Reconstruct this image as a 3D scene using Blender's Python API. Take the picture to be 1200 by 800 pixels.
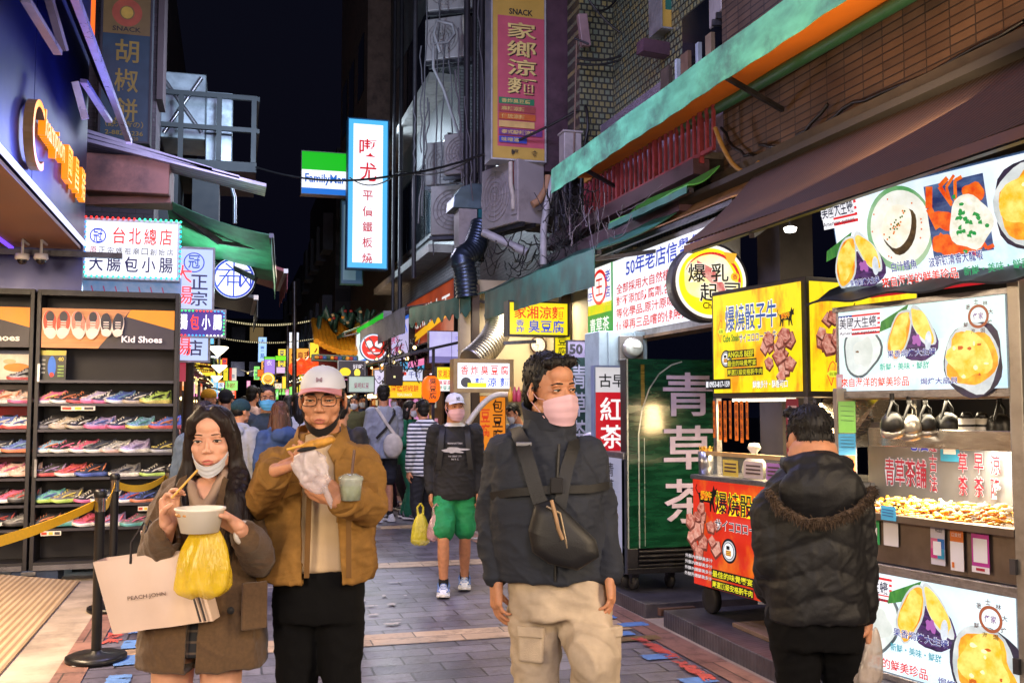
import bpy,bmesh,math,random
import numpy as np
from mathutils import Vector,Matrix
random.seed(7)
rng=np.random.default_rng(7)
for _o in list(bpy.data.objects):
 bpy.data.objects.remove(_o)
SC=bpy.context.scene
COL=SC.collection
PI=math.pi
# camera
FPX=1167.0
YAW=math.radians(15.8)
PITCH=math.radians(3.82)
CAMH=1.55
cam_d=bpy.data.cameras.new('camera')
cam=bpy.data.objects.new('camera',cam_d)
COL.objects.link(cam)
cam.location=(0,0,CAMH)
cam.rotation_euler=(PI/2+PITCH,0,-YAW)
cam_d.sensor_width=36
cam_d.lens=FPX/1200*36
cam_d.clip_start=0.05
cam_d.clip_end=2000
cam_d.dof.use_dof=True
cam_d.dof.focus_distance=6.0
cam_d.dof.aperture_fstop=14
SC.camera=cam
# world (night) and exposure
W=bpy.data.worlds.new('World')
SC.world=W
W.use_nodes=True
wn=W.node_tree
bg=wn.nodes['Background']
sky=wn.nodes.new('ShaderNodeTexSky')
sky.sky_type='NISHITA'
sky.sun_disc=False
sky.sun_elevation=math.radians(-4)
sky.sun_rotation=math.radians(200)
tint=wn.nodes.new('ShaderNodeMixRGB')
tint.blend_type='ADD'
tint.inputs[0].default_value=1
tint.inputs[2].default_value=(0.022,0.026,0.075,1)
wn.links.new(sky.outputs[0],tint.inputs[1])
wn.links.new(tint.outputs[0],bg.inputs[0])
bg.inputs[1].default_value=0.07
SC.view_settings.view_transform='Standard'
SC.view_settings.look='None'
SC.view_settings.exposure=0.2
SC.view_settings.gamma=1.0
SC.view_settings.use_curve_mapping=False
SC.cycles.use_denoising=True
SC.cycles.max_bounces=6
SC.cycles.diffuse_bounces=3
SC.cycles.glossy_bounces=3
SC.cycles.transmission_bounces=6
SC.cycles.transparent_max_bounces=8
SC.cycles.caustics_reflective=False
SC.cycles.caustics_refractive=False
SC.cycles.sample_clamp_indirect=4.0
def lamp(name,kind,loc,energy,color=(1,1,1),size=0.5,size_y=None,target=None,spot=None,spread=None):
 d=bpy.data.lights.new(name,kind)
 d.energy=energy
 d.color=color
 if kind == 'AREA':
  d.size=size
  if size_y:
   d.shape='RECTANGLE'
   d.size_y=size_y
  if spread:
   d.spread=spread
 else:
  d.shadow_soft_size=size
 if kind == 'SPOT':
  d.spot_size=spot or 1.2
  d.spot_blend=0.6
 o=bpy.data.objects.new(name,d)
 COL.objects.link(o)
 o.location=loc
 if target is not None:
  v=Vector(target)-Vector(loc)
  o.rotation_euler=v.to_track_quat('-Z','Y').to_euler()
 return o
WARM=(1.0,0.78,0.52)
COOL=(0.78,0.88,1.0)
VIOL=(0.72,0.66,1.0)
lamp('shop_ceiling_light','AREA',(-2.3,6.3,2.9),430,(1.0,0.74,0.46),0.7,3.4)
lamp('shop_ceiling_light','AREA',(-2.6,0.2,2.9),270,(1.0,0.80,0.55),0.8,3.0,target=(0.2,3.4,1.0))
lamp('stall_and_fill_light','AREA',(3.6,0.4,2.7),175,(1.0,0.76,0.50),0.8,2.4,target=(0.8,3.4,1.0))
lamp('stall_and_fill_light','AREA',(0.3,-1.0,2.3),62,(1.0,0.82,0.6),1.6,0.8,target=(0.5,3.4,1.4))  # added frontal fill for the faces, no stall stands here
lamp('street_fill','AREA',(0.4,-2.5,5.0),110,(0.72,0.70,1.0),1.2,1.2,target=(0.4,5.0,0.6))  # added ambient fill from behind the camera, no known lamp
lamp('street_fill','AREA',(0.6,8.0,6.4),230,(0.52,0.50,1.0),1.4,1.4,target=(1.0,9.6,0))  # added cool fill for the paving, no real lamp overhead
lamp('street_fill','AREA',(1.6,17.0,5.4),120,(0.85,0.80,1.0),1.4,1.4,target=(1.0,17.0,0))  # added fill for the paving farther down the street
lamp('street_fill','AREA',(0.9,4.5,7.2),200,(0.74,0.72,1.0),1.4,1.4,target=(4.4,10.5,4.6))  # added fill that lifts the dark upper facades on the right
lamp('street_fill','AREA',(1.7,9.4,3.3),40,(0.85,0.78,1.0),0.9,0.5,target=(4.2,9.7,4.3))  # added fill aimed at the balcony railing, no fixture here
# pixel -> place
_fw=Vector((math.sin(YAW)*math.cos(PITCH),math.cos(YAW)*math.cos(PITCH),math.sin(PITCH)))
_rt=Vector((math.cos(YAW),-math.sin(YAW),0))
_up=_rt.cross(_fw)
_O=Vector((0,0,CAMH))
def ray(px,py):
 return _fw+_rt*((px-600)/FPX)-_up*((py-400)/FPX)
def gz(px,py,z=0.0):
 d=ray(px,py)
 return _O+d*((z-CAMH)/d.z)
def gy(px,py,y):
 d=ray(px,py)
 return _O+d*(y/d.y)
def gx(px,py,x):
 d=ray(px,py)
 return _O+d*(x/d.x)
def gd(px,py,depth):
 return _O+ray(px,py)*depth
# colours and materials
def lin(c):
 if isinstance(c,str):
  c=c.lstrip('#')
  c=[int(c[i:i+2],16)/255 for i in (0,2,4)]
  return tuple(x/12.92 if x <= 0.04045 else ((x+0.055)/1.055) ** 2.4 for x in c)
 return tuple(c)
_MC={}
def _new(key):
 m=bpy.data.materials.new(str(key[0]) if isinstance(key,tuple) else key)
 m.use_nodes=True
 return m,m.node_tree.nodes,m.node_tree.links,m.node_tree.nodes['Principled BSDF']
def coords(N,L,axes=None,kind='Object'):
 tc=N.new('ShaderNodeTexCoord')
 if axes is None:
  return tc.outputs[kind]
 s=N.new('ShaderNodeSeparateXYZ')
 c=N.new('ShaderNodeCombineXYZ')
 L.new(tc.outputs[kind],s.inputs[0])
 for i,a in enumerate(axes):
  L.new(s.outputs['XYZ'.index(a)],c.inputs[i])
 return c.outputs[0]
def ramp(N,L,src,stops):
 r=N.new('ShaderNodeValToRGB')
 e=r.color_ramp.elements
 while len(e) < len(stops):
  e.new(0.5)
 for el,(p,c) in zip(e,stops):
  el.position=p
  el.color=(*c,1)
 L.new(src,r.inputs[0])
 return r.outputs[0]
def noise(N,L,vec,scale,detail=4,rough=0.55,stretch=None):
 if stretch:
  mp=N.new('ShaderNodeMapping')
  mp.inputs['Scale'].default_value=stretch
  L.new(vec,mp.inputs[0])
  vec=mp.outputs[0]
 n=N.new('ShaderNodeTexNoise')
 n.inputs['Scale'].default_value=scale
 n.inputs['Detail'].default_value=detail
 n.inputs['Roughness'].default_value=rough
 L.new(vec,n.inputs['Vector'])
 return n.outputs[0]
def mat(name,c,rough=0.5,metal=0.0,var=0.18,scale=7.0,bump=0.0,bscale=60.0,spec=0.5,stretch=None,dirt=None,sss=0.0,coat=0.0,sheen=0.0):
 """A painted, woven or cast surface: two tones of one colour, uneven gloss, optional grain."""
 c=lin(c)
 key=(name,c,rough,metal,var,scale,bump,bscale,stretch,dirt,sss,coat)
 if key in _MC:
  return _MC[key]
 m,N,L,B=_new(key)
 v=coords(N,L)
 n=noise(N,L,v,scale,stretch=stretch)
 lo=tuple(max(0,x*(1-var)) for x in c)
 hi=tuple(min(1,x*(1+var)) for x in c)
 col=ramp(N,L,n,[(0.3,lo),(0.7,hi)])
 if dirt:
  n2=noise(N,L,v,scale*0.45,8,0.7)
  mx=N.new('ShaderNodeMixRGB')
  L.new(ramp(N,L,n2,[(0.48,(0,0,0)),(0.68,(dirt[1],)*3)]),mx.inputs[0])
  L.new(col,mx.inputs[1])
  mx.inputs[2].default_value=(*lin(dirt[0]),1)
  col=mx.outputs[0]
 L.new(col,B.inputs['Base Color'])
 rr=N.new('ShaderNodeMapRange')
 rr.inputs[3].default_value=max(0.03,rough-0.12)
 rr.inputs[4].default_value=min(1,rough+0.12)
 L.new(n,rr.inputs[0])
 L.new(rr.outputs[0],B.inputs['Roughness'])
 B.inputs['Metallic'].default_value=metal
 B.inputs['Specular IOR Level'].default_value=spec
 if sss:
  B.inputs['Subsurface Weight'].default_value=sss
  B.inputs['Subsurface Radius'].default_value=(0.012,0.005,0.003)
  B.inputs['Subsurface Scale'].default_value=1.0
 if coat:
  B.inputs['Coat Weight'].default_value=coat
  B.inputs['Coat Roughness'].default_value=0.1
 if sheen:
  B.inputs['Sheen Weight'].default_value=sheen
 if bump:
  bn=N.new('ShaderNodeBump')
  bn.inputs['Strength'].default_value=bump
  bn.inputs['Distance'].default_value=0.004
  L.new(noise(N,L,v,bscale,3,stretch=stretch),bn.inputs['Height'])
  L.new(bn.outputs[0],B.inputs['Normal'])
 _MC[key]=m
 return m
def emi(c,s=1.0,light=False,c2=None,scale=20.0,stretch=None,lo=0.35,hi=0.65):
 """Backlit print or a lamp: gives off light, two tones when c2 is given."""
 key=('lit_print',c if isinstance(c,str) else tuple(c),s,light,c2,scale,stretch,lo,hi)
 if key in _MC:
  return _MC[key]
 m,N,L,B=_new(key)
 B.inputs['Base Color'].default_value=(*[x*0.25 for x in lin(c)],1)
 B.inputs['Roughness'].default_value=0.35
 B.inputs['Emission Strength'].default_value=s
 if c2:
  n=noise(N,L,coords(N,L),scale,5,0.6,stretch)
  L.new(ramp(N,L,n,[(lo,lin(c)),(hi,lin(c2))]),B.inputs['Emission Color'])
 else:
  B.inputs['Emission Color'].default_value=(*lin(c),1)
 m.cycles.emission_sampling='FRONT' if light else 'NONE'
 _MC[key]=m
 return m
def glass(name,c='ffffff',alpha=0.12,rough=0.05):
 key=(name,c,alpha,rough)
 if key in _MC:
  return _MC[key]
 m,N,L,B=_new(key)
 B.inputs['Base Color'].default_value=(*lin(c),1)
 B.inputs['Roughness'].default_value=rough
 B.inputs['Alpha'].default_value=alpha
 B.inputs['Specular IOR Level'].default_value=0.8
 _MC[key]=m
 return m
def tile_mat(name,axes,c1,c2,mortar,w,h,msize=0.006,rough=0.4,bump=0.5,offset=0.5,dirt=0.6,mixn=3.0,spots=False):
 """Small wall tiles or paving set out in world space on two axes, with grime."""
 key=(name,axes,c1,c2,w,h)
 if key in _MC:
  return _MC[key]
 m,N,L,B=_new(key)
 v=coords(N,L,axes)
 b=N.new('ShaderNodeTexBrick')
 b.offset=offset
 b.inputs['Scale'].default_value=1
 b.inputs['Color1'].default_value=(*lin(c1),1)
 b.inputs['Color2'].default_value=(*lin(c2),1)
 b.inputs['Mortar'].default_value=(*lin(mortar),1)
 b.inputs['Brick Width'].default_value=w
 b.inputs['Row Height'].default_value=h
 b.inputs['Mortar Size'].default_value=msize
 b.inputs['Mortar Smooth'].default_value=0.2
 L.new(v,b.inputs['Vector'])
 n=noise(N,L,v,mixn,7,0.65)
 mx=N.new('ShaderNodeMixRGB')
 mx.blend_type='MULTIPLY'
 mx.inputs[0].default_value=dirt
 L.new(b.outputs[0],mx.inputs[1])
 L.new(ramp(N,L,n,[(0.3,(0.25,0.22,0.2)),(0.65,(1.1,1.1,1.1))]),mx.inputs[2])
 if spots:
  m3=N.new('ShaderNodeMixRGB')
  m3.blend_type='MULTIPLY'
  m3.inputs[0].default_value=0.8
  L.new(mx.outputs[0],m3.inputs[1])
  L.new(ramp(N,L,noise(N,L,v,6.5,9,0.75),[(0.36,(0.35,0.33,0.34)),(0.5,(1,1,1))]),m3.inputs[2])
  mx=m3
 L.new(mx.outputs[0],B.inputs['Base Color'])
 rr=N.new('ShaderNodeMapRange')
 rr.inputs[3].default_value=rough-0.15
 rr.inputs[4].default_value=rough+0.2
 L.new(n,rr.inputs[0])
 L.new(rr.outputs[0],B.inputs['Roughness'])
 bn=N.new('ShaderNodeBump')
 bn.inputs['Strength'].default_value=bump
 bn.inputs['Distance'].default_value=0.006
 bn.invert=True
 ad=N.new('ShaderNodeMath')
 ad.operation='MULTIPLY_ADD'
 L.new(noise(N,L,v,40,4),ad.inputs[0])
 ad.inputs[1].default_value=0.35
 L.new(b.outputs[1],ad.inputs[2])
 L.new(ad.outputs[0],bn.inputs['Height'])
 L.new(bn.outputs[0],B.inputs['Normal'])
 _MC[key]=m
 return m
def streak_mat(name,c,c2,axis='X',freq=40,rough=0.5,metal=0.0,bump=0.8,var=0.25,dirt=None):
 """Corrugated or ribbed sheet: waves run across one axis."""
 key=(name,lin(c),axis,freq)
 if key in _MC:
  return _MC[key]
 m,N,L,B=_new(key)
 v=coords(N,L)
 w=N.new('ShaderNodeTexWave')
 w.bands_direction=axis
 w.inputs['Scale'].default_value=freq/20
 w.inputs['Distortion'].default_value=0.15
 L.new(v,w.inputs['Vector'])
 n=noise(N,L,v,3.0,7,0.65)
 col=ramp(N,L,n,[(0.3,lin(c)),(0.7,lin(c2))])
 L.new(col,B.inputs['Base Color'])
 B.inputs['Roughness'].default_value=rough
 B.inputs['Metallic'].default_value=metal
 bn=N.new('ShaderNodeBump')
 bn.inputs['Strength'].default_value=bump
 bn.inputs['Distance'].default_value=0.01
 L.new(w.outputs[0],bn.inputs['Height'])
 L.new(bn.outputs[0],B.inputs['Normal'])
 _MC[key]=m
 return m
# objects
def tag(o,label=None,cat=None,group=None,kind=None):
 for k,v in (('label',label),('category',cat),('group',group),('kind',kind)):
  if v:
   o[k]=v
 return o
def thing(name,label,cat,loc=(0,0,0),rz=0.0,group=None):
 o=bpy.data.objects.new(name,None)
 COL.objects.link(o)
 o.empty_display_size=0.05
 o.location=loc
 o.rotation_euler=(0,0,rz)
 return tag(o,label,cat,group)
def link(name,me,parent=None):
 o=bpy.data.objects.new(name,me)
 COL.objects.link(o)
 if parent is not None:
  o.parent=parent
 return o
def basis(d):
 d=Vector(d).normalized()
 a=Vector((0,0,1)) if abs(d.z) < 0.93 else Vector((0,1,0))
 x=a.cross(d).normalized()
 return x,d.cross(x),d
class MB:
 """Collects shapes; build() links them as ONE mesh object."""
 def __init__(s):
  s.v,s.f,s.m,s.s,s.mats,s.cur,s.T=[],[],[],[],[],0,None
 def mat(s,m):
  if m not in s.mats:
   s.mats.append(m)
  s.cur=s.mats.index(m)
  return s
 def add(s,vs,fs,smooth=False):
  b=len(s.v)
  if s.T is not None:
   vs=[s.T @ Vector(v) for v in vs]
  s.v.extend([tuple(v) for v in vs])
  for f in fs:
   s.f.append([i+b for i in f])
   s.m.append(s.cur)
   s.s.append(smooth)
  return s
 def box(s,c,d,rz=0,R=None):
  x,y,z=d[0]/2,d[1]/2,d[2]/2
  vs=[Vector((i*x,j*y,k*z)) for i in (-1,1) for j in (-1,1) for k in (-1,1)]
  M=R if R is not None else Matrix.Rotation(rz,3,'Z')
  c=Vector(c)
  vs=[M @ v+c for v in vs]
  return s.add(vs,[(0,1,3,2),(4,6,7,5),(0,4,5,1),(2,3,7,6),(0,2,6,4),(1,5,7,3)])
 def span(s,a,b):
  a,b=Vector(a),Vector(b)
  return s.box((a+b)/2,[abs(q) for q in (b-a)])
 def beam(s,a,b,w,h=None,up=None):
  """square bar from a to b"""
  a,b=Vector(a),Vector(b)
  x,y,d=basis(b-a)
  if up is not None:
   y=Vector(up)
   x=y.cross(d).normalized()
   y=d.cross(x)
  h=h or w
  vs=[p+x*(i*w/2)+y*(j*h/2) for p in (a,b) for i,j in ((-1,-1),(1,-1),(1,1),(-1,1))]
  return s.add(vs,[(3,2,1,0),(4,5,6,7),(0,1,5,4),(1,2,6,5),(2,3,7,6),(3,0,4,7)])
 def quad(s,a,b,c,d):
  return s.add([a,b,c,d],[(0,1,2,3)])
 def tube(s,pts,r,n=8,caps=True):
  pts=[Vector(p) for p in pts]
  rs=r if isinstance(r,(list,tuple)) else [r]*len(pts)
  vs,fs=[],[]
  x=None
  for i,p in enumerate(pts):
   d=(pts[min(i+1,len(pts)-1)]-pts[max(i-1,0)])
   if d.length < 1e-9:
    d=Vector((0,0,1))
   d.normalize()
   if x is None:
    x=basis(d)[0]
   x=(x-d*x.dot(d))
   x=basis(d)[0] if x.length < 1e-6 else x.normalized()
   y=d.cross(x)
   for k in range(n):
    a=2*PI*k/n
    vs.append(p+(x*math.cos(a)+y*math.sin(a))*rs[i])
  for i in range(len(pts)-1):
   for k in range(n):
    fs.append((i*n+k,i*n+(k+1) % n,(i+1)*n+(k+1) % n,(i+1)*n+k))
  s.add(vs,fs,True)
  if caps:
   s.add([vs[k] for k in range(n)][::-1],[tuple(range(n))])
   s.add(vs[-n:],[tuple(range(n))])
  return s
 def lathe(s,prof,c=(0,0,0),n=24,axis=(0,0,1),flat=False):
  x,y,d=basis(axis)
  c=Vector(c)
  vs,fs=[],[]
  for r,h in prof:
   for k in range(n):
    a=2*PI*k/n
    vs.append(c+d*h+(x*math.cos(a)+y*math.sin(a))*r)
  for i in range(len(prof)-1):
   for k in range(n):
    fs.append((i*n+k,i*n+(k+1) % n,(i+1)*n+(k+1) % n,(i+1)*n+k))
  s.add(vs,fs,not flat)
  for i,rev in ((0,True),(len(prof)-1,False)):
   if prof[i][0] > 1e-5:
    q=vs[i*n:(i+1)*n]
    s.add(q[::-1] if rev else q,[tuple(range(n))])
  return s
 def ell(s,c,r,n=16,m=10,R=None):
  vs,fs=[],[]
  c=Vector(c)
  r=r if isinstance(r,(list,tuple)) else (r,r,r)
  for i in range(m+1):
   t=PI*i/m
   for k in range(n):
    a=2*PI*k/n
    p=Vector((r[0]*math.sin(t)*math.cos(a),r[1]*math.sin(t)*math.sin(a),r[2]*math.cos(t)))
    vs.append((R @ p if R is not None else p)+c)
  for i in range(m):
   for k in range(n):
    fs.append((i*n+k,(i+1)*n+k,(i+1)*n+(k+1) % n,i*n+(k+1) % n))
  return s.add(vs,fs,True)
 def prism(s,pts,d):
  """closed outline (3-D points, anticlockwise seen from -d side) pushed along d"""
  d=Vector(d)
  p=[Vector(q) for q in pts]
  n=len(p)
  s.add(p+[q+d for q in p],[tuple(range(n))[::-1],tuple(range(n,2*n))]+[(i,(i+1) % n,(i+1) % n+n,i+n) for i in range(n)])
  return s
 def sheet(s,rows,thick=0.0,smooth=True):
  """grid of points -> surface; thick adds a back side"""
  nr,nc=len(rows),len(rows[0])
  P=[Vector(p) for r in rows for p in r]
  fs=[(i*nc+j,i*nc+j+1,(i+1)*nc+j+1,(i+1)*nc+j) for i in range(nr-1) for j in range(nc-1)]
  s.add(P,fs,smooth)
  if thick:
   nm=[]
   for i in range(nr):
    for j in range(nc):
     a=P[i*nc+min(j+1,nc-1)]-P[i*nc+max(j-1,0)]
     b=P[min(i+1,nr-1)*nc+j]-P[max(i-1,0)*nc+j]
     q=a.cross(b)
     nm.append(q.normalized() if q.length > 1e-9 else Vector((0,0,1)))
   Q=[p-q*thick for p,q in zip(P,nm)]
   s.add(Q,[f[::-1] for f in fs],smooth)
   ring=[j for j in range(nc)]+[i*nc+nc-1 for i in range(1,nr)]+[(nr-1)*nc+j for j in range(nc-2,-1,-1)]+[i*nc for i in range(nr-2,0,-1)]
   k=len(ring)
   s.add([P[i] for i in ring]+[Q[i] for i in ring],[(i,i+k,(i+1) % k+k,(i+1) % k) for i in range(k)])
  return s
 def mesh(s,name):
  me=bpy.data.meshes.new(name)
  me.from_pydata(s.v,[],s.f)
  for m in s.mats:
   me.materials.append(m)
  me.polygons.foreach_set('material_index',s.m)
  me.polygons.foreach_set('use_smooth',s.s)
  me.update()
  return me
 def build(s,name,parent=None,bevel=0.0):
  o=link(name,s.mesh(name),parent)
  if bevel:
   b=o.modifiers.new('bevel','BEVEL')
   b.width=bevel
   b.segments=2
   b.limit_method='ANGLE'
   b.angle_limit=math.radians(50)
   b.harden_normals=False
  return o
def M(m):
 return MB().mat(m)
def copy_tree(o,parent=None):
 c=o.copy()
 COL.objects.link(c)
 c.parent=parent
 for ch in list(o.children):
  copy_tree(ch,c)
 return c
def wobble(a,b,sag=0.2,n=10,jit=0.0):
 a,b=Vector(a),Vector(b)
 out=[]
 for i in range(n+1):
  t=i/n
  p=a.lerp(b,t)
  p.z -= sag*4*t*(1-t)
  if jit and 0 < i < n:
   p += Vector((random.uniform(-jit,jit),random.uniform(-jit,jit),random.uniform(-jit,jit)))
  out.append(p)
 return out
# lettering and print on signs
_TX={}
def glyphs(s,bold,res=2):
 key=(s,bold,res)
 if key not in _TX:
  cu=bpy.data.curves.new('lettering','FONT')
  cu.body=s
  cu.size=1
  cu.offset=bold
  cu.resolution_u=res
  o=bpy.data.objects.new('lettering',cu)
  COL.objects.link(o)
  bpy.context.view_layer.update()
  me=o.to_mesh()
  v=np.array([p.co[:2] for p in me.vertices]) if len(me.vertices) else np.zeros((0,2))
  f=[tuple(p.vertices) for p in me.polygons]
  o.to_mesh_clear()
  bpy.data.objects.remove(o)
  bpy.data.curves.remove(cu)
  if len(v):
   lo,hi=v.min(0),v.max(0)
  else:
   lo,hi=np.zeros(2),np.ones(2)
  _TX[key]=(v-lo,f,hi-lo)
 return _TX[key]
class Face:
 """A printed sign face W x H metres: local x right, z up from the bottom left, facing -y. u, v are fractions from the TOP left."""
 def __init__(s,w,h,bgm=None,step=0.0012):
  s.w,s.h,s.mb,s.k,s.step=w,h,MB(),0,step
  if bgm is not None:
   s.rect(0,0,1,1,bgm)
 def _put(s,pts,faces,m):
  s.mb.mat(m)
  y=-s.step*s.k
  s.mb.add([(u*s.w,y,(1-v)*s.h) for u,v in pts],faces)
  s.k += 1
  return s
 def rect(s,u0,v0,u1,v1,m):
  return s._put([(u0,v1),(u1,v1),(u1,v0),(u0,v0)],[(0,1,2,3)],m)
 def poly(s,pts,m):
  return s._put(pts,[tuple(range(len(pts)))],m)
 def ell(s,u,v,ru,rv,m,n=28,jag=0.0,a0=0.0,rot=0.0,seed=1):
  r=random.Random(seed)
  ph=[r.uniform(0,6.3) for _ in range(4)]
  pts=[]
  for k in range(n):
   a=-2*PI*k/n
   j=1+jag*sum(math.sin(a*(q+2)+ph[q]) for q in range(4))/2
   x,y=ru*j*math.cos(a)*s.w,rv*j*math.sin(a)*s.h
   c,d=math.cos(rot),math.sin(rot)
   pts.append((u+(x*c-y*d)/s.w,v+(x*d+y*c)/s.h))
  return s._put(pts,[tuple(range(n))],m)
 def ring(s,u,v,r,t,m,n=36,aspect=True):
  a=s.w/s.h if aspect else 1
  pts,fs=[],[]
  for k in range(n):
   q=-2*PI*k/n
   for rr in (r,r-t):
    pts.append((u+rr*math.cos(q),v+rr*a*math.sin(q)))
  for k in range(n):
   j=(k+1) % n
   fs.append((2*k,2*j,2*j+1,2*k+1))
  return s._put(pts,fs,m)
 def line(s,pts,t,m):
  """polyline of width t (fraction of the width)"""
  vs,fs=[],[]
  for i in range(len(pts)-1):
   a,b=Vector((pts[i][0]*s.w,pts[i][1]*s.h)),Vector((pts[i+1][0]*s.w,pts[i+1][1]*s.h))
   d=(b-a)
   if d.length < 1e-9:
    continue
   q=Vector((-d.y,d.x)).normalized()*t*s.w/2
   k=len(vs)
   for p in (a+q,b+q,b-q,a-q):
    vs.append((p.x/s.w,p.y/s.h))
   fs.append((k,k+1,k+2,k+3))
  return s._put(vs,fs,m)
 def text(s,t,u,v,h,m,w=None,bold=0.015,out=None,ow=0.05,anchor='l',skew=0.0):
  """u, v: top left (or top centre) in fractions; h: letter height, w: total width, as fractions"""
  bold=min(bold,0.012) if any(ord(q) > 0x2e80 for q in t) else bold
  ow=min(ow,0.026)
  for bd,mm in (([(bold+ow,out)] if out else [])+[(bold,m)]):
   gv,gf,sz=glyphs(t,bd)
   bv,bf,bz=glyphs(t,bold)
   if not len(gv):
    return s
   kh=h*s.h/bz[1]
   kw=w*s.w/bz[0] if w else kh
   x=gv[:,0]*kw-(sz[0]-bz[0])/2*kw
   y=gv[:,1]*kh-(sz[1]-bz[1])/2*kh
   x=x+skew*y
   x0=u*s.w-(bz[0]*kw/2 if anchor == 'c' else 0)
   y0=(1-v)*s.h-h*s.h
   s.mb.mat(mm)
   yy=-s.step*s.k
   s.mb.add([(a+x0,yy,b+y0) for a,b in zip(x,y)],gf)
   s.k += 1
  return s
 def vtext(s,t,u,v,h,m,w=None,gap=0.0,**kw):
  """characters stacked from the top; u is the column centre, h one character, w its width"""
  for i,ch in enumerate(t):
   if ch != ' ':
    s.text(ch,u,v+i*(h+gap),h,m,w=w,anchor='c',**kw)
  return s
 def build(s,name,parent=None,loc=(0,0,0),rz=0.0):
  o=s.mb.build(name,parent)
  o.location=loc
  o.rotation_euler=(0,0,rz)
  return o
def sign_frame(TL,TR,BL):
 """width, height, rz, bottom-left for a sign whose corners are given in the place"""
 TL,TR,BL=Vector(TL),Vector(TR),Vector(BL)
 d=TR-TL
 return d.xy.length,TL.z-BL.z,math.atan2(d.y,d.x),Vector((TL.x,TL.y,BL.z))
def lightbox(name,label,cat,face,loc,rz,depth,framem,rim=0.025,group=None,back=True):
 """sign cabinet: a box behind the face with a raised rim"""
 t=thing(name,label,cat,loc,rz,group)
 w,h=face.w,face.h
 b=M(framem)
 b.span((-rim,0.004,-rim),(w+rim,depth,h+rim))
 for a,c in (((-rim,-0.02,-rim),(w+rim,0.0035,-0.001)),((-rim,-0.02,h+0.001),(w+rim,0.0035,h+rim)),
     ((-rim,-0.02,0),(-0.001,0.0035,h)),((w+0.001,-0.02,0),(w+rim,0.0035,h))):
  b.span(a,c)
 b.build('cabinet',t)
 face.build('face',t)
 return t
# GROUND
ASPH=tile_mat('dark_paving','XYZ','4a464c','3a373e','26242a',0.6,0.3,0.006,0.45,0.4)
PAVE=tile_mat('street_paving','XYZ','6a6878','4e4c5e','2c2a33',0.42,0.19,0.007,0.36,0.8,dirt=0.65,mixn=1.6,spots=True)
TAN=tile_mat('tan_granite','XYZ','b89f86','9c8673','5c5048',0.62,0.165,0.006,0.45,0.5,dirt=0.5,spots=True)
KERB=tile_mat('red_kerb_stone','XYZ','8d675a','7b5a52','43342f',0.3,0.8,0.006,0.6,0.4,dirt=0.5,spots=True)
CONC=mat('concrete','9a8c7e',0.8,var=0.25,scale=3,bump=0.4,bscale=30,dirt=('3a332d',0.6))
def ground_sheet(name,x0,y0,x1,y1,z,m):
 b=M(m)
 b.quad((x0,y0,z),(x1,y0,z),(x1,y1,z),(x0,y1,z))
 return tag(b.build(name),kind='structure')
ground_sheet('ground',-80,-30,80,240,0,ASPH)
ground_sheet('street',-0.95,-8,2.95,120,0.004,PAVE)
for y in (0.35,3.47,6.59,9.71,12.83,15.95,19.07,22.2):
 ground_sheet('paving_band',-0.78,y,2.75,y+0.33,0.008,TAN)
ground_sheet('kerb_strip',-0.95,-8,-0.78,60,0.012,KERB)
ground_sheet('kerb_strip',2.75,-8,2.95,60,0.012,KERB)
ground_sheet('pavement',-6,-8,-0.95,60,0.006,CONC)
ground_sheet('pavement',2.95,-8,9,60,0.006,CONC)
def worn(name,c,keep):
 m,N,L,B=_new((name,))
 v=coords(N,L)
 L.new(ramp(N,L,noise(N,L,v,18,6),[(0.3,tuple(x*0.6 for x in lin(c))),(0.7,lin(c))]),B.inputs['Base Color'])
 B.inputs['Roughness'].default_value=0.7
 L.new(ramp(N,L,noise(N,L,v,9,9,0.75),[(keep,(1,1,1)),(keep+0.07,(0,0,0))]),B.inputs['Alpha'])
 return m
REDP,BLUP,WHTP=worn('worn_red_paint','b5483f',0.50),worn('worn_blue_paint','5580c0',0.56),worn('worn_white_paint','b9b4b4',0.54)
def mark(m,x,y,w,d,jag=0.0,seed=0):
 r=random.Random(seed)
 pts=[]
 n=44
 for k in range(n):
  a=2*PI*k/n
  q=1/max(abs(math.cos(a)),abs(math.sin(a)))
  q *= 1-jag*r.random()
  pts.append((x+w/2*q*math.cos(a),y+d/2*q*math.sin(a),0.0125+0.0004*(seed % 10)+(0.004 if seed >= 30 else 0)))
 b=M(m)
 b.add(pts,[tuple(range(n))])
 tag(b.build('road_marking'),kind='structure')
for i,y in enumerate((5.6,6.15,6.62,7.05,7.5,7.95,8.5)):
 mark(BLUP,-0.58,y,0.14,0.26,0.12,i)
for i,y in enumerate((7.3,7.75,8.15)):
 mark(REDP,-0.72,y,0.13,0.38,0.5,10+i)
for i,(px,py) in enumerate(((725,744),(772,771),(818,799),(742,733),(706,725))):
 p=gz(px,py)
 mark(BLUP,p.x,p.y,0.22,0.13,0.12,20+i)
for i,(px,py) in enumerate(((770,762),(784,770),(806,783),(822,793),(757,755))):
 p=gz(px,py)
 mark(REDP,p.x,p.y,0.11,0.3,0.5,30+i)
for i,(px,py,w,d) in enumerate(((463,684,.16,.05),(430,712,.2,.07),(459,710,.09,.1),(438,722,.1,.06),(460,733,.14,.07),(423,698,.1,.04),
         (450,700,.04,.09),(425,706,.06,.1),(464,729,.1,.03),(475,700,.03,.05),(610,688,.14,.05),(585,640,.2,.1),
         (560,632,.2,.16),(90,783,.07,.04),(322,690,.2,.05),(330,705,.1,.05))):
 p=gz(px,py)
 mark(WHTP,p.x,p.y,w,d,0.55,40+i)
p=gz(744,750)
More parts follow.
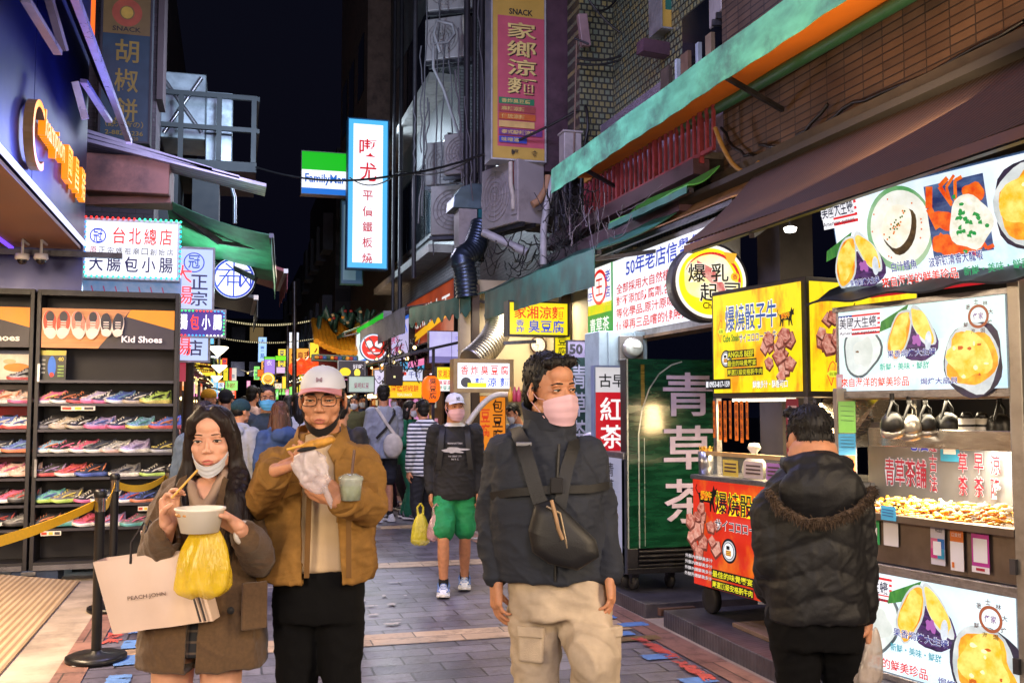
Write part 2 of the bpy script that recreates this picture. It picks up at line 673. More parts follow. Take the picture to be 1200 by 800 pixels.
mark(mat('rusty_iron','6b5636',0.6,0.3,dirt=('2b2018',0.8)),p.x,p.y,0.36,0.12,0.02,5)
tag(M(mat('concrete_slab','8e8a88',0.8,dirt=('4c4848',0.7))).span((0.75,12.9,0.004),(1.9,14.4,0.02)).build('pavement_slab'),kind='structure')
# ribbed ramp plate on the left
def ramp_mat():
 m,N,L,B=_new(('ribbed_plate',))
 v=coords(N,L)
 w=N.new('ShaderNodeTexWave')
 w.bands_direction='X'
 w.inputs['Scale'].default_value=7.0
 w.inputs['Distortion'].default_value=0.0
 L.new(v,w.inputs['Vector'])
 w2=N.new('ShaderNodeTexWave')
 w2.bands_direction='Y'
 w2.inputs['Scale'].default_value=16
 L.new(v,w2.inputs['Vector'])
 n=noise(N,L,v,2.2,7,0.65,(3,0.6,1))
 mx=N.new('ShaderNodeMixRGB')
 L.new(n,mx.inputs[0])
 mx.inputs[1].default_value=(*lin('8a7256'),1)
 mx.inputs[2].default_value=(*lin('d0b896'),1)
 m2=N.new('ShaderNodeMixRGB')
 m2.blend_type='MULTIPLY'
 m2.inputs[0].default_value=0.75
 L.new(mx.outputs[0],m2.inputs[1])
 L.new(ramp(N,L,w.outputs[0],[(0.3,(0.45,0.4,0.36)),(0.6,(1,1,1))]),m2.inputs[2])
 L.new(m2.outputs[0],B.inputs['Base Color'])
 B.inputs['Roughness'].default_value=0.45
 ad=N.new('ShaderNodeMath')
 ad.operation='MULTIPLY_ADD'
 L.new(w2.outputs[0],ad.inputs[0])
 ad.inputs[1].default_value=0.25
 L.new(w.outputs[0],ad.inputs[2])
 bn=N.new('ShaderNodeBump')
 bn.inputs['Strength'].default_value=0.8
 bn.inputs['Distance'].default_value=0.008
 L.new(ad.outputs[0],bn.inputs['Height'])
 L.new(bn.outputs[0],B.inputs['Normal'])
 return m
RAMP=ramp_mat()
b=M(RAMP)
b.prism([(-1.25,4.6,0.012),(-1.25,9.66,0.012),(-2.3,9.66,0.15),(-2.3,4.6,0.15)],(0,0,0.012))
b.prism([(-2.301,4.6,0.15),(-2.301,9.66,0.15),(-4.6,9.66,0.15),(-4.6,4.6,0.15)],(0,0,0.012))
tag(b.build('access_ramp'),'worn ribbed ramp plate rising to the brightly lit shop on the left','ramp')
# LEFT: SHOE SHOP
BLK=mat('black_powder_coat','1b1a1f',0.5,var=0.2,scale=12)
BLK2=mat('black_pegboard','211f26',0.6,var=0.15,scale=30,bump=0.3,bscale=220)
STEEL=mat('brushed_steel','9a9aa0',0.32,0.9,var=0.15,scale=20,stretch=(1,1,8),dirt=('4a4644',0.5))
DSTEEL=mat('dark_steel','4b4a50',0.4,0.85,var=0.25,scale=9,dirt=('1d1a1a',0.7))
WHITEM=mat('white_enamel','c9c9cb',0.4,var=0.08)
NAVY=mat('dark_blue_panel','141c52',0.38,0.5,var=0.35,scale=1.3)
LEDW=emi('c9d2ff',1.6)
LEDV=emi('7a4bff',1.3)
FX=-1.32
t=thing('shop_facade','dark blue metal shop fascia carrying glowing orange script letters above the pavement','shop front',(FX,9.8,0))
b=M(NAVY)
for k,(y0,y1) in enumerate(((-7.5,-5.0),(-4.99,-2.5),(-2.49,0.0),(-9.8,-7.51))):
 b.span((-0.12,y0,3.05),(0,y1-0.004,7.2))
b.build('fascia',t,0.004)
M(LEDW).span((0.002,-9.8,3.035),(0.03,0,3.062)).build('edge_light',t)
b=M(mat('soffit_panel','8d6a55',0.45,0.2,var=0.15,scale=2))
b.span((-3.4,-9.8,3.0),(-0.02,0,3.03))
b.build('soffit',t)
M(LEDV).span((-0.62,-9.8,2.985),(-0.58,0,2.998)).build('soffit_light',t)
b=M(mat('facade_end_panel','2b2f5c',0.35,0.4))
b.span((-3.4,-0.001,2.6),(-0.001,0.06,7.2))
b.build('end_panel',t)
b=M(mat('shop_back_wall','6a5546',0.7,var=0.2))
b.span((-3.5,-9.8,0.17),(-3.42,2.0,3.0))
b.build('back_wall',t)
def text3d(s,h,depth,m,msid,bold=0.02,wfac=1.0):
 gv,gf,sz=glyphs(s,bold,8 if s == 'C' else 2)
 k=h/sz[1]
 mb=MB()
 bm=bmesh.new()
 vv=[bm.verts.new((a*k*wfac,0,c*k)) for a,c in gv]
 for f in gf:
  try:
   bm.faces.new([vv[i] for i in f])
  except ValueError:
   pass
 r=bmesh.ops.extrude_face_region(bm,geom=bm.faces[:])
 nv=[g for g in r['geom'] if isinstance(g,bmesh.types.BMVert)]
 front=set(g for g in r['geom'] if isinstance(g,bmesh.types.BMFace))
 for q in nv:
  q.co.y -= depth
 bm.verts.index_update()
 mb.mat(m)
 allv=[q.co.copy() for q in bm.verts]
 mb.add(allv,[[q.index for q in f.verts] for f in bm.faces if f in front])
 mb.mat(msid)
 mb.add(allv,[[q.index for q in f.verts] for f in bm.faces if f not in front])
 bm.free()
 return mb,sz[0]*k*wfac
OR1=emi('ff9a12',1.9)
ORS=mat('letter_return','8a6a44',0.4,0.3)
ORG_S=emi('ff8c10',1.0)
for s_,y0,z0,h_,d_,wf in (('C',-2.95,3.12,0.46,0.06,1.0),('hampion',-2.45,3.36,0.24,0.05,0.95),('國',-1.45,3.34,0.27,0.05,0.85),('昌',-1.08,3.34,0.27,0.05,0.85),('猪',-0.72,3.34,0.27,0.05,0.85)):
 mb,w_=text3d(s_,h_,d_,OR1,ORS if s_ == 'C' else ORG_S,-0.012 if s_ == 'C' else 0.01,wfac=wf)
 o=mb.build('illuminated_letter',t)
 o.location=(0.02,y0,z0)
 o.rotation_euler=(0,0,PI/2)
SLAT=streak_mat('slatted_awning','23242c','34343f','Y',160,0.5,0.3,1.0)
t=thing('shop_awning','dark slatted awning with pale metal arms high above the blue shop front','awning',(0,0,0))
b=M(SLAT)
pa,pb=gx(70,0,-1.0),gx(143,152,-1.0)
b.sheet([[(-1.3,4.5,4.75),(-1.3,10.2,4.75)],[(-1.0,4.5,pb.z+0.05),(-1.0,10.2,pb.z+0.05)]],0.03,False)
b.build('slats',t)
VIO=mat('violet_lit_metal','a59fc0',0.3,0.5,var=0.2)  # violet light on the metal is put into its colour
b=M(VIO).span((-1.01,4.5,pb.z),(-0.96,10.2,pb.z+0.05))
b.build('front_rail',t)
for (a,c) in (((30,0),(68,62)),((58,0),(75,60)),((88,96),(100,140)),((98,95),(128,142))):
 M(VIO).beam(gx(a[0],a[1],-1.12),gx(c[0],c[1],-1.05),0.05,0.03).build('support_arm',t)
o=M(emi('ff6a1c',1.1,True)).box(gy(102,22,12)+Vector((0,0,0)),(0.16,0.1,0.62)).build('orange_light_panel')
tag(o,'narrow glowing orange panel high beside the snack sign with yellow crest','sign')
for i,(px,lb) in enumerate(((26,'left white dome security camera under the dark shop soffit'),(48,'right white dome security camera under the dark shop soffit'))):
 p=gy(px,303,9.3)
 t=thing('security_camera',lb,'camera',p,0,'dome security cameras')
 M(WHITEM).lathe([(0.0,0.04),(0.055,0.04),(0.06,0.0),(0.05,-0.01),(0.0,-0.01)]).build('housing',t)
 M(mat('smoked_dome','1a1a22',0.1)).ell((0,0,-0.012),(0.042,0.042,0.04)).build('dome',t)
 M(WHITEM).tube([(0,0,0.04),(0,0,0.16),(0,0.25,0.16)],0.012).build('bracket',t)
t=thing('cross_bar','dark bar under the fascia that carries the two dome cameras','bar',gy(37,296,9.55))
M(DSTEEL).beam((-0.75,0,0),(0.75,0,0),0.05).build('rail',t)
# shoe cabinets
CY=9.75
def cab_pt(px,py):
 return gy(px,py,CY)
CB,CT=cab_pt(120,665).z,cab_pt(120,341).z
xR,xM,xL=cab_pt(207,500).x,cab_pt(36,500).x,cab_pt(-140,500).x
SHELFY=[446,473,503,531,559,590,618]
def cabinet(x0,x1,label,art):
 t=thing('shoe_cabinet',label,'cabinet',(x0,CY,CB),0,'tall black shoe cabinets')
 w,h,d=x1-x0,CT-CB,0.34
 for x in (0,w):
  s=0.035
  M(BLK).span((max(0,x-s),-0.0,0.0),(max(s,x),d,h)).build('side_panel',t,0.003)
 M(BLK).span((0.036,0.0,0),(w-0.036,d,0.07)).build('plinth',t)
 M(BLK).span((0.036,0.0,h-0.05),(w-0.036,d,h)).build('top_panel',t)
 M(BLK2).span((0.036,d-0.03,0.07),(w-0.036,d-0.002,h-0.05)).build('back_panel',t)
 M(mat('rail_edge','6a6a72',0.3,0.7)).span((0.036,-0.014,0.0),(w-0.036,-0.001,0.045)).build('front_rail',t)
 for py in SHELFY:
  z=cab_pt(120,py).z-CB
  s=M(BLK).span((0.036,0.01,z-0.014),(w-0.036,d-0.031,z)).build('shelf',t)
  M(mat('shelf_edge','3a3942',0.35,0.4)).span((0.037,0.002,z-0.02),(w-0.037,0.0095,z+0.004)).build('shelf_edge',s)
 f=art(w-0.08)
 f.build('header_sign',t,(0.04,0.025,cab_pt(120,408).z-CB),0)
 for z in (0.9,1.75):
  M(STEEL).box((0.03,-0.004,z),(0.02,0.008,0.16)).build('hinge',t)
 for x in (0.12,w-0.12):
  M(DSTEEL).tube([(x,0.08,-0.02),(x,0.08,-CB+0.07)],0.02).lathe([(0.0,-0.015),(0.045,-0.015),(0.045,0.015),(0,0.015)],(x,0.08,-CB+0.055),16,(1,0,0)).build('castor',t)
 return t
HDR=mat('header_dark','35303a',0.5)
ORG=mat('header_orange','f09a1e',0.5,var=0.04)
WOODP=mat('printed_wood','c98a52',0.5,var=0.25,scale=3,stretch=(1,1,12))
HH=cab_pt(120,362).z-cab_pt(120,408).z
CREAM=mat('print_cream','e8d9c6',0.5,var=0.1)
REDPR=mat('print_red','c0482c',0.5,var=0.3,scale=40)
CORAL=mat('print_coral','d9856c',0.5,var=0.3,scale=40)
PDK=mat('print_dark','2c2a33',0.5)
def art_kids(w):
 f=Face(w,HH,HDR)
 f.poly([(0,0),(0.66,0),(0.42,1),(0,1)],WOODP)
 f.poly([(0.66,0),(1,0),(1,0.5),(0.63,0.18)],ORG)
 for i,(u,m) in enumerate(((0.06,REDPR),(0.16,REDPR),(0.27,CORAL),(0.38,CORAL),(0.48,PDK),(0.57,PDK))):
  k=1 if i < 4 else 0.82
  f.ell(u,0.42,0.055*k,0.36*k,CREAM,rot=0.12 if i % 2 else-0.12)
  f.ell(u,0.36,0.05*k,0.3*k,m,rot=0.12 if i % 2 else-0.12)
  f.ell(u,0.22,0.03*k,0.14*k,PDK)
  f.ell(u,0.6,0.042*k,0.12*k,CREAM)
  for v in (0.34,0.4,0.46):
   f.line([(u-0.02,v),(u+0.02,v)],0.008,CREAM)
 f.text('Kid Shoes',0.6,0.68,0.17,mat('print_white','f4f2f0',0.5),w=0.31,bold=0.03)
 return f
def art_other(w):
 f=Face(w,HH,HDR)
 f.poly([(0,0),(0.62,0),(0.4,1),(0,1)],WOODP)
 f.poly([(0.66,0),(1,0),(1,0.5),(0.63,0.18)],ORG)
 f.text('Shoes',0.71,0.68,0.17,mat('print_white','f4f2f0',0.5),w=0.22,bold=0.03)
 return f
cabinet(xM+0.02,xR,'black shoe cabinet headed Kid Shoes filled with rows of colourful trainers',art_kids)
cabinet(xL,xM,'black shoe cabinet cut by the photo edge with pale pink shoes',art_other)
SH_DARK=mat('shoe_opening','141317',0.8)
def shoe_mesh():
 mb=MB()
 mats=[mat('shoe_upper','888888'),mat('shoe_sole','dddddd'),mat('shoe_accent','eeeeee'),SH_DARK]
 mb.mats=mats[:]
 Lh=0.125
 def half(x):
  tt=(x+Lh)/(2*Lh)
  return 0.046*(1-(1-min(1,tt/0.30)) ** 2.2) ** 0.5*(1-0.24*math.exp(-((tt-0.62)/0.16) ** 2))*(1 if tt < 0.86 else (1-((tt-0.86)/0.14) ** 2*0.75) ** 0.5)
 n=15
 xs=[-Lh+2*Lh*(i/(n-1)) for i in range(n)]
 xs[0] += 0.002
 xs[-1] -= 0.001
 mb.mat(mats[1])
 rings=[]
 for x in xs:
  tt=(x+Lh)/(2*Lh)
  spring=0.014*max(0,1-tt/0.25) ** 2
  w=half(x)+0.004
  th=0.024+0.010*tt
  rings.append([(x,-w,spring+0.002),(x,-w-0.003,spring+th*0.5),(x,-w,spring+th),(x,w,spring+th),(x,w+0.003,spring+th*0.5),(x,w,spring+0.002)])
 rings=[r+[r[0]] for r in rings]
 mb.sheet(rings,0,True)
 mb.add([r for r in rings[0][:6]],[(0,1,2,3,4,5)])
 mb.add([r for r in rings[-1][:6]],[(5,4,3,2,1,0)])
 mb.mat(mats[0])
 def top(x):
  tt=(x+Lh)/(2*Lh)
  pts=[(0,0.036),(0.12,0.052),(0.3,0.064),(0.45,0.083),(0.58,0.108),(0.7,0.098),(0.85,0.098),(1,0.112)]
  for (a,p),(c,q) in zip(pts,pts[1:]):
   if a <= tt <= c:
    k=(tt-a)/(c-a)
    return p+(q-p)*k
  return pts[-1][1]
 rows=[]
 for x in xs:
  tt=(x+Lh)/(2*Lh)
  w,zt=half(x),top(x)
  zb=0.024+0.010*tt+0.014*max(0,1-tt/0.25) ** 2
  row=[]
  for k in range(13):
   a=PI*k/12
   c=math.cos(a)
   row.append((x,-w*(abs(c) ** 0.7)*(1 if c > 0 else-1)*(1-0.38*math.sin(a)*(1 if tt > 0.4 else 0.4)),zb+(zt-zb)*math.sin(a) ** 0.8))
  rows.append(row)
 mb.sheet(rows,0,True)
 mb.add(rows[-1],[tuple(range(13))])
 mb.add(rows[0],[tuple(range(13))[::-1]])
 mb.mat(mats[3])
 mb.ell((0.055,0,0.101),(0.046,0.022,0.008),14,6)
 mb.mat(mats[2])
 for k in range(4):
  x=-0.055+k*0.019
  z=top(x)+0.002
  mb.tube([(x,-0.026,z-0.010),(x+0.004,-0.012,z),(x+0.004,0.012,z),(x,0.026,z-0.010)],0.0042,5)
 for s in (-1,1):
  for (x0,z0,x1,z1,r) in ((-0.03,0.047,0.06,0.075,0.008),(-0.045,0.04,0.0,0.06,0.007),(0.075,0.045,0.105,0.095,0.009),(0.01,0.05,0.05,0.05,0.006)):
   mb.tube([(x0,s*(half(x0)+0.0005),z0),((x0+x1)/2,s*(half((x0+x1)/2)-0.001),(z0+z1)/2),(x1,s*(half(x1)-0.004),z1)],[r*0.4,r,r*0.5],6)
  for x in (-0.09,-0.07):
   mb.ell((x,s*half(x)*0.75,0.05),(0.012,0.006,0.006),8,5)
 return mb.mesh('shoe')
SHC={'pink': 'd9418e','black': '26242a','red': 'c92a2a','blue': '2b57c4','navy': '26304f','white': 'd6d3d0','beige': 'b8a58d','silver': '9da0a8','purple': '8d76bd','green': 'a8d12b',
  'sky blue': '5f9fd0','orange': 'd9702a','yellow': 'd8c62a','teal': '33a6a6','grey': '6d6c72','hot pink': 'e32c74','lilac': 'a596cf','peach': 'd9a99a'}
for k_ in SHC:
 c_=lin(SHC[k_])
 g_=sum(c_)/3
 SHC[k_]=tuple(0.68*q+0.32*g_+0.008 for q in c_)
SHM=shoe_mesh()
ORD=['first','second','third','fourth','fifth','sixth','seventh','eighth']
rows_kid=[
 (473,[(51,'pink','white','yellow'),(71,'black','white','orange'),(89.5,'black','red','orange'),(105,'lilac','pink','white'),(119,'navy','pink','white'),(135,'blue','white','sky blue'),(156,'navy','beige','white'),(177,'green','yellow','black')]),
 (503,[(52,'black','grey','silver'),(69,'beige','beige','white'),(89,'black','beige','white'),(110.5,'purple','pink','blue'),(137.5,'navy','pink','white'),(159,'sky blue','yellow','teal'),(188,'blue','red','orange')]),
 (531,[(51,'sky blue','white','orange'),(69,'black','white','pink'),(92,'hot pink','white','silver'),(110.5,'navy','white','grey'),(129,'silver','peach','white'),(152,'lilac','white','purple'),(188,'black','silver','yellow')]),
 (559,[(52,'black','red','purple'),(76,'red','white','hot pink'),(100,'navy','blue','orange'),(140,'grey','white','navy'),(177,'black','green','white')]),
 (590,[(49.5,'teal','green','blue'),(71,'grey','green','yellow'),(98,'black','pink','white'),(119,'navy','white','silver'),(147,'blue','white','red'),(165,'navy','orange','blue')]),
 (618,[(46,'black','grey','orange'),(66,'silver','teal','black'),(97,'hot pink','white','red'),(122,'purple','white','hot pink'),(154,'grey','teal','pink'),(184,'black','white','red')]),
]
rows_left=[
 (446,[(20,'silver','red','black')]),
 (473,[(-4,'peach','white','orange'),(21,'peach','pink','white'),(-24,'pink','white','white')]),
 (503,[(14,'white','red','blue'),(-8,'blue','red','white')]),
 (531,[(14,'blue','orange','sky blue'),(-12,'navy','white','silver')]),
 (559,[(22,'peach','peach','white'),(2,'peach','white','pink'),(-20,'pink','white','red')]),
 (590,[(20,'grey','black','red'),(4,'pink','white','red'),(-18,'black','white','grey')]),
 (618,[(15,'grey','black','silver'),(-10,'navy','white','red')]),
]
for where,rows in (('Kid Shoes',rows_kid),('edge',rows_left)):
 for si,(py,items) in enumerate(rows):
  for k,(px,u,s_,a) in enumerate(items):
   p=cab_pt(px+1,py)
   o=bpy.data.objects.new('trainer',SHM)
   COL.objects.link(o)
   o.location=(p.x+0.02,CY+0.13,p.z+0.001)
   o.rotation_euler=(0,0,math.radians(14+10*((k*7+si*3) % 3)))
   sc=1.12+0.05*((k+si) % 2)
   o.scale=(sc,sc,sc)
   for i,cc in enumerate((u,s_,a)):
    o.material_slots[i].link='OBJECT'
    o.material_slots[i].material=mat('trainer_'+('upper','sole','accent')[i],SHC[cc],0.45,var=0.3,scale=45)
   order=sorted(items)
   n_=ORD[order.index((px,u,s_,a))]
   wh='left of %s row %s in the Kid Shoes cabinet' if where == 'Kid Shoes' else 'left of %s row %s in the cabinet at the photo edge'
   row=['top','second','third','fourth','fifth','sixth','seventh'][si] if True else ''
   lab='%s trainer with %s sole, %s in %s shoe row, %s cabinet' % (u,s_,n_,row,'Kid Shoes' if where == 'Kid Shoes' else 'edge of photo')
   tag(o,lab,'shoe','trainers on the cabinet shelves')
p=cab_pt(60,445)
t=thing('insole_pack','black pack holding a bright blue insole on the upper cabinet shelf','package',(p.x,CY+0.1,p.z))
f=Face(0.215,0.27,mat('pack_black','1d1f1c',0.4))
f.rect(0,0,1,0.16,mat('pack_yellow','c9b93a',0.4))
f.ell(0.45,0.55,0.16,0.36,mat('insole_blue','2f6fd0',0.5))
f.ell(0.45,0.82,0.09,0.08,mat('insole_red','c0392b',0.5))
f.text('40',0.68,0.22,0.14,mat('pack_yellow','c9b93a',0.4),bold=0.03)
for q in range(4):
 f.rect(0.68,0.5+q*0.11,0.92,0.56+q*0.11,mat('pack_green','6f8f3a',0.4,var=0.5,scale=60))
 f.rect(0.05,0.3+q*0.14,0.2,0.36+q*0.14,mat('pack_grey','8f9086',0.4))
f.build('front',t,(-0.107,-0.022,0))
M(mat('pack_black','1d1f1c',0.4)).span((-0.108,-0.02,0),(0.108,0.02,0.27)).build('box',t)
p=cab_pt(14,446)
t=thing('insole_display','white and orange insole display card on the upper shelf at photo edge','package',(p.x,CY+0.2,p.z))
f=Face(0.3,0.28,mat('pack_white','d9d2c8',0.4))
f.rect(0,0,1,0.12,mat('pack_navy','2a3560',0.4))
f.ell(0.5,0.55,0.36,0.14,mat('insole_orange','e08a2c',0.5))
f.ell(0.3,0.36,0.18,0.08,mat('insole_tan','d8b48c',0.5))
f.build('front',t,(-0.15,-0.012,0))
M(mat('pack_white','d9d2c8',0.4)).span((-0.151,-0.01,0),(0.151,0.01,0.28)).build('card',t)
for (x0,y0,x1,y1,c,lb) in ((0,470,28,450,'a79a98','pale grey backing card behind pink shoes in the edge cabinet'),(0,501,28,476,'b3222a','red backing card behind shoes in the edge cabinet'),(0,557,28,536,'6e1f2a','dark red patterned backing card in the edge cabinet')):
 a,c_=cab_pt(x0-20,y0),cab_pt(x1,y1)
 o=M(mat('backing_card',c,0.5,var=0.2)).span((a.x,CY+0.285,a.z),(c_.x,CY+0.295,c_.z)).build('backing_card')
 tag(o,lb,'card')
for i,(px,py,wpx,lb) in enumerate(((92,477,34,'price strip under the top shoe shelf, red and yellow print'),(171,594,16,'small price ticket under the fifth shoe shelf'),(173,622,14,'small price ticket under the lowest shoe shelf'),(60,623,20,'orange price ticket under the lowest shoe shelf'))):
 p=cab_pt(px,py)
 f=Face(wpx/120,0.04,mat('ticket_white','d8d2c6',0.5))
 f.rect(0.03,0.2,0.3,0.8,mat('ticket_red','b8432f',0.5))
 f.rect(0.4,0.2,0.6,0.8,mat('ticket_yellow','c9b23c',0.5))
 f.rect(0.68,0.2,0.95,0.8,mat('ticket_dark','3c3a3c',0.5))
 o=f.build('price_ticket',None,(p.x-wpx/240,CY-0.018,p.z-0.03))
 tag(o,lb,'ticket','price tickets on the cabinet')
t=thing('storage_box','dark blue metal box standing under the shoe cabinets','box',(xM-0.02,CY+0.3,0))
M(mat('blue_steel','33405c',0.5,0.4,dirt=('1c1c22',0.6))).span((-0.1,-0.3,0.008),(0.28,0.05,CB-0.002)).build('body',t,0.004)
M(STEEL).span((-0.02,-0.32,CB-0.04),(0.1,-0.301,CB-0.01)).build('latch',t)
tag(M(mat('kerb_concrete','78797a',0.8,var=0.3,dirt=('33353a',0.7))).span((xM+0.3,10.3,0.006),(-0.4,12.0,0.10)).build('kerb_step'),kind='structure')
# barrier posts and yellow belt
STB=mat('black_post_paint','17171b',0.35,0.3)
def post(loc,label):
 t=thing('barrier_post',label,'barrier post',loc,0,'black belt barrier posts')
 M(STB).lathe([(0,0.0),(0.175,0.0),(0.18,0.008),(0.178,0.028),(0.15,0.038),(0.04,0.046),(0.03,0.06),(0,0.06)],n=40).build('base',t)
 M(STB).tube([(0,0,0.05),(0,0,0.9)],0.03,16).build('pole',t)
 M(mat('chrome','c9c9cc',0.15,1.0)).tube([(0,0,0.9),(0,0,0.985)],0.033,16).build('belt_head',t)
 M(STB).lathe([(0.036,0.985),(0.038,1.0),(0.038,1.025),(0.03,1.035),(0,1.035)],n=20).build('cap',t)
 return t
P1,P2,P3=Vector((-0.76,6.68,0.012)),Vector((-0.84,8.28,0.012)),gz(195,692)+Vector((0,0,0.012))
post(P1,'black belt post standing nearest, its round base beside the blue paint marks')
post(P2,'black belt post in the middle of the yellow belt, behind the shopping bag')
post(P3,'black belt post at the far end of the yellow belt in front of the cabinet')
YB=mat('yellow_webbing','e3ac0c',0.55,var=0.08,scale=60)
def belt(a,c,sag,lab):
 rows=[[],[]]
 a,c=Vector(a),Vector(c)
 n=16
 for i in range(n+1):
  k=i/n
  p=a.lerp(c,k)
  z=p.z-sag*4*k*(1-k)
  tw=0.006*math.sin(5*k)
  rows[0].append((p.x+tw,p.y,z-0.028))
  rows[1].append((p.x-tw,p.y,z+0.028))
 o=M(YB).sheet(rows,0.003).build('barrier_belt')
 tag(o,lab,'belt','yellow barrier belts')
pe=gy(-60,648,5.6)
belt(pe,P1+Vector((-0.036,0,0.94)),0.03,'yellow barrier belt from the nearest post out of the photo')
belt(P1+Vector((0.0,0.037,0.94)),P2+Vector((0,-0.037,0.94)),0.06,'yellow barrier belt between the two nearer posts')
belt(P2+Vector((0.036,0,0.94)),P3+Vector((-0.036,0,0.94)),0.05,'yellow barrier belt running to the post in front of the cabinet')
# LEFT: SIGNS AND AWNINGS OVER THE STREET
def placed(px0,py0,px1,py1,Y):
 """sign square to the street whose corners are seen at these pixels, at distance Y"""
 a,c=gy(px0,py0,Y),gy(px1,py1,Y)
 d=gy(px0,py1,Y)
 return Vector((a.x,Y,(c.z+d.z)/2)),c.x-a.x,a.z-(c.z+d.z)/2
FRM=mat('sign_frame_metal','8e8f94',0.4,0.6,var=0.2,dirt=('3b3835',0.6))
FRD=mat('sign_frame_dark','35343a',0.5,0.4,var=0.2)
RED,BLUE,NAVYE,INK=emi('d8231f',0.95),emi('1f3fc4',0.95),emi('20205e',0.6),emi('15131c',0.3)
WHT,WHTL=emi('f6f6fb',1.0),emi('f2f4ff',1.1,True)
YEL,YELL=emi('ffe21a',1.0),emi('ffe21a',1.05,True)
GRN,ORN=emi('0f9a3c',0.9),emi('f5821e',1.0)
BLK_E=emi('0c0b10',0.1)
def led_border(t,w,h,cols,r=0.012,d=0.05,n=None,y=-0.03):
 for k,c in enumerate(cols):
  mb=M(emi(c,2.2))
  L_=2*(w+h)
  N_=int(L_/d)
  for i in range(N_):
   q=i/N_
   if int(q*len(cols)) != k:
    continue
   s_=q*L_
   if s_ < w:
    p=(s_,y,h)
   elif s_ < w+h:
    p=(w,y,h-(s_-w))
   elif s_ < 2*w+h:
    p=(w-(s_-w-h),y,0)
   else:
    p=(0,y,s_-2*w-h)
   mb.ell(p,r,6,4)
  mb.build('led_border',t)
loc,w,h=placed(101,258,207,325,10.6)
f=Face(w,h,WHTL)
f.ring(0.13,0.27,0.088,0.012,BLUE)
f.text('冠',0.13,0.14,0.26,BLUE,w=0.1,anchor='c')
for i,c in enumerate('台北總店'):
 f.text(c,0.36+i*0.17,0.1,0.3,emi('e8392c',0.95),w=0.135,anchor='c',bold=0.01)
for i,c in enumerate('原正宗媽祖廟口創始店'):
 f.text(c,0.085+i*0.093,0.47,0.12,emi('b3304a',0.8) if i == 0 else INK,w=0.07,anchor='c',bold=0.005)
for i,c in enumerate('大腸包小腸'):
 f.text(c,0.12+i*0.19,0.63,0.28,NAVYE,w=0.15,anchor='c',bold=0.03)
t=lightbox('light_box_sign','bright white light box for sausage snacks ringed with coloured LED dots','sign',f,loc,0,0.18,WHITEM)
led_border(t,w+0.03,h+0.03,['ff2a20','36ffb0','24d8ff','24d8ff','36ffd0','3a8cff'])
lamp('sign_glow','AREA',(loc.x+w/2,10.4,loc.z-0.2),14,(0.5,0.75,1.0),0.8,0.3,target=(loc.x+w/2,9.6,0.5))
t=thing('wall_poster','pale pink menu board below the white light box, tilted','poster',(loc.x-0.05,10.9,loc.z-0.46),0)
f=Face(0.95,0.5,emi('9cb0e0',0.45,c2='6fa0d8'))
for k in range(7):
 f.line([(0.08+k*0.12,0.2),(0.16+k*0.12,0.75)],0.012,emi('a83a6a',0.6))
f.build('board',t)
TEAL=mat('green_tarpaulin','3f8a64',0.55,var=0.35,scale=4,dirt=('16231d',0.7))
ALU=streak_mat('aluminium_sheet','a9a7b4','8a8796','Y',60,0.3,0.6,0.6)
t=thing('metal_awning','pale metal roof sheet sloping out over the street beside the shop front','awning',(0,0,0))
a,c=gy(90,163,10.9),gy(312,219,10.9)
b=M(ALU)
for k in range(3):
 z=k*0.05
 b.prism([a+Vector((0,0,z)),c+Vector((-0.28*k,0,z+0.02*k)),c+Vector((-0.28*k,0,z+0.02*k+0.035)),a+Vector((0,0,z+0.035))],(0,0.5-0.1*k,0))
b.build('roof_sheet',t)
BRN=mat('rusty_duct','6d4a3c',0.6,0.3,var=0.3,scale=4,dirt=('2a1c18',0.8))
a2,c2=gy(99,176,11.0),gy(198,228,11.0)
M(BRN).span((a2.x,11.0,c2.z),(c2.x,11.9,a2.z-0.02)).build('fascia_box',t,0.01)
M(BRN).beam(gy(95,236,11.2),gy(200,234,11.2),0.08).beam(gy(185,236,11.2),gy(198,200,11.2),0.06).build('support_beam',t)
t=thing('green_awning','dusty green tarpaulin awning on folding arms behind the sausage sign','awning',(0,0,0))
n0,n1,f1,f0=gy(195,234,11.6),gy(318,276,11.6),gy(322,330,14.2),gy(205,296,14.2)
rows=[]
for i in range(9):
 k=i/8
 A,C=n0.lerp(n1,k),f0.lerp(f1,k)
 rows.append([A.lerp(C,j/8)+Vector((0,0,-0.07*math.sin(PI*j/8)-0.05*math.sin(PI*k))) for j in range(9)])
b=M(TEAL).sheet(rows,0.01)
b.sheet([[n1.lerp(f1,j/12)+Vector((0,0,-q*(0.22+0.03*math.sin(j*2.2)))) for j in range(13)] for q in (0,0.5,1)],0.006)
b.build('canvas',t)
M(DSTEEL).beam(n1,f1,0.05).build('front_bar',t)
M(DSTEEL).beam(gy(200,243,11.9),gy(258,284,12.1),0.06).beam(gy(258,284,12.1),gy(310,292,12.3),0.04).build('folding_arm',t)
M(DSTEEL).beam(gy(255,304,13.4),gy(300,327,13.0),0.06).build('folding_arm',t)
lamp('tarpaulin_fill','AREA',(-0.4,12.4,2.9),18,(0.6,1.0,0.86),0.8,0.2,target=(-0.3,12.7,4.0))  # added fill that brightens the underside of the green canvas
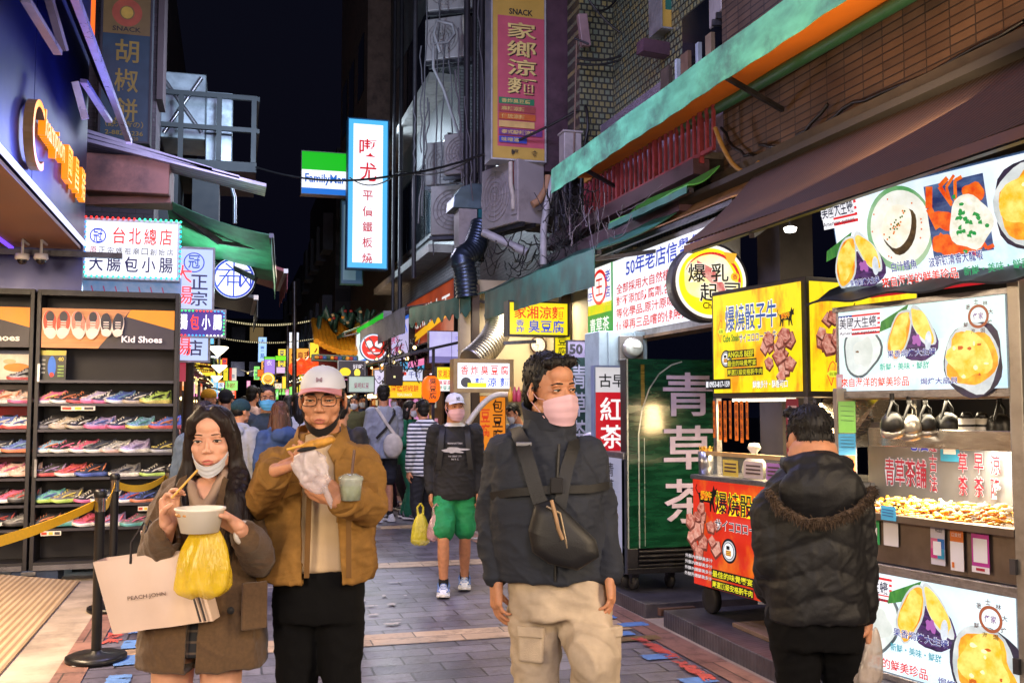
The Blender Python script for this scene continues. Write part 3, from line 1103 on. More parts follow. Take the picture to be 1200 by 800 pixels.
for (px0,py0,px1,py1,Y,c,lb) in ((300,306,335,344,16.5,'7c3038','small red corrugated awning beyond the green tarpaulin'),(248,340,300,372,15.5,'30343a','sagging dark awning below the round white sign')):
 t=thing('street_awning',lb,'awning',(0,0,0))
 a,c_=gy(px0-25,py0-6,Y),gy(px1,(py0+py1)/2-6,Y)
 m_=streak_mat('awning_sheet_'+c,c,c,'Y',90,0.5,0.2)
 M(m_).prism([a,c_,c_+Vector((0,0,0.05)),a+Vector((0,0,0.05))],(0,2.6,0)).build('sheet',t)
 M(mat('awning_edge','b9b3b0',0.4,0.4)).beam(c_+Vector((0,-0.01,0.02)),c_+Vector((0,2.6,0.02)),0.07).build('edge_bar',t)
 M(m_).sheet([[c_+Vector((0.02,2.6*j/10,-q*(0.28+0.04*math.sin(j*2)))) for j in range(11)] for q in (0,1)],0.01).build('valance',t)
loc,w,h=placed(204,291,247,422,12.2)
BWL=emi('b9cdfa',0.95,True)
f=Face(w,h*0.55,BWL)
f.ring(0.52,0.22,0.27,0.03,BLUE)
f.text('冠',0.52,0.1,0.22,emi('2f55c8',0.8),w=0.3,anchor='c')
f.vtext('正宗',0.66,0.42,0.24,NAVYE,w=0.44,gap=0.03,bold=0.03)
lightbox('hanging_sign','tall pale blue hanging sign with circled blue character','sign',f,loc+Vector((0,0,h*0.45)),0,0.14,FRM)
f=Face(w*0.92,h*0.26,BWL)
f.text('店',0.62,0.3,0.55,NAVYE,w=0.45,anchor='c',bold=0.03)
lightbox('hanging_sign','short pale blue hanging sign under the LED board, single dark character','sign',f,loc,0,0.14,FRM)
loc2,w2,h2=placed(209,364,262,393,12.0)
f=Face(w2,h2,emi('5c3fae',0.5,True))
for i,c in enumerate('腸包小腸'):
 f.text(c,0.11+i*0.25,0.14,0.62,emi('ff3a26',1.6) if i == 1 else emi('ffffff',1.7),w=0.19,anchor='c',bold=0.05)
t=lightbox('led_board','small violet LED board with white and red glowing characters','sign',f,loc2,0,0.1,FRM)
led_border(t,w2,h2,['36ff70','ff3a26','3a9cff','36ff70','ffffff','3a9cff','ff3a26','b060ff'],0.01,0.04)
p=gy(213,322,11.95)
t=thing('neon_letters','red neon tube characters hung beside the pale blue sign','neon sign',(p.x,11.95,0))
for ch,py in (('大',323),('腸',348),('腸',408)):
 mb,w_=text3d(ch,0.2,0.02,emi('ff2f2a',2.2),emi('ff2f2a',2.2),bold=0.0)
 o=mb.build('neon_character',t)
 o.location=(-0.09,0,gy(213,py+8,11.95).z)
o=M(emi('c23a52',0.6)).box(gy(214,434,12.4),(0.07,0.02,0.26)).build('small_banner')
tag(o,'small red vertical banner under the pale blue signs','banner')
p=gy(274,326,13.2)
t=thing('round_sign','round white light sign with blue geometric character emblem under the green awning','sign',(p.x,13.2,p.z))
r=0.26
M(FRD).lathe([(0,-0.0),(r+0.02,0.0),(r+0.02,0.14),(0,0.14)],axis=(0,1,0),n=40).build('cabinet',t)
f=Face(2*r,2*r)
f.ell(0.5,0.5,0.5,0.5,WHTL,44)
f.ring(0.5,0.5,0.49,0.05,BLUE,44)
for pts in (([0.5,0.03],[0.5,0.97]),([0.08,0.3],[0.92,0.3]),([0.15,0.45],[0.4,0.45]),([0.4,0.3],[0.12,0.72]),([0.36,0.45],[0.36,0.7]),([0.36,0.6],[0.64,0.6]),([0.64,0.45],[0.64,0.7]),([0.36,0.45],[0.64,0.45]),
   ([0.66,0.36],[0.92,0.72]),([0.9,0.36],[0.66,0.72]),([0.66,0.36],[0.66,0.72]),([0.9,0.36],[0.9,0.7]),([0.3,0.14],[0.5,0.3])):
 f.line(pts,0.035,BLUE)
f.build('face',t,(-r,-0.004,-r))
loc,w,h=placed(122,-14,173,165,13)
f=Face(w,h,mat('unlit_blue_face','1d3c4e',0.4,var=0.15))
f.rect(0,0,1,0.295,mat('unlit_ochre_face','6e5c30',0.45,var=0.1))
f.ring(0.5,0.15,0.32,0.16,mat('unlit_red','9c4a30',0.5))
f.ell(0.5,0.15,0.13,0.04,mat('unlit_yellow','b59a3a',0.5))
f.text('SNACK',0.5,0.245,0.032,mat('unlit_black','17161a',0.5),w=0.6,anchor='c')
OCH=mat('unlit_gold','86742e',0.5,var=0.15)
f.vtext('胡椒餅',0.52,0.33,0.155,OCH,w=0.5,gap=0.04,bold=0.03)
f.text('（饒河街の）',0.5,0.87,0.045,OCH,w=0.8,anchor='c')
f.text('2-88236236',0.5,0.935,0.03,OCH,w=0.8,anchor='c')
f.text('8520',0.7,0.975,0.022,OCH,anchor='c')
lightbox('hanging_sign','tall unlit snack sign with ochre crest and yellow characters on blue','sign',f,loc,0,0.25,FRD)
LT=tile_mat('left_tiles','YZX','3b2c34','2f242c','1a1418',0.2,0.06,0.006,0.5)
LTX=tile_mat('left_tiles_front','XZY','3b2c34','2f242c','1a1418',0.2,0.06,0.006,0.5)
t=thing('apartment_block','dark tiled building behind the tall unlit snack sign','building',(0,0,0))
M(LTX).span((-9,13.4,0),(-0.98,14.2,14)).build('end_wall',t)
M(LT).span((-9,14.2,0),(-1.5,70,12)).build('side_wall',t)
for k in range(8):
 M(FRD).span((-1.499,15+k*4,4.4),(-1.44,17+k*4,6.2)).build('window',t,0.01)
M(mat('dark_downpipe','2a1c20',0.6)).span((-0.975,13.3,5.5),(-0.90,13.9,13)).build('downpipe',t)
px=lambda x,y: gy(x,y,16)
t=thing('rooftop_platform','dark railed steel platform bracketed high over the street','platform',(0,0,0))
a,c=px(170,188),px(300,196)
DKP=mat('dark_deck_paint','23282d',0.7)
M(DKP).span((a.x,15.7,a.z-0.15),(c.x,17.6,a.z)).build('deck',t)
RAILM=mat('rail_paint','1e2429',0.6,0.2,dirt=('1a1c20',0.6))
for z in (px(170,112).z,px(170,150).z):
 M(RAILM).beam((a.x,15.72,z),(c.x,15.72,z),0.07).beam((c.x,15.72,z),(c.x,17.6,z),0.07).build('rail',t)
for x in (175,213,257,297):
 q=px(x,150).x
 M(RAILM).beam((q,15.72,a.z),(q,15.72,px(170,112).z),0.075).build('rail_post',t)
M(DKP).span((a.x,15.75,px(0,262).z),(a.x+0.5,17.6,a.z-0.16)).span((c.x-0.95,16.0,px(0,250).z),(c.x-0.55,17.4,a.z-0.16)).build('bracket_box',t)
M(mat('bent_pipe','6a7078',0.4,0.7)).tube([px(262,200),px(270,214),px(275,232),px(275,262)],0.03).build('conduit',t)
GALV=mat('galvanised_sheet','8a959e',0.4,0.5,var=0.3,scale=3.0,dirt=('4a5056',0.6))
GALW=mat('frosted_sheet','a9b7c2',0.4,0.4,var=0.3,scale=8,dirt=('59646c',0.7))
t=thing('cooling_unit','galvanised cooling cabinet with a raised cross on its front panel','cooling unit',(0,0,0))
a,c,e=px(188,78),px(240,160),px(272,178)
M(GALV).span((a.x,16.2,c.z),(c.x,17.3,a.z)).build('body',t,0.02)
M(GALW).span((c.x+0.004,16.2,px(0,134).z),(e.x,17.3,px(0,82).z)).build('upper_box',t,0.02)
M(GALV).span((c.x+0.004,16.22,px(0,170).z),(e.x,17.3,px(0,135).z)).build('lower_box',t,0.015)
b=M(STEEL)
for s_ in (1,-1):
 p0,p1=px(191,88 if s_ > 0 else 152),px(236,152 if s_ > 0 else 88)
 b.tube([(p0.x,16.19,p0.z),(p1.x,16.17+0.02*s_,p1.z)],0.032,8)
b.build('cross_brace',t)
b=M(GALV).span((a.x,16.2,px(0,182).z),(e.x,17.2,px(0,171).z))
b.mat(SH_DARK)
for k in range(16):
 for j in range(2):
  b.ell((a.x+0.08+k*0.068,16.198,px(0,173.5+j*5).z),(0.02,0.006,0.02),8,5)
b.build('perforated_base',t)
lamp('platform_fill','AREA',(0.2,13.0,5.6),190,(0.62,0.78,1.0),0.6,0.6,target=(-0.4,16.2,7.0))  # added fill to brighten the cooling unit and platform
lamp('violet_sign_glow','AREA',(-0.5,8.0,3.5),30,(0.14,0.2,1.0),1.6,0.5,target=(-1.4,7.6,3.9))
lamp('violet_sign_glow','AREA',(-0.5,10.2,4.0),12,(0.6,0.55,1.0),1.2,0.4,target=(-0.6,11.0,4.3))
# RIGHT: BUILDINGS
RZ = -PI / 2
MOSA=tile_mat('green_mosaic','YZX','5d6a5c','7a7248','23251f',0.075,0.075,0.012,0.35,0.4,0.5,dirt=0.55,mixn=1.5)
MOSF=tile_mat('green_mosaic_front','XZY','5d6a5c','7a7248','23251f',0.075,0.075,0.012,0.35,0.4,0.5,dirt=0.55,mixn=1.5)
BTIL=tile_mat('brown_tiles','YZX','5a4536','493a30','241c18',0.22,0.06,0.006,0.45,0.5,0.0,dirt=0.7,mixn=1.2)
GTIL=tile_mat('grey_tiles','YZX','5c5552','4a4542','26221f',0.2,0.06,0.006,0.45,0.5,dirt=0.7,mixn=1.0)
GTIF=tile_mat('grey_tiles_front','XZY','6a635e','565049','26221f',0.2,0.06,0.006,0.45,0.5,dirt=0.6,mixn=1.0)
WTIL=tile_mat('pale_tiles','YZX','8d8f92','7c7e80','3c3d3e',0.14,0.06,0.006,0.4,0.4,dirt=0.6,mixn=0.8)
WTIF=tile_mat('pale_tiles_front','XZY','8d8f92','7c7e80','3c3d3e',0.14,0.06,0.006,0.4,0.4,dirt=0.6,mixn=0.8)
PLAS=mat('old_plaster','4b4645',0.8,var=0.3,scale=2,bump=0.3,bscale=20,dirt=('1b1817',0.8))
DARKW=mat('dark_interior','1a1614',0.8,var=0.3,scale=2)
CREAMW=mat('cream_wall','b8a98a',0.7,var=0.08,scale=2,dirt=('7a6a50',0.4))
WGLASS=mat('dark_window_glass','0d1016',0.12,0.0,var=0.3,scale=1)
PURP=mat('purple_steel','4a3440',0.5,0.3,var=0.3,scale=4,dirt=('191417',0.7))
t=thing('tiled_building','dark brown tiled building above the brown awning at the right','building',(0,0,0))
M(BTIL).span((4.25,-6,3.45),(4.6,8.0,9)).build('upper_wall',t)
M(DARKW).span((6.0,-6,0.01),(6.2,8.2,3.4)).build('shop_back_wall',t)
M(mat('shop_ceiling','2b2522',0.8)).span((3.9,-6,3.4),(6.2,8.2,3.448)).build('shop_ceiling',t)
M(mat('ledge_concrete','3e352e',0.8,dirt=('16120f',0.7))).span((4.12,-6,3.449),(4.249,8.0,3.62)).build('ledge',t)
for y in (7.0,2.2):
 M(PLAS).span((4.2,y,0.02),(4.5,y+0.35,3.39)).build('pillar',t)
t=thing('mosaic_building','building faced in small green and yellow mosaic tiles behind the red railing','building',(0,0,0))
M(MOSA).span((4.5,8.02,3.3),(4.9,12.6,10)).build('mosaic_wall',t)
M(MOSF).span((4.06,11.3,4.6),(4.499,11.75,10)).build('mosaic_wall',t)
M(PURP).beam((4.05,8.05,3.72),(4.05,12.6,3.72),0.16,0.14).beam((4.0,8.2,3.42),(4.0,12.6,3.42),0.2,0.16).build('floor_beam',t)
M(mat('balcony_slab','5b5250',0.8,dirt=('2a2422',0.8))).span((4.06,8.05,3.80),(4.498,11.29,3.86)).build('balcony_slab',t)
COR=streak_mat('corrugated_sheet','6d6068','564c55','Y',420,0.45,0.4,0.8)
a,c,e=gx(690,160,4.3),gx(774,93,4.3),gx(774,150,4.3)
M(streak_mat('corrugated_sheet_low','7d6c78','5e5260','Y',420,0.45,0.2,0.8)).span((4.3,8.1,3.862),(4.32,11.28,4.62)).build('corrugated_panel',t)
M(COR).prism([(4.33,a.y,a.z-0.5),(4.33,c.y,a.z-0.5),(4.33,c.y,c.z),(4.33,a.y,a.z+0.05)],(0.02,0,0)).build('corrugated_panel',t)
M(WGLASS).span((4.48,8.3,4.1),(4.499,9.3,5.6)).build('window',t)
for (y,w,c_) in ((8.35,0.12,'6b5a48'),(8.62,0.06,'7f8790'),(8.85,0.16,'5a4334'),(9.1,0.05,'8f98a0'),(9.3,0.2,'40342c')):
 M(mat('stored_board_'+c_,c_,0.7,var=0.3)).span((4.32,y,3.87),(4.36,y+w,5.1)).build('stored_board',t)
REDR=mat('red_oxide_rail','84323e',0.5,0.1,var=0.3,scale=10,dirt=('3a1a20',0.6))
t=thing('balcony_railing','red painted balcony railing under the green and orange awning','railing',(0,0,0))
ra,rb,rc,rd=gx(687,197,4.05),gx(836,139,4.05),gx(687,249,4.05),gx(836,180,4.05)
zt,zb=(ra.z+rb.z)/2,(rc.z+rd.z)/2
M(mat('ochre_angle','a8742c',0.5,0.2,dirt=('4a3014',0.7))).beam((4.05,ra.y,zt+0.02),(4.05,rb.y,zt+0.02),0.06,0.09).build('top_rail',t)
M(REDR).beam((4.05,ra.y,zb),(4.05,rb.y,zb),0.035).build('bottom_rail',t)
n=26
for k in range(n+1):
 y=ra.y+(rb.y-ra.y)*k/n
 M(REDR).beam((4.05,y,zb-(0.08 if k % 8 == 0 else 0)),(4.05,y,zt-0.02),0.028 if k % 8 else 0.045).build('baluster',t)
t=thing('tenement_block','dark plastered tenement with pipes behind the tall pink snack sign','building',(0,0,0))
M(GTIL).span((4.3,12.62,3.2),(4.8,17.4,14)).build('upper_wall',t)
M(PLAS).span((3.95,12.62,4.0),(4.299,13.2,14)).build('pier',t)
M(DARKW).span((5.2,13.3,0),(5.4,24,4)).build('shop_back_wall',t)
for z in (5.2,8.0):
 for y in (13.8,15.6):
  o=M(FRD).span((4.24,y,z),(4.298,y+1.3,z+1.3)).build('window_frame',t)
  M(WGLASS).span((4.225,y+0.06,z+0.06),(4.238,y+0.62,z+1.24)).span((4.225,y+0.68,z+0.06),(4.238,y+1.24,z+1.24)).build('window_glass',o)
t=thing('pale_tiled_building','pale tiled building with ribbon windows beside the tall white sign','building',(0,0,0))
M(WTIL).span((3.9,17.42,3.4),(4.6,25,13)).build('upper_wall',t)
M(WTIF).span((3.905,17.3,3.4),(4.6,17.419,13)).build('end_wall',t)
for z in (5.0,8.2):
 M(mat('ledge_white','9a9894',0.7,dirt=('44423f',0.5))).span((3.45,17.8,z-0.6),(3.899,25,z-0.45)).build('ledge',t)
 o=M(FRD).span((3.84,18.0,z),(3.899,24.5,z+1.7)).build('window_frame',t)
 for k in range(6):
  M(WGLASS).span((3.82,18.08+k*1.08,z+0.08),(3.838,19.02+k*1.08,z+1.62)).build('window_glass',o)
t=thing('balconied_building','dark building with projecting brown balcony bay high against the night sky','building',(0,0,0))
M(GTIL).span((3.9,25.02,3.4),(4.6,34,16)).build('upper_wall',t)
BAY=mat('bay_render','6d564a',0.7,var=0.2,dirt=('2a211d',0.6))
M(BAY).span((3.3,25.5,9.0),(3.899,32,16)).build('bay',t)
M(mat('bay_soffit','9b9a98',0.7,dirt=('55524f',0.6))).span((3.2,25.4,8.75),(3.899,32.1,8.998)).build('bay_soffit',t)
for y in (26.2,28.4,30.2):
 M(WGLASS).span((3.28,y,10),(3.298,y+1.2,11.6)).build('window',t)
M(WTIF).span((3.905,24.9,4.5),(4.6,25.018,8.6)).build('end_wall',t)
FARB=tile_mat('far_facade','XZY','2b2729','221f22','141214',0.6,0.4,0.02,0.6)
FARS=tile_mat('far_facade_side','YZX','3a3536','2b2729','141214',0.6,0.4,0.02,0.6)
for (x0,x1,y0,y1,h,lb) in ((3.4,9,34.2,46,10.5,'dark far building with caged windows right of the street'),(3.6,9,46.2,70,8.5,'dark far building behind the small temple roof'),(-12,-2.2,71,90,11,'dark far building left of the street end'),
        (-2.1,4.6,86,98,9.0,'dark block closing the far end of the street'),(4.8,14,74,92,12,'dark block at the far right end of the street')):
 t=thing('far_building',lb,'building',(0,0,0))
 b=M(FARS).span((x0,y0,0),(x1,y1,h))
 b.build('walls',t)
 for k in range(4):
  for j in range(2):
   y=y0+(y1-y0)*(0.08+0.24*k)
   z=4.2+2.9*j
   if z+1.3 < h:
    if x0 > 3:
     M(FRD).span((x0-0.35,y,z),(x0-0.002,y+1.3,z+1.3)).build('window_cage',t)
    else:
     xx=x0+(x1-x0)*(0.1+0.22*k)
     M(emi('b89a66',0.25) if (k+j) % 3 == 0 else WGLASS).span((xx,y0-0.03,z),(xx+1.1,y0-0.002,z+1.2)).build('window',t)
 M(DSTEEL).span((x0+0.5,y0+0.5,h),(x0+1.5,y0+1.6,h+0.8)).build('roof_tank',t)
# RIGHT: AWNINGS
def stripe_awning(name,label,wall,outer,m_top,val,m_val,scallop=0.0,nseg=24,arms=True,m_under=None,wave=0.012,thick=0.012):
 """sloping canvas between a wall line and an outer bar (two points each), with a hanging valance"""
 t=thing(name,label,'awning',(0,0,0))
 w0,w1=[Vector(q) for q in wall]
 o0,o1=[Vector(q) for q in outer]
 rows=[]
 for i in range(7):
  k=i/6
  rows.append([(w0.lerp(w1,j/nseg)).lerp(o0.lerp(o1,j/nseg),k)+Vector((0,0,-0.05*math.sin(PI*k)+wave*math.sin(j*1.3+k))) for j in range(nseg+1)])
 M(m_top).sheet(rows,thick).build('canvas',t)
 if m_under:
  M(m_under).sheet([[Vector(p)-Vector((0,0,thick+0.012)) for p in r] for r in rows],0.004).build('lining',t)
 if val:
  vr=[]
  nn=nseg*4
  for i in range(5):
   row=[]
   for j in range(nn+1):
    p=o0.lerp(o1,j/nn)
    drop=val*i/4*(1-scallop*(0.5+0.5*math.cos(j*2*PI/6))*(i/4))
    row.append(p+Vector((-0.014-0.006*math.sin(j*0.9)*i/4-0.006*math.sin(j*0.23),0,-drop)))
   vr.append(row)
  M(m_val).sheet(vr,0.006).build('valance',t)
 M(DSTEEL).beam(o0+Vector((0.03,0,-0.03)),o1+Vector((0.03,0,-0.03)),0.04).build('front_bar',t)
 if arms:
  for k in (0.08,0.5,0.92):
   M(DSTEEL).beam(w0.lerp(w1,k)+Vector((0,0,-0.35)),o0.lerp(o1,k)+Vector((0.04,0,-0.06)),0.035).build('arm',t)
 return t
GRNT=mat('faded_green_canvas','4f9a78',0.6,var=0.3,scale=4,stretch=(1,1,2.5),dirt=('2c2830',0.85),bump=0.2,bscale=30)
GRND=mat('dull_green_canvas','23574c',0.6,var=0.4,scale=3,dirt=('1c2422',0.85),bump=0.2,bscale=30)
ORGC=mat('orange_canvas','d9741a',0.6,var=0.1,scale=2)
BRWC=streak_mat('brown_ribbed_canvas','38200f','241208','Y',130,0.65,0.0,0.5)
stripe_awning('brown_awning','wide brown ribbed canvas awning over the seafood stall',[(4.2,7.2,3.56),(4.2,-4,3.56)],[(3.0,6.2,2.66),(3.0,-4,2.66)],BRWC,0.05,mat('brown_hem','5a3a26',0.6),nseg=14)
vo0,vo1=gx(650,205,3.4),gx(1006,-30,3.4)
zo=4.18
t=stripe_awning('green_orange_awning','faded green awning with bright orange lining above the red railing',[(4.22,10.9,4.32),(4.22,3.0,4.24)],[(3.4,10.35,zo),(3.4,3.0,zo-0.02)],GRNT,0.27,GRNT,nseg=30,m_under=ORGC,wave=0.004)
M(mat('green_piping','234a30',0.5)).tube([(4.1,8.6,4.2),(4.1,3.0,4.12)],0.05,8).build('edge_roll',t)
o0,o1=gx(580,322,3.2),gx(707,290,3.2)
stripe_awning('green_awning','dull green awning with hanging valance left of the herbal tea light box',[(4.0,12.3,3.45),(4.0,8.3,3.4)],[(3.15,12.35,3.02),(3.15,8.35,2.98)],GRND,0.34,GRND,nseg=18)
a,c=gy(480,372,14.2),gy(552,342,13.0)
stripe_awning('green_awning','small dark green scalloped awning below the silver exhaust duct',[(3.6,14.6,3.3),(3.7,12.9,3.3)],[(gy(481,362,14.6).x,14.6,gy(481,362,14.6).z),(gy(552,345,12.9).x,12.9,gy(552,345,12.9).z)],GRND,0.3,GRND,scallop=0.3,nseg=12)
stripe_awning('wooden_shutter','tan fold-out shutter board just above the herbal tea light box',[(4.1,10.2,3.5),(4.1,6.7,3.42)],[(3.72,10.2,3.2),(3.72,6.9,3.18)],mat('tan_board','7d5a38',0.6,var=0.25,stretch=(1,0.2,1),dirt=('2c1e12',0.7)),0,None,nseg=4,arms=False,wave=0)
stripe_awning('green_awning','narrow green striped awning strip tucked under the purple beam',[(4.0,9.4,3.62),(4.0,7.6,3.60)],[(3.7,9.4,3.42),(3.7,7.6,3.42)],mat('bright_green_canvas','3f8a3a',0.6,var=0.3),0.06,GRND,nseg=6,arms=False)
stripe_awning('grey_awning','grey canvas awning over the far right-hand stalls',[(3.9,21.5,3.6),(3.9,17,3.6)],[(2.7,21.5,3.2),(2.9,17.0,3.3)],mat('grey_canvas','4c4a4e',0.7,var=0.3,dirt=('201f22',0.7)),0.45,mat('grey_canvas','4c4a4e',0.7,var=0.3,dirt=('201f22',0.7)),nseg=12)
stripe_awning('maroon_awning','short maroon awning flap beneath the grey canvas awning',[(3.4,20.6,3.1),(3.4,18.8,3.1)],[(2.85,20.6,2.95),(2.95,18.8,2.95)],mat('maroon_canvas','5a1f24',0.7,var=0.3),0.3,mat('maroon_canvas','5a1f24',0.7,var=0.3),nseg=8,arms=False)
stripe_awning('striped_awning','pale green and white striped awning in front of the temple roof',[(3.7,29,3.9),(3.7,24,3.9)],[(2.5,29,3.35),(2.6,24,3.35)],streak_mat('striped_canvas','7f9a8c','a9b0a8','Y',60,0.6),0.1,GRND,nseg=10)
# RIGHT: HANGING SIGNS
loc,w,h=placed(577,-20,638,187,12.0)
f=Face(w,h,mat('unlit_yellow_face','a88a3e',0.45,var=0.06))
f.rect(0.1,0.18,1.0,0.93,mat('unlit_pink_face','a5485a',0.45,var=0.08))
f.text('SNACK',0.55,0.135,0.035,mat('unlit_black','17161a',0.5),w=0.46,anchor='c',bold=0.03)
for i,ch in enumerate('家鄉涼麵'):
 f.text(ch,0.585,0.218+i*0.107,0.092,mat('unlit_umber','2a1712',0.5),w=0.56,anchor='c',bold=0.012)
 f.text(ch,0.56,0.213+i*0.107,0.092,mat('unlit_ivory','c2ae6a',0.5),w=0.56,anchor='c',bold=0.012)
for i,(tx,c_,l_) in enumerate((('香炸臭豆腐','1f6a45',0.8),('麻辣涼麵','8f3f3c',0.82),('傳統涼麵','a5501c',0.82),('','b5955a',0.8),('泰式酸辣涼麵','5a2a68',0.95),('味噌湯','2a3a90',0.65))):
 v=0.652+i*0.0445
 f.rect(0.12,v,l_,v+0.036,mat('unlit_strip_'+c_,c_,0.5))
 if tx:
  f.text(tx,0.17,v+0.006,0.024,mat('unlit_ivory','b9a45e',0.5),w=0.11*len(tx))
f.text('輕',0.42,0.947,0.032,mat('unlit_black','17161a',0.5),w=0.14,anchor='c',bold=0.04)
f.text('食',0.8,0.947,0.032,mat('unlit_black','17161a',0.5),w=0.14,anchor='c',bold=0.04)
lightbox('hanging_sign','tall unlit pink and yellow snack sign hanging over the air conditioners','sign',f,loc,0,0.3,mat('sign_white_rim','a3a4a8',0.4,0.4),rim=0.02)
M(PURP).span((loc.x+w+0.02,12.02,loc.z-0.12),(loc.x+w+0.35,12.28,loc.z+3.0)).build('sign_post')
tag(bpy.data.objects['sign_post'],'maroon steel post carrying the tall pink snack sign','post')
loc,w,h=placed(409,139,453,314,22.0)
f=Face(w,h,emi('4fb4ec',1.0,True))
f.rect(0.12,0.03,0.88,0.965,emi('f4f6ff',1.1,True))
for ch,v,hh,ww in (('喫',0.13,0.12,0.46),('尤',0.29,0.13,0.44)):
 f.text(ch,0.5,v,hh,emi('d0202c',0.95),w=ww,anchor='c',bold=0.03)
f.vtext('平價鐵板燒',0.5,0.48,0.068,emi('c21f30',0.9),w=0.26,gap=0.037,bold=0.03)
lightbox('hanging_sign','tall glowing white sign with blue border and red characters','sign',f,loc,0,0.3,mat('sign_blue_side','2a6a9a',0.4))
lamp('sign_glow','AREA',(loc.x+w/2,21.5,loc.z+h/2),95,(0.7,0.86,1.0),1,3,target=(3.9,19.5,6))
loc,w,h=placed(354,177,409,228,23.5)
f=Face(w,h,WHTL)
f.rect(0,0,1,0.43,emi('16b318',1.0,True))
f.rect(0,0.86,1,1,emi('1b6fd0',0.95))
f.text('FamilyMart',0.07,0.52,0.27,emi('1463c4',0.9),w=0.92,bold=0.02)
lightbox('hanging_sign','green, white and blue convenience store light sign against the sky','sign',f,loc,0,0.3,FRM,rim=0.015)
loc,w,h=placed(401,236,424,332,23.0)
f=Face(w,h,emi('3a5f7c',0.35))
f.rect(0.08,0.04,0.7,0.96,emi('7ea2b4',0.3))
f.vtext('喫茶小館',0.4,0.1,0.12,emi('2a4f80',0.3),w=0.4,gap=0.04)
lightbox('hanging_sign','dim blue-grey sign tucked under the tall white sign','sign',f,loc,0,0.2,mat('sign_teal_side','1e4a44',0.5))
loc,w,h=placed(775,-30,818,34,9.6)
f=Face(w,h,mat('unlit_yellow_face','a88a3e',0.45,var=0.06))
f.rect(0.1,0,1.0,0.66,mat('unlit_teal_face','1d5a50',0.45))
f.text('喫',0.5,0.74,0.15,mat('unlit_black','17161a',0.5),w=0.26,anchor='c',bold=0.04)
lightbox('hanging_sign','teal and yellow unlit sign at the top edge above the awning','sign',f,loc,0,0.3,FRM,rim=0.02)
p=gy(750,44,9.7)
tag(M(PURP).beam(p+Vector((0.0,0,-0.1)),p+Vector((1.2,0.1,-0.14)),0.16,0.14).build('steel_beam'),'maroon steel beam under the teal and yellow sign','beam')
# air conditioners
ACM=mat('ac_casing','8d8788',0.5,0.1,var=0.1,scale=3,dirt=('4a4240',0.6))
def ac_unit(loc,rz,label,w=0.85,h=0.62,d=0.32,sticker=False):
 t=thing('air_conditioner',label,'air conditioner',loc,rz,'air conditioner units on the facades')
 M(ACM).span((0,0,0),(w,d,h)).build('casing',t,0.015)
 M(mat('fan_cavity','25242a',0.5)).lathe([(0,-0.004),(h*0.40,-0.004),(h*0.40,-0.001),(0,-0.001)],(w*0.4,0,h*0.5),32,(0,-1,0)).build('fan_opening',t)
 b=M(ACM)
 for k in range(5):
  r=h*(0.08+0.08*k)
  b.tube([(w*0.4+r*math.cos(a*PI/16),-0.012,h*0.5+r*math.sin(a*PI/16)) for a in range(33)],0.005,5,False)
 for k in range(12):
  a=k*PI/6
  b.tube([(w*0.4,-0.012,h*0.5),(w*0.4+h*0.4*math.cos(a),-0.012,h*0.5+h*0.4*math.sin(a))],0.004,5)
 b.build('grille',t)
 M(ACM).span((w*0.84,-0.02,h*0.12),(w*0.99,-0.001,h*0.5)).build('valve_cover',t)
 M(mat('insulated_pipe','9a938a',0.7)).tube([(w*0.9,-0.05,h*0.95),(w*0.92,-0.06,h*0.6),(w*0.95,-0.04,h*0.4),(w*0.93,-0.03,h*0.2)],0.03,8).build('pipe',t)
 if sticker:
  f=Face(0.07,0.3,mat('ac_sticker','a8262c',0.5))
  f.vtext('日立冷氣',0.5,0.05,0.19,mat('print_white','f4f2f0',0.5),w=0.6,gap=0.03)
  f.build('sticker',t,(w*0.82,-0.004,h*0.6))
 M(DSTEEL).span((-0.03,0.05,-0.06),(w+0.03,0.09,-0.002)).span((-0.03,0.22,-0.06),(w+0.03,0.26,-0.002)).build('wall_bracket',t)
 return t
p,q=gy(577,266,12.1),gy(628,196,12.1)
t=ac_unit((p.x+0.02,12.75,p.z+0.06),-1.25,'beige air conditioner with red sticker right under the pink snack sign',0.85,q.z-p.z,0.42,True)
for (px,py,Y,rz,s_,lb) in ((512,276,14.6,-0.5,1.0,'air conditioner beside the curved green metal hood'),(505,218,16.0,-0.6,0.95,'air conditioner two floors up behind hanging wires'),(528,206,14.0,-0.7,0.8,'small air conditioner left of the pink snack sign'),
        (508,14,15.5,-0.5,0.9,'air conditioner at the top edge above looped cable'),(505,72,15.5,-0.6,0.9,'air conditioner behind the looped grey pipe')):
 p=gy(px,py,Y)
 ac_unit((p.x-0.1,Y,p.z),rz,lb,0.85*s_,0.75*s_,0.35)
p=gy(822,30,8.6)
ac_unit((p.x,8.2,p.z),-0.25,'white air conditioner seen from below at the top of the photo',0.95,0.7,0.5)
p=gy(652,196,11.4)
t=thing('junction_box','grey metal junction box on the wall beside the green awning tip','box',(p.x,11.3,p.z))
M(ACM).span((0,-0.2,0),(0.22,0,0.36)).build('body',t,0.008)
M(ACM).span((-0.015,-0.215,0.361),(0.235,0.015,0.385)).build('lid',t,0.005)
p=gy(684,36,11.2)
tag(M(mat('pinkish_cabinet','7a6468',0.5)).box(p,(0.12,0.08,0.4),R=Matrix.Rotation(-0.12,3,'Y')).build('wall_cabinet',None,0.01),'small pinkish box fixed on the green mosaic wall','box')
HOODM=mat('grey_green_steel','5d7079',0.4,0.6,var=0.25,scale=4,dirt=('2c3338',0.6))
p=gy(531,243,13.4)
t=thing('duct_hood','grey-green curved metal hood on the facade between air conditioners','hood',p)
prof=[(0.0,0.0),(0.02,0.16),(0.12,0.30),(0.28,0.36),(0.5,0.36),(0.5,0.0)]
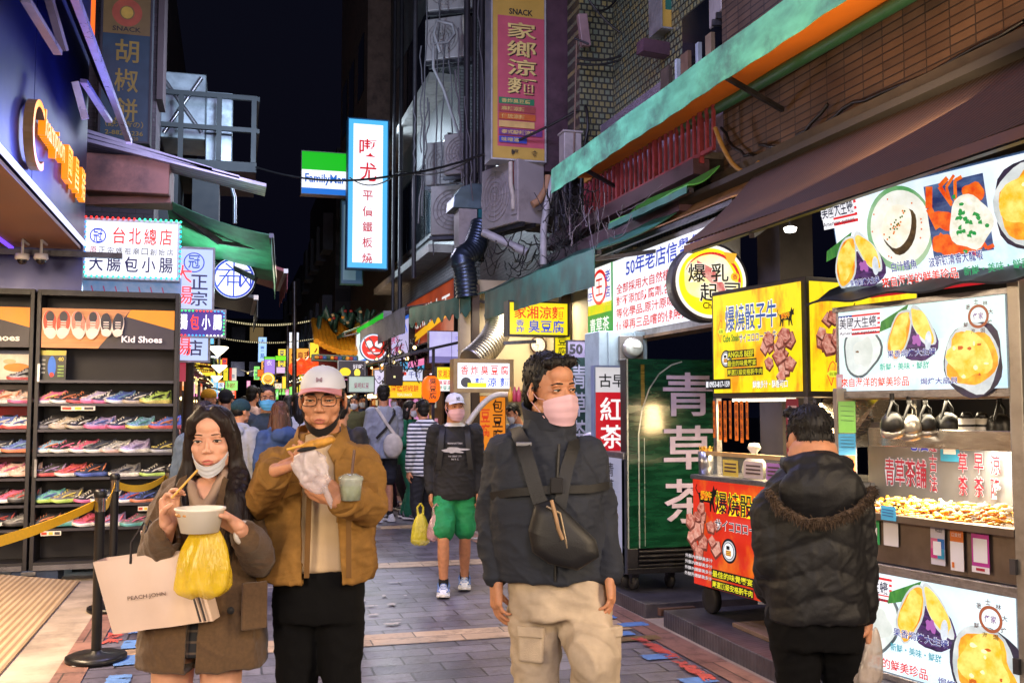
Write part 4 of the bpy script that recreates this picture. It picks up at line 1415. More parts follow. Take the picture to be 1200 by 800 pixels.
M(HOODM).prism([(x,0,z) for x,z in prof],(0,0.5,0)).build('shell',t,0.01)
M(mat('teal_panel','1f6a72',0.4,0.3)).span((0.36,-0.012,-0.4),(0.52,0.4,-0.005)).build('side_panel',t)
M(ACM).span((0.08,-0.01,-0.55),(0.34,0.3,-0.01)).build('neck',t)
def flex_duct(pts,r,label,m,name='exhaust_duct',ring=0.05):
 P=[Vector(q) for q in pts]
 fine=[]
 for i in range(len(P)-1):
  p0,p1,p2,p3=P[max(i-1,0)],P[i],P[i+1],P[min(i+2,len(P)-1)]
  for j in range(16):
   k=j/16
   fine.append(0.5*((2*p1)+(p2-p0)*k+(2*p0-5*p1+4*p2-p3)*k*k+(3*p1-p0-3*p2+p3)*k ** 3))
 fine.append(P[-1])
 L_=sum((fine[i+1]-fine[i]).length for i in range(len(fine)-1))
 n=int(L_/ring*3)
 out,rs,acc,tgt,i=[],[],0.0,0.0,0
 for k in range(n+1):
  tgt=L_*k/n
  while i < len(fine)-2 and acc+(fine[i+1]-fine[i]).length < tgt:
   acc += (fine[i+1]-fine[i]).length
   i += 1
  seg=(fine[i+1]-fine[i])
  out.append(fine[i]+seg*max(0,min(1,(tgt-acc)/max(1e-9,seg.length))))
  rs.append(r*(1.0 if k % 3 else 0.92))
 o=M(m).tube(out,rs,18).build(name)
 return tag(o,label,'duct','flexible exhaust ducts')
DUCTD=mat('dark_flex_duct','3c4654',0.35,0.8,var=0.2)
DUCTS=mat('silver_flex_duct','8f8a82',0.35,0.8,var=0.15,dirt=('50483e',0.5))
flex_duct([gy(565,262,13.2),gy(556,290,13.1),gy(542,303,13.0),gy(545,318,13.0),gy(548,348,13.0)],0.16,'dark ribbed exhaust duct bending down below the curved hood',DUCTD)
flex_duct([gy(583,366,12.5),gy(584,384,12.4),gy(572,405,12.2),gy(552,424,12.0)],0.18,'silver ribbed duct curving down to the fried tofu stall',DUCTS)
tag(M(mat('grey_pvc','8a898c',0.5)).tube([gy(566,272,12.3),gy(618,296,12.0)],0.055,12).build('drain_pipe'),'stubby grey pipe sticking out under the air conditioner','pipe')
tag(M(mat('grey_pvc','8a898c',0.5)).tube([gy(650,205,11.6),gy(641,240,11.6),gy(637,270,11.6),gy(637,310,11.6)],0.045,10).build('conduit'),'pale grey flexible conduit hanging left of the red railing','pipe')
tag(M(mat('lagged_pipe','8d6a4c',0.7)).tube([gy(643,206,11.9),gy(640,222,11.9),gy(631,236,11.9),gy(624,240,11.9)],0.05,10).build('lagged_pipe'),'brown lagged pipe beside the beige air conditioner','pipe')
PIPE=mat('facade_pipe','2e2c32',0.5,0.2,dirt=('1f1d20',0.6))
for i,px in enumerate((462,470,486,547,556,564,652,662,668)):
 Y=21 if px < 480 else (15.5 if px < 500 else (13.5 if px < 600 else 12.2))
 p=gy(px,150,Y)
 tag(M(PIPE).tube([(p.x,Y,3.6),(p.x,Y,11)],0.035+0.012*(i % 2),8).build('downpipe'),'grey vertical pipe on the dark right-hand facade','pipe','vertical pipes on the facade')
tag(M(mat('grey_pvc','8a898c',0.5)).tube([gy(516,62,14.8),gy(509,40,14.8),gy(512,25,14.8),gy(530,28,14.8),gy(533,40,14.8),gy(524,50,14.8),gy(508,52,14.8),gy(508,80,14.8),gy(520,105,14.8),gy(538,160,14.8)],0.025,8).build('looped_hose'),'pale hose coiled in a loop on the upper facade','hose')
CBL=mat('black_cable','0e0d10',0.5)
def cable(pts,r,label,m=CBL,name='cable',grp='cables strung along the facades'):
 return tag(M(m).tube(pts,r,6).build(name),label,'cable',grp)
ca,cb,cc=gy(300,196,15.6),gy(455,207,13.5),gy(686,124,11.3)
cable(wobble(ca,cb,0.12)+wobble(cb,cc,0.16)[1:],0.016,'black cable crossing the street from the platform to the mosaic wall')
cable(wobble(gy(410,208,20),gy(470,200,16),0.2)+wobble(gy(470,200,16),gy(560,182,12.6),0.15)[1:],0.012,'second black cable passing over the tall white sign')
cable([cc,gy(688,130,11.2),gy(689,150,11.2),gy(683,180,11.2),gy(680,230,11.2)],0.018,'black cable dropping beside the junction box')
for i,(a,c,s_) in enumerate((((673,45),(690,52),0),((676,68),(762,46),0.12),((676,75),(762,52),0.1),((690,0),(760,46),0.15),((722,0),(700,12),0.05))):
 cable(wobble(gy(*a,11.1),gy(*c,11.0),s_),0.014,'black cable looping over the green mosaic wall',grp='cables on the mosaic wall')
cable(wobble(gy(676,45,11.1),gy(672,205,11.1),0),0.012,'pale brown cable running down the mosaic wall',mat('brown_cable','5a463a',0.6))
for i,(a,c,s_) in enumerate((((845,150),(905,185),0.25),((905,178),(1000,120),0.12),((1000,120),(1200,25),0.1),((890,170),(970,122),0.3))):
 cable(wobble(gx(*a,4.2),gx(*c,4.2),s_*0.4,jit=0.02),0.014,'black cable pinned along the brown tiles above the awning',grp='cables on the brown tiles')
cable(wobble(gx(838,150,4.0),gx(890,190,4.1),0.2),0.02,'yellowish cable hanging at the end of the red railing',mat('yellow_cable','8a6a3a',0.6))
def tangle(box,Y0,Y1,n,r,label,m,seed,L_=0.5):
 rr=random.Random(seed)
 mb=M(m)
 for _ in range(n):
  p=gy(rr.uniform(box[0],box[2]),rr.uniform(box[1],box[3]),rr.uniform(Y0,Y1))
  q=p+Vector((rr.uniform(-1,1)*L_*0.5,rr.uniform(-1,1)*L_,rr.uniform(-0.6,0.35)*L_))
  mb.tube(wobble(p,q,rr.uniform(0.02,0.4)*L_,9,0.012),r*rr.uniform(0.6,1.3),4)
 return tag(mb.build('cable_tangle'),label,'cables',None,'stuff')
tangle((645,215,700,285),10.6,11.6,130,0.006,'thick tangle of cables below the junction box',CBL,3)
tangle((660,240,830,262),8.6,11.0,60,0.004,'pale wires tangled along the balcony slab under the red railing',mat('pale_wire','5a5258',0.5),4,0.55)
tangle((570,270,660,310),11.8,12.6,40,0.007,'dark wires in the gap under the air conditioner',CBL,5,0.6)
tangle((452,395,500,425),15.0,15.6,40,0.010,'black coiled cables bundled over the pink sign',CBL,6,0.6)
rr=random.Random(8)
for k in range(12):
 x0=rr.uniform(480,572)
 Y=15.2 if x0 < 530 else 13.4
 cable(wobble(gy(x0,rr.uniform(-20,120),Y),gy(x0+rr.uniform(-14,14),rr.uniform(170,300),Y),rr.uniform(-0.03,0.03),10,0.025),0.011,'thin wire hanging down the dark facade left of the pink sign',mat('grey_wire','5a585e',0.5),grp='wires hanging down the dark facade')
# RIGHT: HERBAL TEA SHOP
t=thing('herbal_tea_light_box','long white light box with red and blue writing and green end','sign',(3.85,10.45,2.31),RZ)
w,h=3.05,0.77
M(FRM).span((-0.04,0.004,-0.06),(w+0.04,0.2,h+0.05)).build('cabinet',t)
M(mat('rusty_trim','6a5138',0.6,0.4,dirt=('2c2018',0.7))).span((-0.04,-0.02,-0.09),(w+0.04,0.2,-0.062)).build('lower_trim',t)
f=Face(w,h,emi('eef2fb',1.0,True))
f.text('50年老店信譽保證',0.36,0.03,0.235,emi('2038b8',0.9),w=0.64,bold=0.03)
for i,tx in enumerate(('全部採用大自然植物原料製成','對不添加防腐劑,各式香料色素','等化學品,原汁原味,不加冰水','值得再三品嚐的健康好茶。')):
 f.text(tx,0.275,0.33+i*0.165,0.135,emi('d0262a',0.9),w=0.70-(0.06 if i == 3 else 0),bold=0.025)
f.rect(0,0,0.25,1,emi('f3f4ee',1.0))
f.rect(0,0.52,0.25,0.68,emi('f2d21e',1.0,c2='9fcf2c',scale=3))
f.rect(0,0.66,0.25,1,emi('2fa84a',0.9,c2='0f8a3c',scale=4))
f.rect(0.235,0,0.25,1,emi('1c9a4a',0.9))
f.ell(0.12,0.29,0.075,0.25,emi('e2231f',0.95))
f.ell(0.12,0.29,0.06,0.2,emi('f5f3ec',1.0))
f.text('王',0.12,0.17,0.24,emi('d8231f',0.9),w=0.07,anchor='c',bold=0.05)
f.vtext('百年',0.03,0.1,0.17,emi('2038b8',0.9),w=0.05,gap=0.05)
f.vtext('老店',0.205,0.08,0.17,emi('2038b8',0.9),w=0.05,gap=0.05)
f.text('青草茶',0.03,0.72,0.2,emi('f6f8f2',1.0),w=0.19,bold=0.04)
f.build('face',t)
lamp('sign_glow','AREA',(3.5,9.0,2.5),28,(0.95,0.95,1.0),1.8,0.5,target=(2.4,9.0,0.3))
PBL=mat('pale_blue_paint','8fa3ae',0.55,0.1,var=0.1,dirt=('59656c',0.5))
t=thing('shop_column','pale blue metal column under the herbal tea light box carrying an electricity meter','column',(3.38,8.9,0.006))
M(PBL).span((0,0,0),(0.5,0.4,2.28)).build('column',t,0.01)
M(PBL).span((0.09,-0.02,0),(0.11,-0.001,2.28)).span((0.36,-0.02,0),(0.38,-0.001,2.28)).build('seam',t)
p=gy(741,408,8.82)
t=thing('electricity_meter','round glass electricity meter on a grey plate above the red tea banner','meter',(p.x,8.86,p.z))
M(mat('meter_plate','6d6a66',0.5,0.2)).box((0,0,0),(0.24,0.05,0.24)).build('plate',t,0.006)
M(mat('meter_ring','a9a9a8',0.3,0.7)).lathe([(0,0.025),(0.1,0.025),(0.1,0.06),(0.08,0.07),(0.08,0.075),(0,0.075)],axis=(0,-1,0),n=28).build('ring',t)
M(mat('meter_glass','b9c4bd',0.08)).lathe([(0.078,0.07),(0.078,0.12),(0.065,0.14),(0,0.145)],axis=(0,-1,0),n=28).build('glass',t)
M(mat('meter_dial','d9dcd2',0.4)).box((0,-0.15,0.02),(0.08,0.006,0.04)).build('dial',t)
loc,w,h=placed(665,399,692,540,9.6)
f=Face(w,h,mat('dark_green_banner','1d3a38',0.5,var=0.1))
f.rect(0,0,1,0.14,mat('lilac_banner','8d84a6',0.5))
f.text('50',0.08,0.025,0.09,PDK,w=0.6,bold=0.05)
f.text('年',0.74,0.065,0.045,PDK,w=0.2)
f.vtext('青草茶',0.5,0.2,0.2,mat('banner_letter','a5a8bd',0.5),w=0.66,gap=0.03,bold=0.035)
lightbox('tea_banner','dark green vertical banner with a lilac top reading 50','banner',f,loc,0,0.04,FRD,rim=0.006)
loc,w,h=placed(697,430,745,528,7.75)
f=Face(w,h,emi('e8e6ea',0.6,True))
f.rect(0,0.3,1,1,emi('c81a28',0.75,True))
f.text('古早味',0.1,0.08,0.16,emi('16141a',0.2),w=0.98,bold=0.03)
f.vtext('紅茶',0.42,0.36,0.28,emi('f4f0f0',0.9),w=0.6,gap=0.05,bold=0.04)
lightbox('tea_banner','white and red vertical tea banner standing on the tea cart','banner',f,loc,0,0.06,mat('banner_blue_rim','6a7ea8',0.4),rim=0.014)
t=thing('tea_cart','tea cart with a lilac price list along its street side','cart',(3.0,8.5,0.14),RZ)
M(DSTEEL).span((0,0.02,0.1),(1.1,0.5,1.0)).build('body',t,0.006)
M(STEEL).span((-0.02,0.0,1.002),(1.12,0.52,1.06)).build('counter_top',t,0.006)
f=Face(1.08,0.92,emi('aeb0cc',0.5))
cols=['紅茶','百草茶','枸杞茶','苦茶','青草茶']
for i,tx in enumerate(['百草茶','冬瓜茶','枸杞茶','苦瓜茶','青草茶']):
 f.vtext(tx,0.12+i*0.19,0.04,0.12,emi('1c2036',0.15),w=0.13,gap=0.02,bold=0.02)
 f.vtext('600',0.12+i*0.19,0.49,0.05,emi('a83a50',0.4),w=0.09,gap=0.012)
 f.vtext('大小',0.12+i*0.19,0.69,0.06,emi('2a3a9a',0.4),w=0.1,gap=0.012)
 f.text('%d0' % (9-i),0.12+i*0.19,0.86,0.08,emi('b02a40',0.5),w=0.1,anchor='c')
f.ell(0.3,0.13,0.06,0.1,emi('d0262a',0.7))
f.build('price_list',t,(0.01,-0.0,0.09))
for x in (0.08,1.0):
 M(mat('castor_rubber','17161a',0.7)).lathe([(0,-0.018),(0.05,-0.018),(0.055,0),(0.05,0.018),(0,0.018)],(x,0.08,-0.02+0.055),16,(1,0,0)).build('castor',t)
t=thing('plastic_bag','scrunched clear plastic bag beside the red tea banner','bag',(3.06,8.25,1.2))
M(mat('scrunched_plastic','a9a4b4',0.25,var=0.3)).ell((0,0,0.07),(0.1,0.08,0.07),14,8).build('bag',t)
CHK=mat('chequer_plate','5d5c64',0.38,0.8,var=0.15)
def chequer():
 m,N,L,B=_new(('chequer_plate_steel',))
 v=coords(N,L)
 w=[]
 for ang in (0.785,-0.785):
  mp=N.new('ShaderNodeMapping')
  mp.inputs['Rotation'].default_value=(0,0,ang)
  mp.inputs['Scale'].default_value=(1.0,3.0,1)
  L.new(v,mp.inputs[0])
  q=N.new('ShaderNodeTexVoronoi')
  q.inputs['Scale'].default_value=12
  q.inputs['Randomness'].default_value=0
  L.new(mp.outputs[0],q.inputs['Vector'])
  w.append(q.outputs[0])
 mx=N.new('ShaderNodeMath')
 mx.operation='MINIMUM'
 L.new(w[0],mx.inputs[0])
 L.new(w[1],mx.inputs[1])
 n=noise(N,L,v,3,7,0.65)
 L.new(ramp(N,L,n,[(0.3,lin('4a4850')),(0.7,lin('77757e'))]),B.inputs['Base Color'])
 B.inputs['Metallic'].default_value=0.75
 B.inputs['Roughness'].default_value=0.42
 bn=N.new('ShaderNodeBump')
 bn.inputs['Strength'].default_value=0.9
 bn.inputs['Distance'].default_value=0.006
 bn.invert=True
 L.new(mx.outputs[0],bn.inputs['Height'])
 L.new(bn.outputs[0],B.inputs['Normal'])
 return m
CHK=chequer()
tag(M(CHK).span((2.97,6.9,0.0),(3.9,9.4,0.11)).build('steel_platform',None,0.006),'far chequer plate platform under the tea cart and green cooler','platform','chequer plate platforms')
tag(M(CHK).span((2.99,-2,0.0),(3.95,6.62,0.12)).build('steel_platform',None,0.006),'near chequer plate platform under the steak and seafood stalls','platform','chequer plate platforms')
tag(M(mat('rust_angle','5a4238',0.6,0.4)).beam((2.975,6.66,0.10),(3.25,6.66,0.10),0.05,0.05).build('angle_bar'),'rusty angle bar at the near platform corner','bar')
tag(M(mat('slat_deck','6d5a4a',0.6,0.2)).span((3.2,5.4,0.121),(3.6,6.0,0.15)).build('drain_board',None,0.004),'small wooden board on the platform under the steak cart','board')
t=thing('drinks_cooler','green glass fronted drinks cooler with large lilac characters on castors','cooler',(3.02,7.35,0.12))
w,h0,h1=0.78,0.33,1.82
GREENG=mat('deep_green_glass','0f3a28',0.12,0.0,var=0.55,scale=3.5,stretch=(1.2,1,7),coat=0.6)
M(DSTEEL).span((0,0.012,h0+0.002),(w,0.13,h1)).build('body',t,0.005)
f=Face(w,h1-h0,GREENG,step=0.0018)
YG=mat('painted_gold_reflection','6a5a1e',0.3,var=0.6,scale=8,stretch=(1,1,9))  # gold reflection in the glass, painted on as a strip of colour
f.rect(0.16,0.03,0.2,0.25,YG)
WLN=mat('silver_trim_line','a9b0b4',0.3,0.4)
arc=[(0.13,1.0),(0.13,0.4),(0.17,0.27),(0.25,0.16),(0.36,0.08),(0.5,0.03),(0.62,0.012)]
f.line(arc,0.014,WLN)
f.line([(0.01,0.0),(0.01,1.0)],0.016,WLN)
f.line([(0.19,0.99),(0.19,0.42)],0.006,WLN)
LIL=mat('lilac_vinyl','b3a6c4',0.5)
f.vtext('青草茶',0.68,0.07,0.235,LIL,w=0.56,gap=0.05,bold=0.05)
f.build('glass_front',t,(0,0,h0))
b=M(DSTEEL).span((0.0,0.0,0.13),(w,0.13,0.175)).span((0,0.0,0.176),(0.09,0.13,h0))
for k in range(4):
 b.prism([(0.1,0.0,0.185+k*0.036),(0.1,0.03,0.2+k*0.036),(0.1,0.03,0.212+k*0.036),(0.1,0.0,0.2+k*0.036)],(w-0.1,0,0))
b.span((0.1,0.031,0.176),(w,0.13,h0))
b.build('vent_base',t,0.003)
for x,y in ((0.08,0.07),(w-0.06,0.07),(0.4,0.09)):
 c_=M(mat('castor_rubber','17161a',0.7)).lathe([(0,-0.022),(0.045,-0.022),(0.055,-0.012),(0.055,0.012),(0.045,0.022),(0,0.022)],(x,y,0.055),18,(1,0.2,0)).build('castor',t)
 M(DSTEEL).span((x-0.03,y-0.03,0.1),(x+0.03,y+0.03,0.129)).beam((x-0.028,y,0.05),(x-0.028,y,0.105),0.012,0.03).beam((x+0.028,y,0.05),(x+0.028,y,0.105),0.012,0.03).build('castor_fork',c_)
p=gy(833,330,6.95)
t=thing('round_sign','round yellow light sign with dark brush characters and red swirl','sign',p,-0.12)
r=0.285
M(FRD).lathe([(0,0.0),(r+0.02,0.0),(r+0.025,0.02),(r+0.025,0.16),(0,0.16)],axis=(0,1,0),n=44).build('cabinet',t)
f=Face(2*r,2*r)
f.ell(0.5,0.5,0.5,0.5,emi('f3eee4',1.0),48)
f.ell(0.5,0.5,0.455,0.455,YELL,48)
f.ell(0.48,0.45,0.36,0.33,emi('f6efd0',1.0,c2='f2dc6a',scale=4),40,0.06)
for k in range(26):
 a0,a1=-2.75+k*0.118,-2.75+(k+1)*0.118
 f.line([(0.5+0.385*math.cos(a0),0.5+0.385*math.sin(a0)),(0.5+0.385*math.cos(a1),0.5+0.385*math.sin(a1))],0.008+0.03*min(1,k/12),emi('d5202a',0.9))
f.poly([(0.28,0.22),(0.52,0.34),(0.72,0.62),(0.62,0.68),(0.45,0.5),(0.3,0.36)],emi('d04a50',0.8,c2='f0c0b0',scale=18))
f.poly([(0.66,0.1),(0.85,0.12),(0.8,0.26),(0.72,0.24)],emi('f0b030',0.95))
for ch,u,v,s_ in (('爆',0.28,0.27,0.25),('乳',0.6,0.26,0.25),('起',0.44,0.53,0.25),('司',0.77,0.52,0.22)):
 f.text(ch,u,v,s_,emi('15131c',0.15),w=s_,anchor='c',bold=0.035,out=emi('f8f2e0',1.0),ow=0.03)
f.ell(0.81,0.44,0.06,0.06,emi('f2c320',1.0))
f.text('香',0.81,0.4,0.075,emi('c8202a',0.9),w=0.07,anchor='c')
f.text('Cheese',0.35,0.79,0.09,emi('15131c',0.15),w=0.32,bold=0.02)
f.build('face',t,(-r,-0.004,-r))
# STEAK CART
FLAME=emi('e8401c',0.85,True,c2='f6a21e',scale=5,stretch=(1,1,0.6),lo=0.42,hi=0.7)
YFLM=emi('f4dc1c',1.0,True,c2='f0901c',scale=4,stretch=(1.6,1,0.6),lo=0.48,hi=0.62)
MEAT=emi('a04a3c',0.85,c2='e0a08c',scale=34,lo=0.38,hi=0.6)
MEATD=emi('5a2420',0.6,c2='a85a48',scale=20)
MEATL=emi('c4705e',0.85,c2='e8b8a4',scale=30)
def beef(f,u,v,s,seed,asp):
 r=random.Random(seed)
 for k in range(16):
  a=r.uniform(0,6.28)
  d=r.random() ** 0.6
  uu,vv=u+s*0.85*d*math.cos(a),v+s*asp*d*math.sin(a)
  q=s*r.uniform(0.28,0.5)
  pts=[]
  n=r.choice((4,5,5,6))
  o=r.uniform(0,6)
  for j in range(n):
   b_=o-2*PI*j/n
   pts.append((uu+q*math.cos(b_)*r.uniform(0.75,1.1),vv+q*asp*math.sin(b_)*r.uniform(0.75,1.1)))
  cx,cy=sum(p[0] for p in pts)/n,sum(p[1] for p in pts)/n
  f.poly(pts,MEATD)
  f.poly([(cx+(p[0]-cx)*0.86,cy+(p[1]-cy)*0.84-0.01*asp) for p in pts],MEAT if k % 3 else MEATL)
  f.line([(cx-q*0.5,cy-q*0.2),(cx+q*0.4,cy+q*0.3)],q*0.12,MEATL)
def cow(f,u,v,s,asp,m):
 f.poly([(u+s*x,v+s*asp*y) for x,y in ((-1,-0.15),(-0.2,-0.3),(0.55,-0.35),(0.72,-0.75),(0.85,-0.45),(1.1,-0.6),(1.0,-0.3),(1.05,0.0),(0.8,-0.05),(0.7,0.3),(0.85,0.95),(0.72,0.95),(0.5,0.42),
              (0.4,0.95),(0.28,0.95),(0.25,0.4),(-0.4,0.38),(-0.45,0.95),(-0.58,0.95),(-0.62,0.45),(-0.85,0.95),(-0.97,0.92),(-0.85,0.35))][::-1],m)
 f.line([(u-s,v-s*asp*0.1),(u-s*1.25,v-s*asp*0.45),(u-s*1.1,v-s*asp*0.7)],s*0.08,m)
 f.text('爆燒牛',u-s*0.1,v-s*asp*0.3,s*asp*0.55,emi('f06a1c',0.9),w=s*1.2,anchor='c',bold=0.05,out=emi('f6e21e',1.0),ow=0.06)
def seal(f,u,v,r,asp):
 f.ell(u,v,r,r*asp,emi('14202e',0.2),32)
 f.ell(u,v,r*0.82,r*0.82*asp,emi('c9ccd2',0.8),32)
 f.ell(u,v,r*0.7,r*0.7*asp,emi('14202e',0.2),32)
 f.ell(u,v,r*0.64,r*0.64*asp,emi('eef0f2',0.9),32)
 f.rect(u-r*0.34,v-r*asp*0.05,u+r*0.34,v+r*asp*0.4,emi('d8b03a',0.9))
 for k in range(3):
  f.rect(u-r*0.36,v+r*asp*(0.0+0.14*k),u+r*0.36,v+r*asp*(0.06+0.14*k),emi('a8303a',0.8))
 f.rect(u-r*0.2,v-r*asp*0.42,u+r*0.24,v-r*asp*0.12,emi('1c1c22',0.2))
def isle(f,u,v,s,asp):
 pts=[(0.2,-1),(0.5,-0.75),(0.42,-0.2),(0.2,0.4),(-0.05,1.0),(-0.25,0.6),(-0.5,0.2),(-0.4,-0.3),(-0.1,-0.8)]
 q=[(u+s*x,v+s*asp*y) for x,y in pts]
 f.line(q+[q[0]],s*0.1,emi('e0452c',0.9))
 f.ell(u+s*0.2,v+s*asp*0.05,s*0.75,s*asp*0.28,emi('d6e03a',1.0))
 f.text('台灣',u+s*0.2,v-s*asp*0.1,s*asp*0.3,emi('7a7a1c',0.7),w=s*1.0,anchor='c')
t=thing('steak_cart','yellow and red steak cube food cart on wheels with lit sign and roof posts','food cart',(3.31,6.43,0.12),math.radians(-81.7))
CW=0.975
sb=M(mat('sign_dark_frame','3c3a3e',0.5,0.5,dirt=('6a5a4a',0.4))).span((-0.02,0.006,1.50),(CW+0.0,0.95,2.255)).build('sign_cabinet',t,0.006)
f=Face(CW-0.04,0.69,YFLM)
A=f.w/f.h
isle(f,0.09,0.37,0.05,A*1.7)
f.text('爆燒骰子牛',0.16,0.13,0.26,emi('3f66b8',0.6),w=0.59,bold=0.035,out=emi('f6f6fa',1.0),ow=0.05)
f.text('Cube Steak',0.13,0.415,0.075,emi('2f8a2a',0.7),w=0.2,bold=0.03)
f.text('サイコロロースト牛',0.33,0.42,0.09,emi('2a3f86',0.5),w=0.42,bold=0.03,out=emi('f6f6fa',1.0),ow=0.05)
cow(f,0.86,0.3,0.075,A,emi('15131c',0.15))
seal(f,0.18,0.66,0.066,A)
beef(f,0.82,0.68,0.175,4,A)
for i,tx in enumerate(('ANGUS BEEF','最佳的味覺饗宴','嚴選頂級安格斯牛肉')):
 wd=(0.3,0.33,0.4)[i]
 f.rect(0.295,0.59+i*0.088,0.305+wd,0.665+i*0.088,emi('15131c',0.15))
 f.text(tx,0.3,0.6+i*0.088,0.058,emi('d8d22a',0.9),w=wd,bold=0.03)
f.rect(0.03,0.865,0.34,0.965,emi('16181f',0.15))
f.text('0953-817-159',0.08,0.885,0.06,emi('e8eaf0',0.9),w=0.25,bold=0.03)
f.rect(0.04,0.885,0.07,0.945,emi('e8eaf0',0.9))
f.text('鮮嫩多汁・酥香可口',0.6,0.895,0.07,emi('f4f4f6',1.0),w=0.37,bold=0.03,out=emi('4a4a4e',0.3),ow=0.03)
f.build('sign_face',sb,(0.01,-0.004,1.535))
f=Face(0.9,0.69,YFLM)
beef(f,0.22,0.55,0.2,9,f.w/f.h)
cow(f,0.46,0.28,0.1,f.w/f.h,emi('15131c',0.15))
isle(f,0.12,0.84,0.07,f.w/f.h*1.2)
f.text('爆燒骰子牛',0.24,0.76,0.12,emi('1b2036',0.2),w=0.6,bold=0.04,out=emi('f6f6fa',1.0),ow=0.05)
f.text('Cube Steak',0.24,0.9,0.06,emi('15131c',0.15),w=0.3,bold=0.02)
f.build('sign_face',sb,(CW+0.006,0.03,1.535),PI/2)
for (x,y) in ((-0.02,0.0),(CW-0.04,0.0),(-0.02,0.9),(CW-0.04,0.9)):
 M(STEEL).span((x,y+0.008,0.93),(x+0.04,y+0.05,1.499)).build('post',t)
M(STEEL).span((-0.1,-0.14,0.93),(CW+0.06,0.95,0.962)).build('counter_top',t,0.005)
body=M(DSTEEL).span((-0.08,-0.12,0.2),(CW+0.04,0.93,0.928)).build('body',t,0.006)
f=Face(CW+0.1,0.73,emi('d8301c',0.8,True,c2='f2861e',scale=4,stretch=(1.2,1,0.7),lo=0.5,hi=0.72))
A=f.w/f.h
cow(f,0.16,0.15,0.1,A,emi('15131c',0.15))
beef(f,0.16,0.5,0.17,14,A)
f.text('爆燒骰子牛',0.33,0.08,0.2,emi('1b1e3a',0.2),w=0.62,bold=0.04,out=emi('f4e21e',1.0),ow=0.06)
f.text('サイコロロースト牛',0.33,0.33,0.1,emi('1b1e3a',0.2),w=0.6,bold=0.03,out=emi('f4f4f6',1.0),ow=0.05)
seal(f,0.47,0.6,0.075,A)
for i in range(2):
 f.rect(0.3,0.79+i*0.095,0.72,0.87+i*0.095,emi('15131c',0.15))
 f.text(('最佳的味覺饗宴','嚴選頂級安格斯牛肉')[i],0.31,0.8+i*0.095,0.06,emi('e8e02a',0.9),w=0.4,bold=0.03)
for i in range(4):
 f.text('外酥內嫩鮮美多汁',0.02,0.7+i*0.055,0.036,emi('e8e4e6',0.7),w=0.3,bold=0.02,out=emi('6a4a4a',0.3),ow=0.03)
f.build('front_panel',body,(-0.09,-0.124,0.2))
for (x,y) in ((0.0,-0.04),(CW-0.04,-0.04),(0.0,0.85),(CW-0.04,0.85)):
 wl=M(mat('tyre_rubber','141317',0.75)).lathe([(0.05,-0.022),(0.092,-0.026),(0.1,-0.012),(0.1,0.012),(0.092,0.026),(0.05,0.022)],(x,y,0.1),28,(0.1,1,0)).build('wheel',t)
 M(STEEL).lathe([(0,-0.02),(0.05,-0.02),(0.05,0.02),(0,0.02)],(x,y,0.1),20,(0.1,1,0)).build('wheel_hub',wl)
 M(DSTEEL).beam((x-0.04,y+0.045,0.09),(x-0.02,y+0.04,0.2),0.02,0.05).build('wheel_bracket',wl)
M(emi('fff0d0',4.0,True)).span((0.08,0.1,1.475),(0.72,0.13,1.494)).build('light_tube',t)
lamp('stall_lamp','AREA',tuple((t.matrix_world if False else Matrix.Translation(t.location) @ Matrix.Rotation(t.rotation_euler.z,4,'Z')) @ Vector((0.45,0.35,1.46))),60,(1.0,0.74,0.38),0.6,0.3)
M(mat('stainless','a8a29a',0.25,0.9,stretch=(1,1,6),scale=15)).prism([(0.42,0.55,1.18),(0.42,0.35,1.18),(0.42,0.35,1.27),(0.62,0.45,1.49),(0.62,0.55,1.49)][::-1],(0.5,0,0)).build('extractor_hood',t)
M(glass('guard_glass','dfe8e4',0.10)).span((0.05,-0.08,0.963),(CW,-0.075,1.1)).build('glass_guard',t)
M(mat('wooden_rail','a88a5c',0.5,var=0.2)).beam((-0.02,-0.08,1.115),(CW,-0.08,1.115),0.028).build('guard_rail',t)
for i,(x,w_,c_,lb) in enumerate(((0.22,0.17,'c8b04a',''),(0.45,0.2,'b8a9a4',''),(0.68,0.15,'9a6aa8',''))):
 f=Face(w_,0.11,mat('notice_'+c_,c_,0.5))
 for k in range(3):
  f.rect(0.12,0.2+k*0.22,0.88,0.3+k*0.22,mat('notice_ink','4a3a34',0.6))
 f.build('notice',t,(x,-0.09,0.97))
M(mat('green_gasket','a8c43a',0.5)).beam((0.45,0.1,1.0),(0.8,0.1,1.0),0.03).build('tray_edge',t)
f=Face(0.12,0.45,mat('crimson_notice','7a1f30',0.5))
for k in range(6):
 f.rect(0.15,0.1+k*0.13,0.85,0.16+k*0.13,mat('notice_pale','b89a9a',0.5))
f.build('menu_board',t,(0.8,-0.02,1.04))
def local(t,p):
 return Matrix.Translation(t.location) @ Matrix.Rotation(t.rotation_euler.z,4,'Z') @ Vector(p)
for k in range(7):
 f=Face(0.034,0.26+0.012*(k % 3),mat('orange_strip','e0761a',0.55,var=0.06))
 f.vtext('牛肉串燒價目'[k % 3:k % 3+4],0.5,0.08,0.17,mat('strip_ink','5a1f10',0.6),w=0.6,gap=0.04)
 o=f.build('hanging_menu_strip',None,local(t,(0.03+k*0.062,-0.03,1.22-0.012*(k % 3))),math.radians(-81.7)+0.15*((k*5) % 3-1))
 tag(o,'narrow orange paper menu strip hanging under the steak cart sign','menu strip','orange menu strips on the steak cart')
c_=thing('skewer_cup','steel cup full of wooden skewers on the corner of the steak cart','cup',local(t,(-0.02,-0.06,0.964)))
M(STEEL).lathe([(0,0),(0.05,0),(0.055,0.16),(0.052,0.16),(0.048,0.01),(0,0.01)]).build('cup',c_)
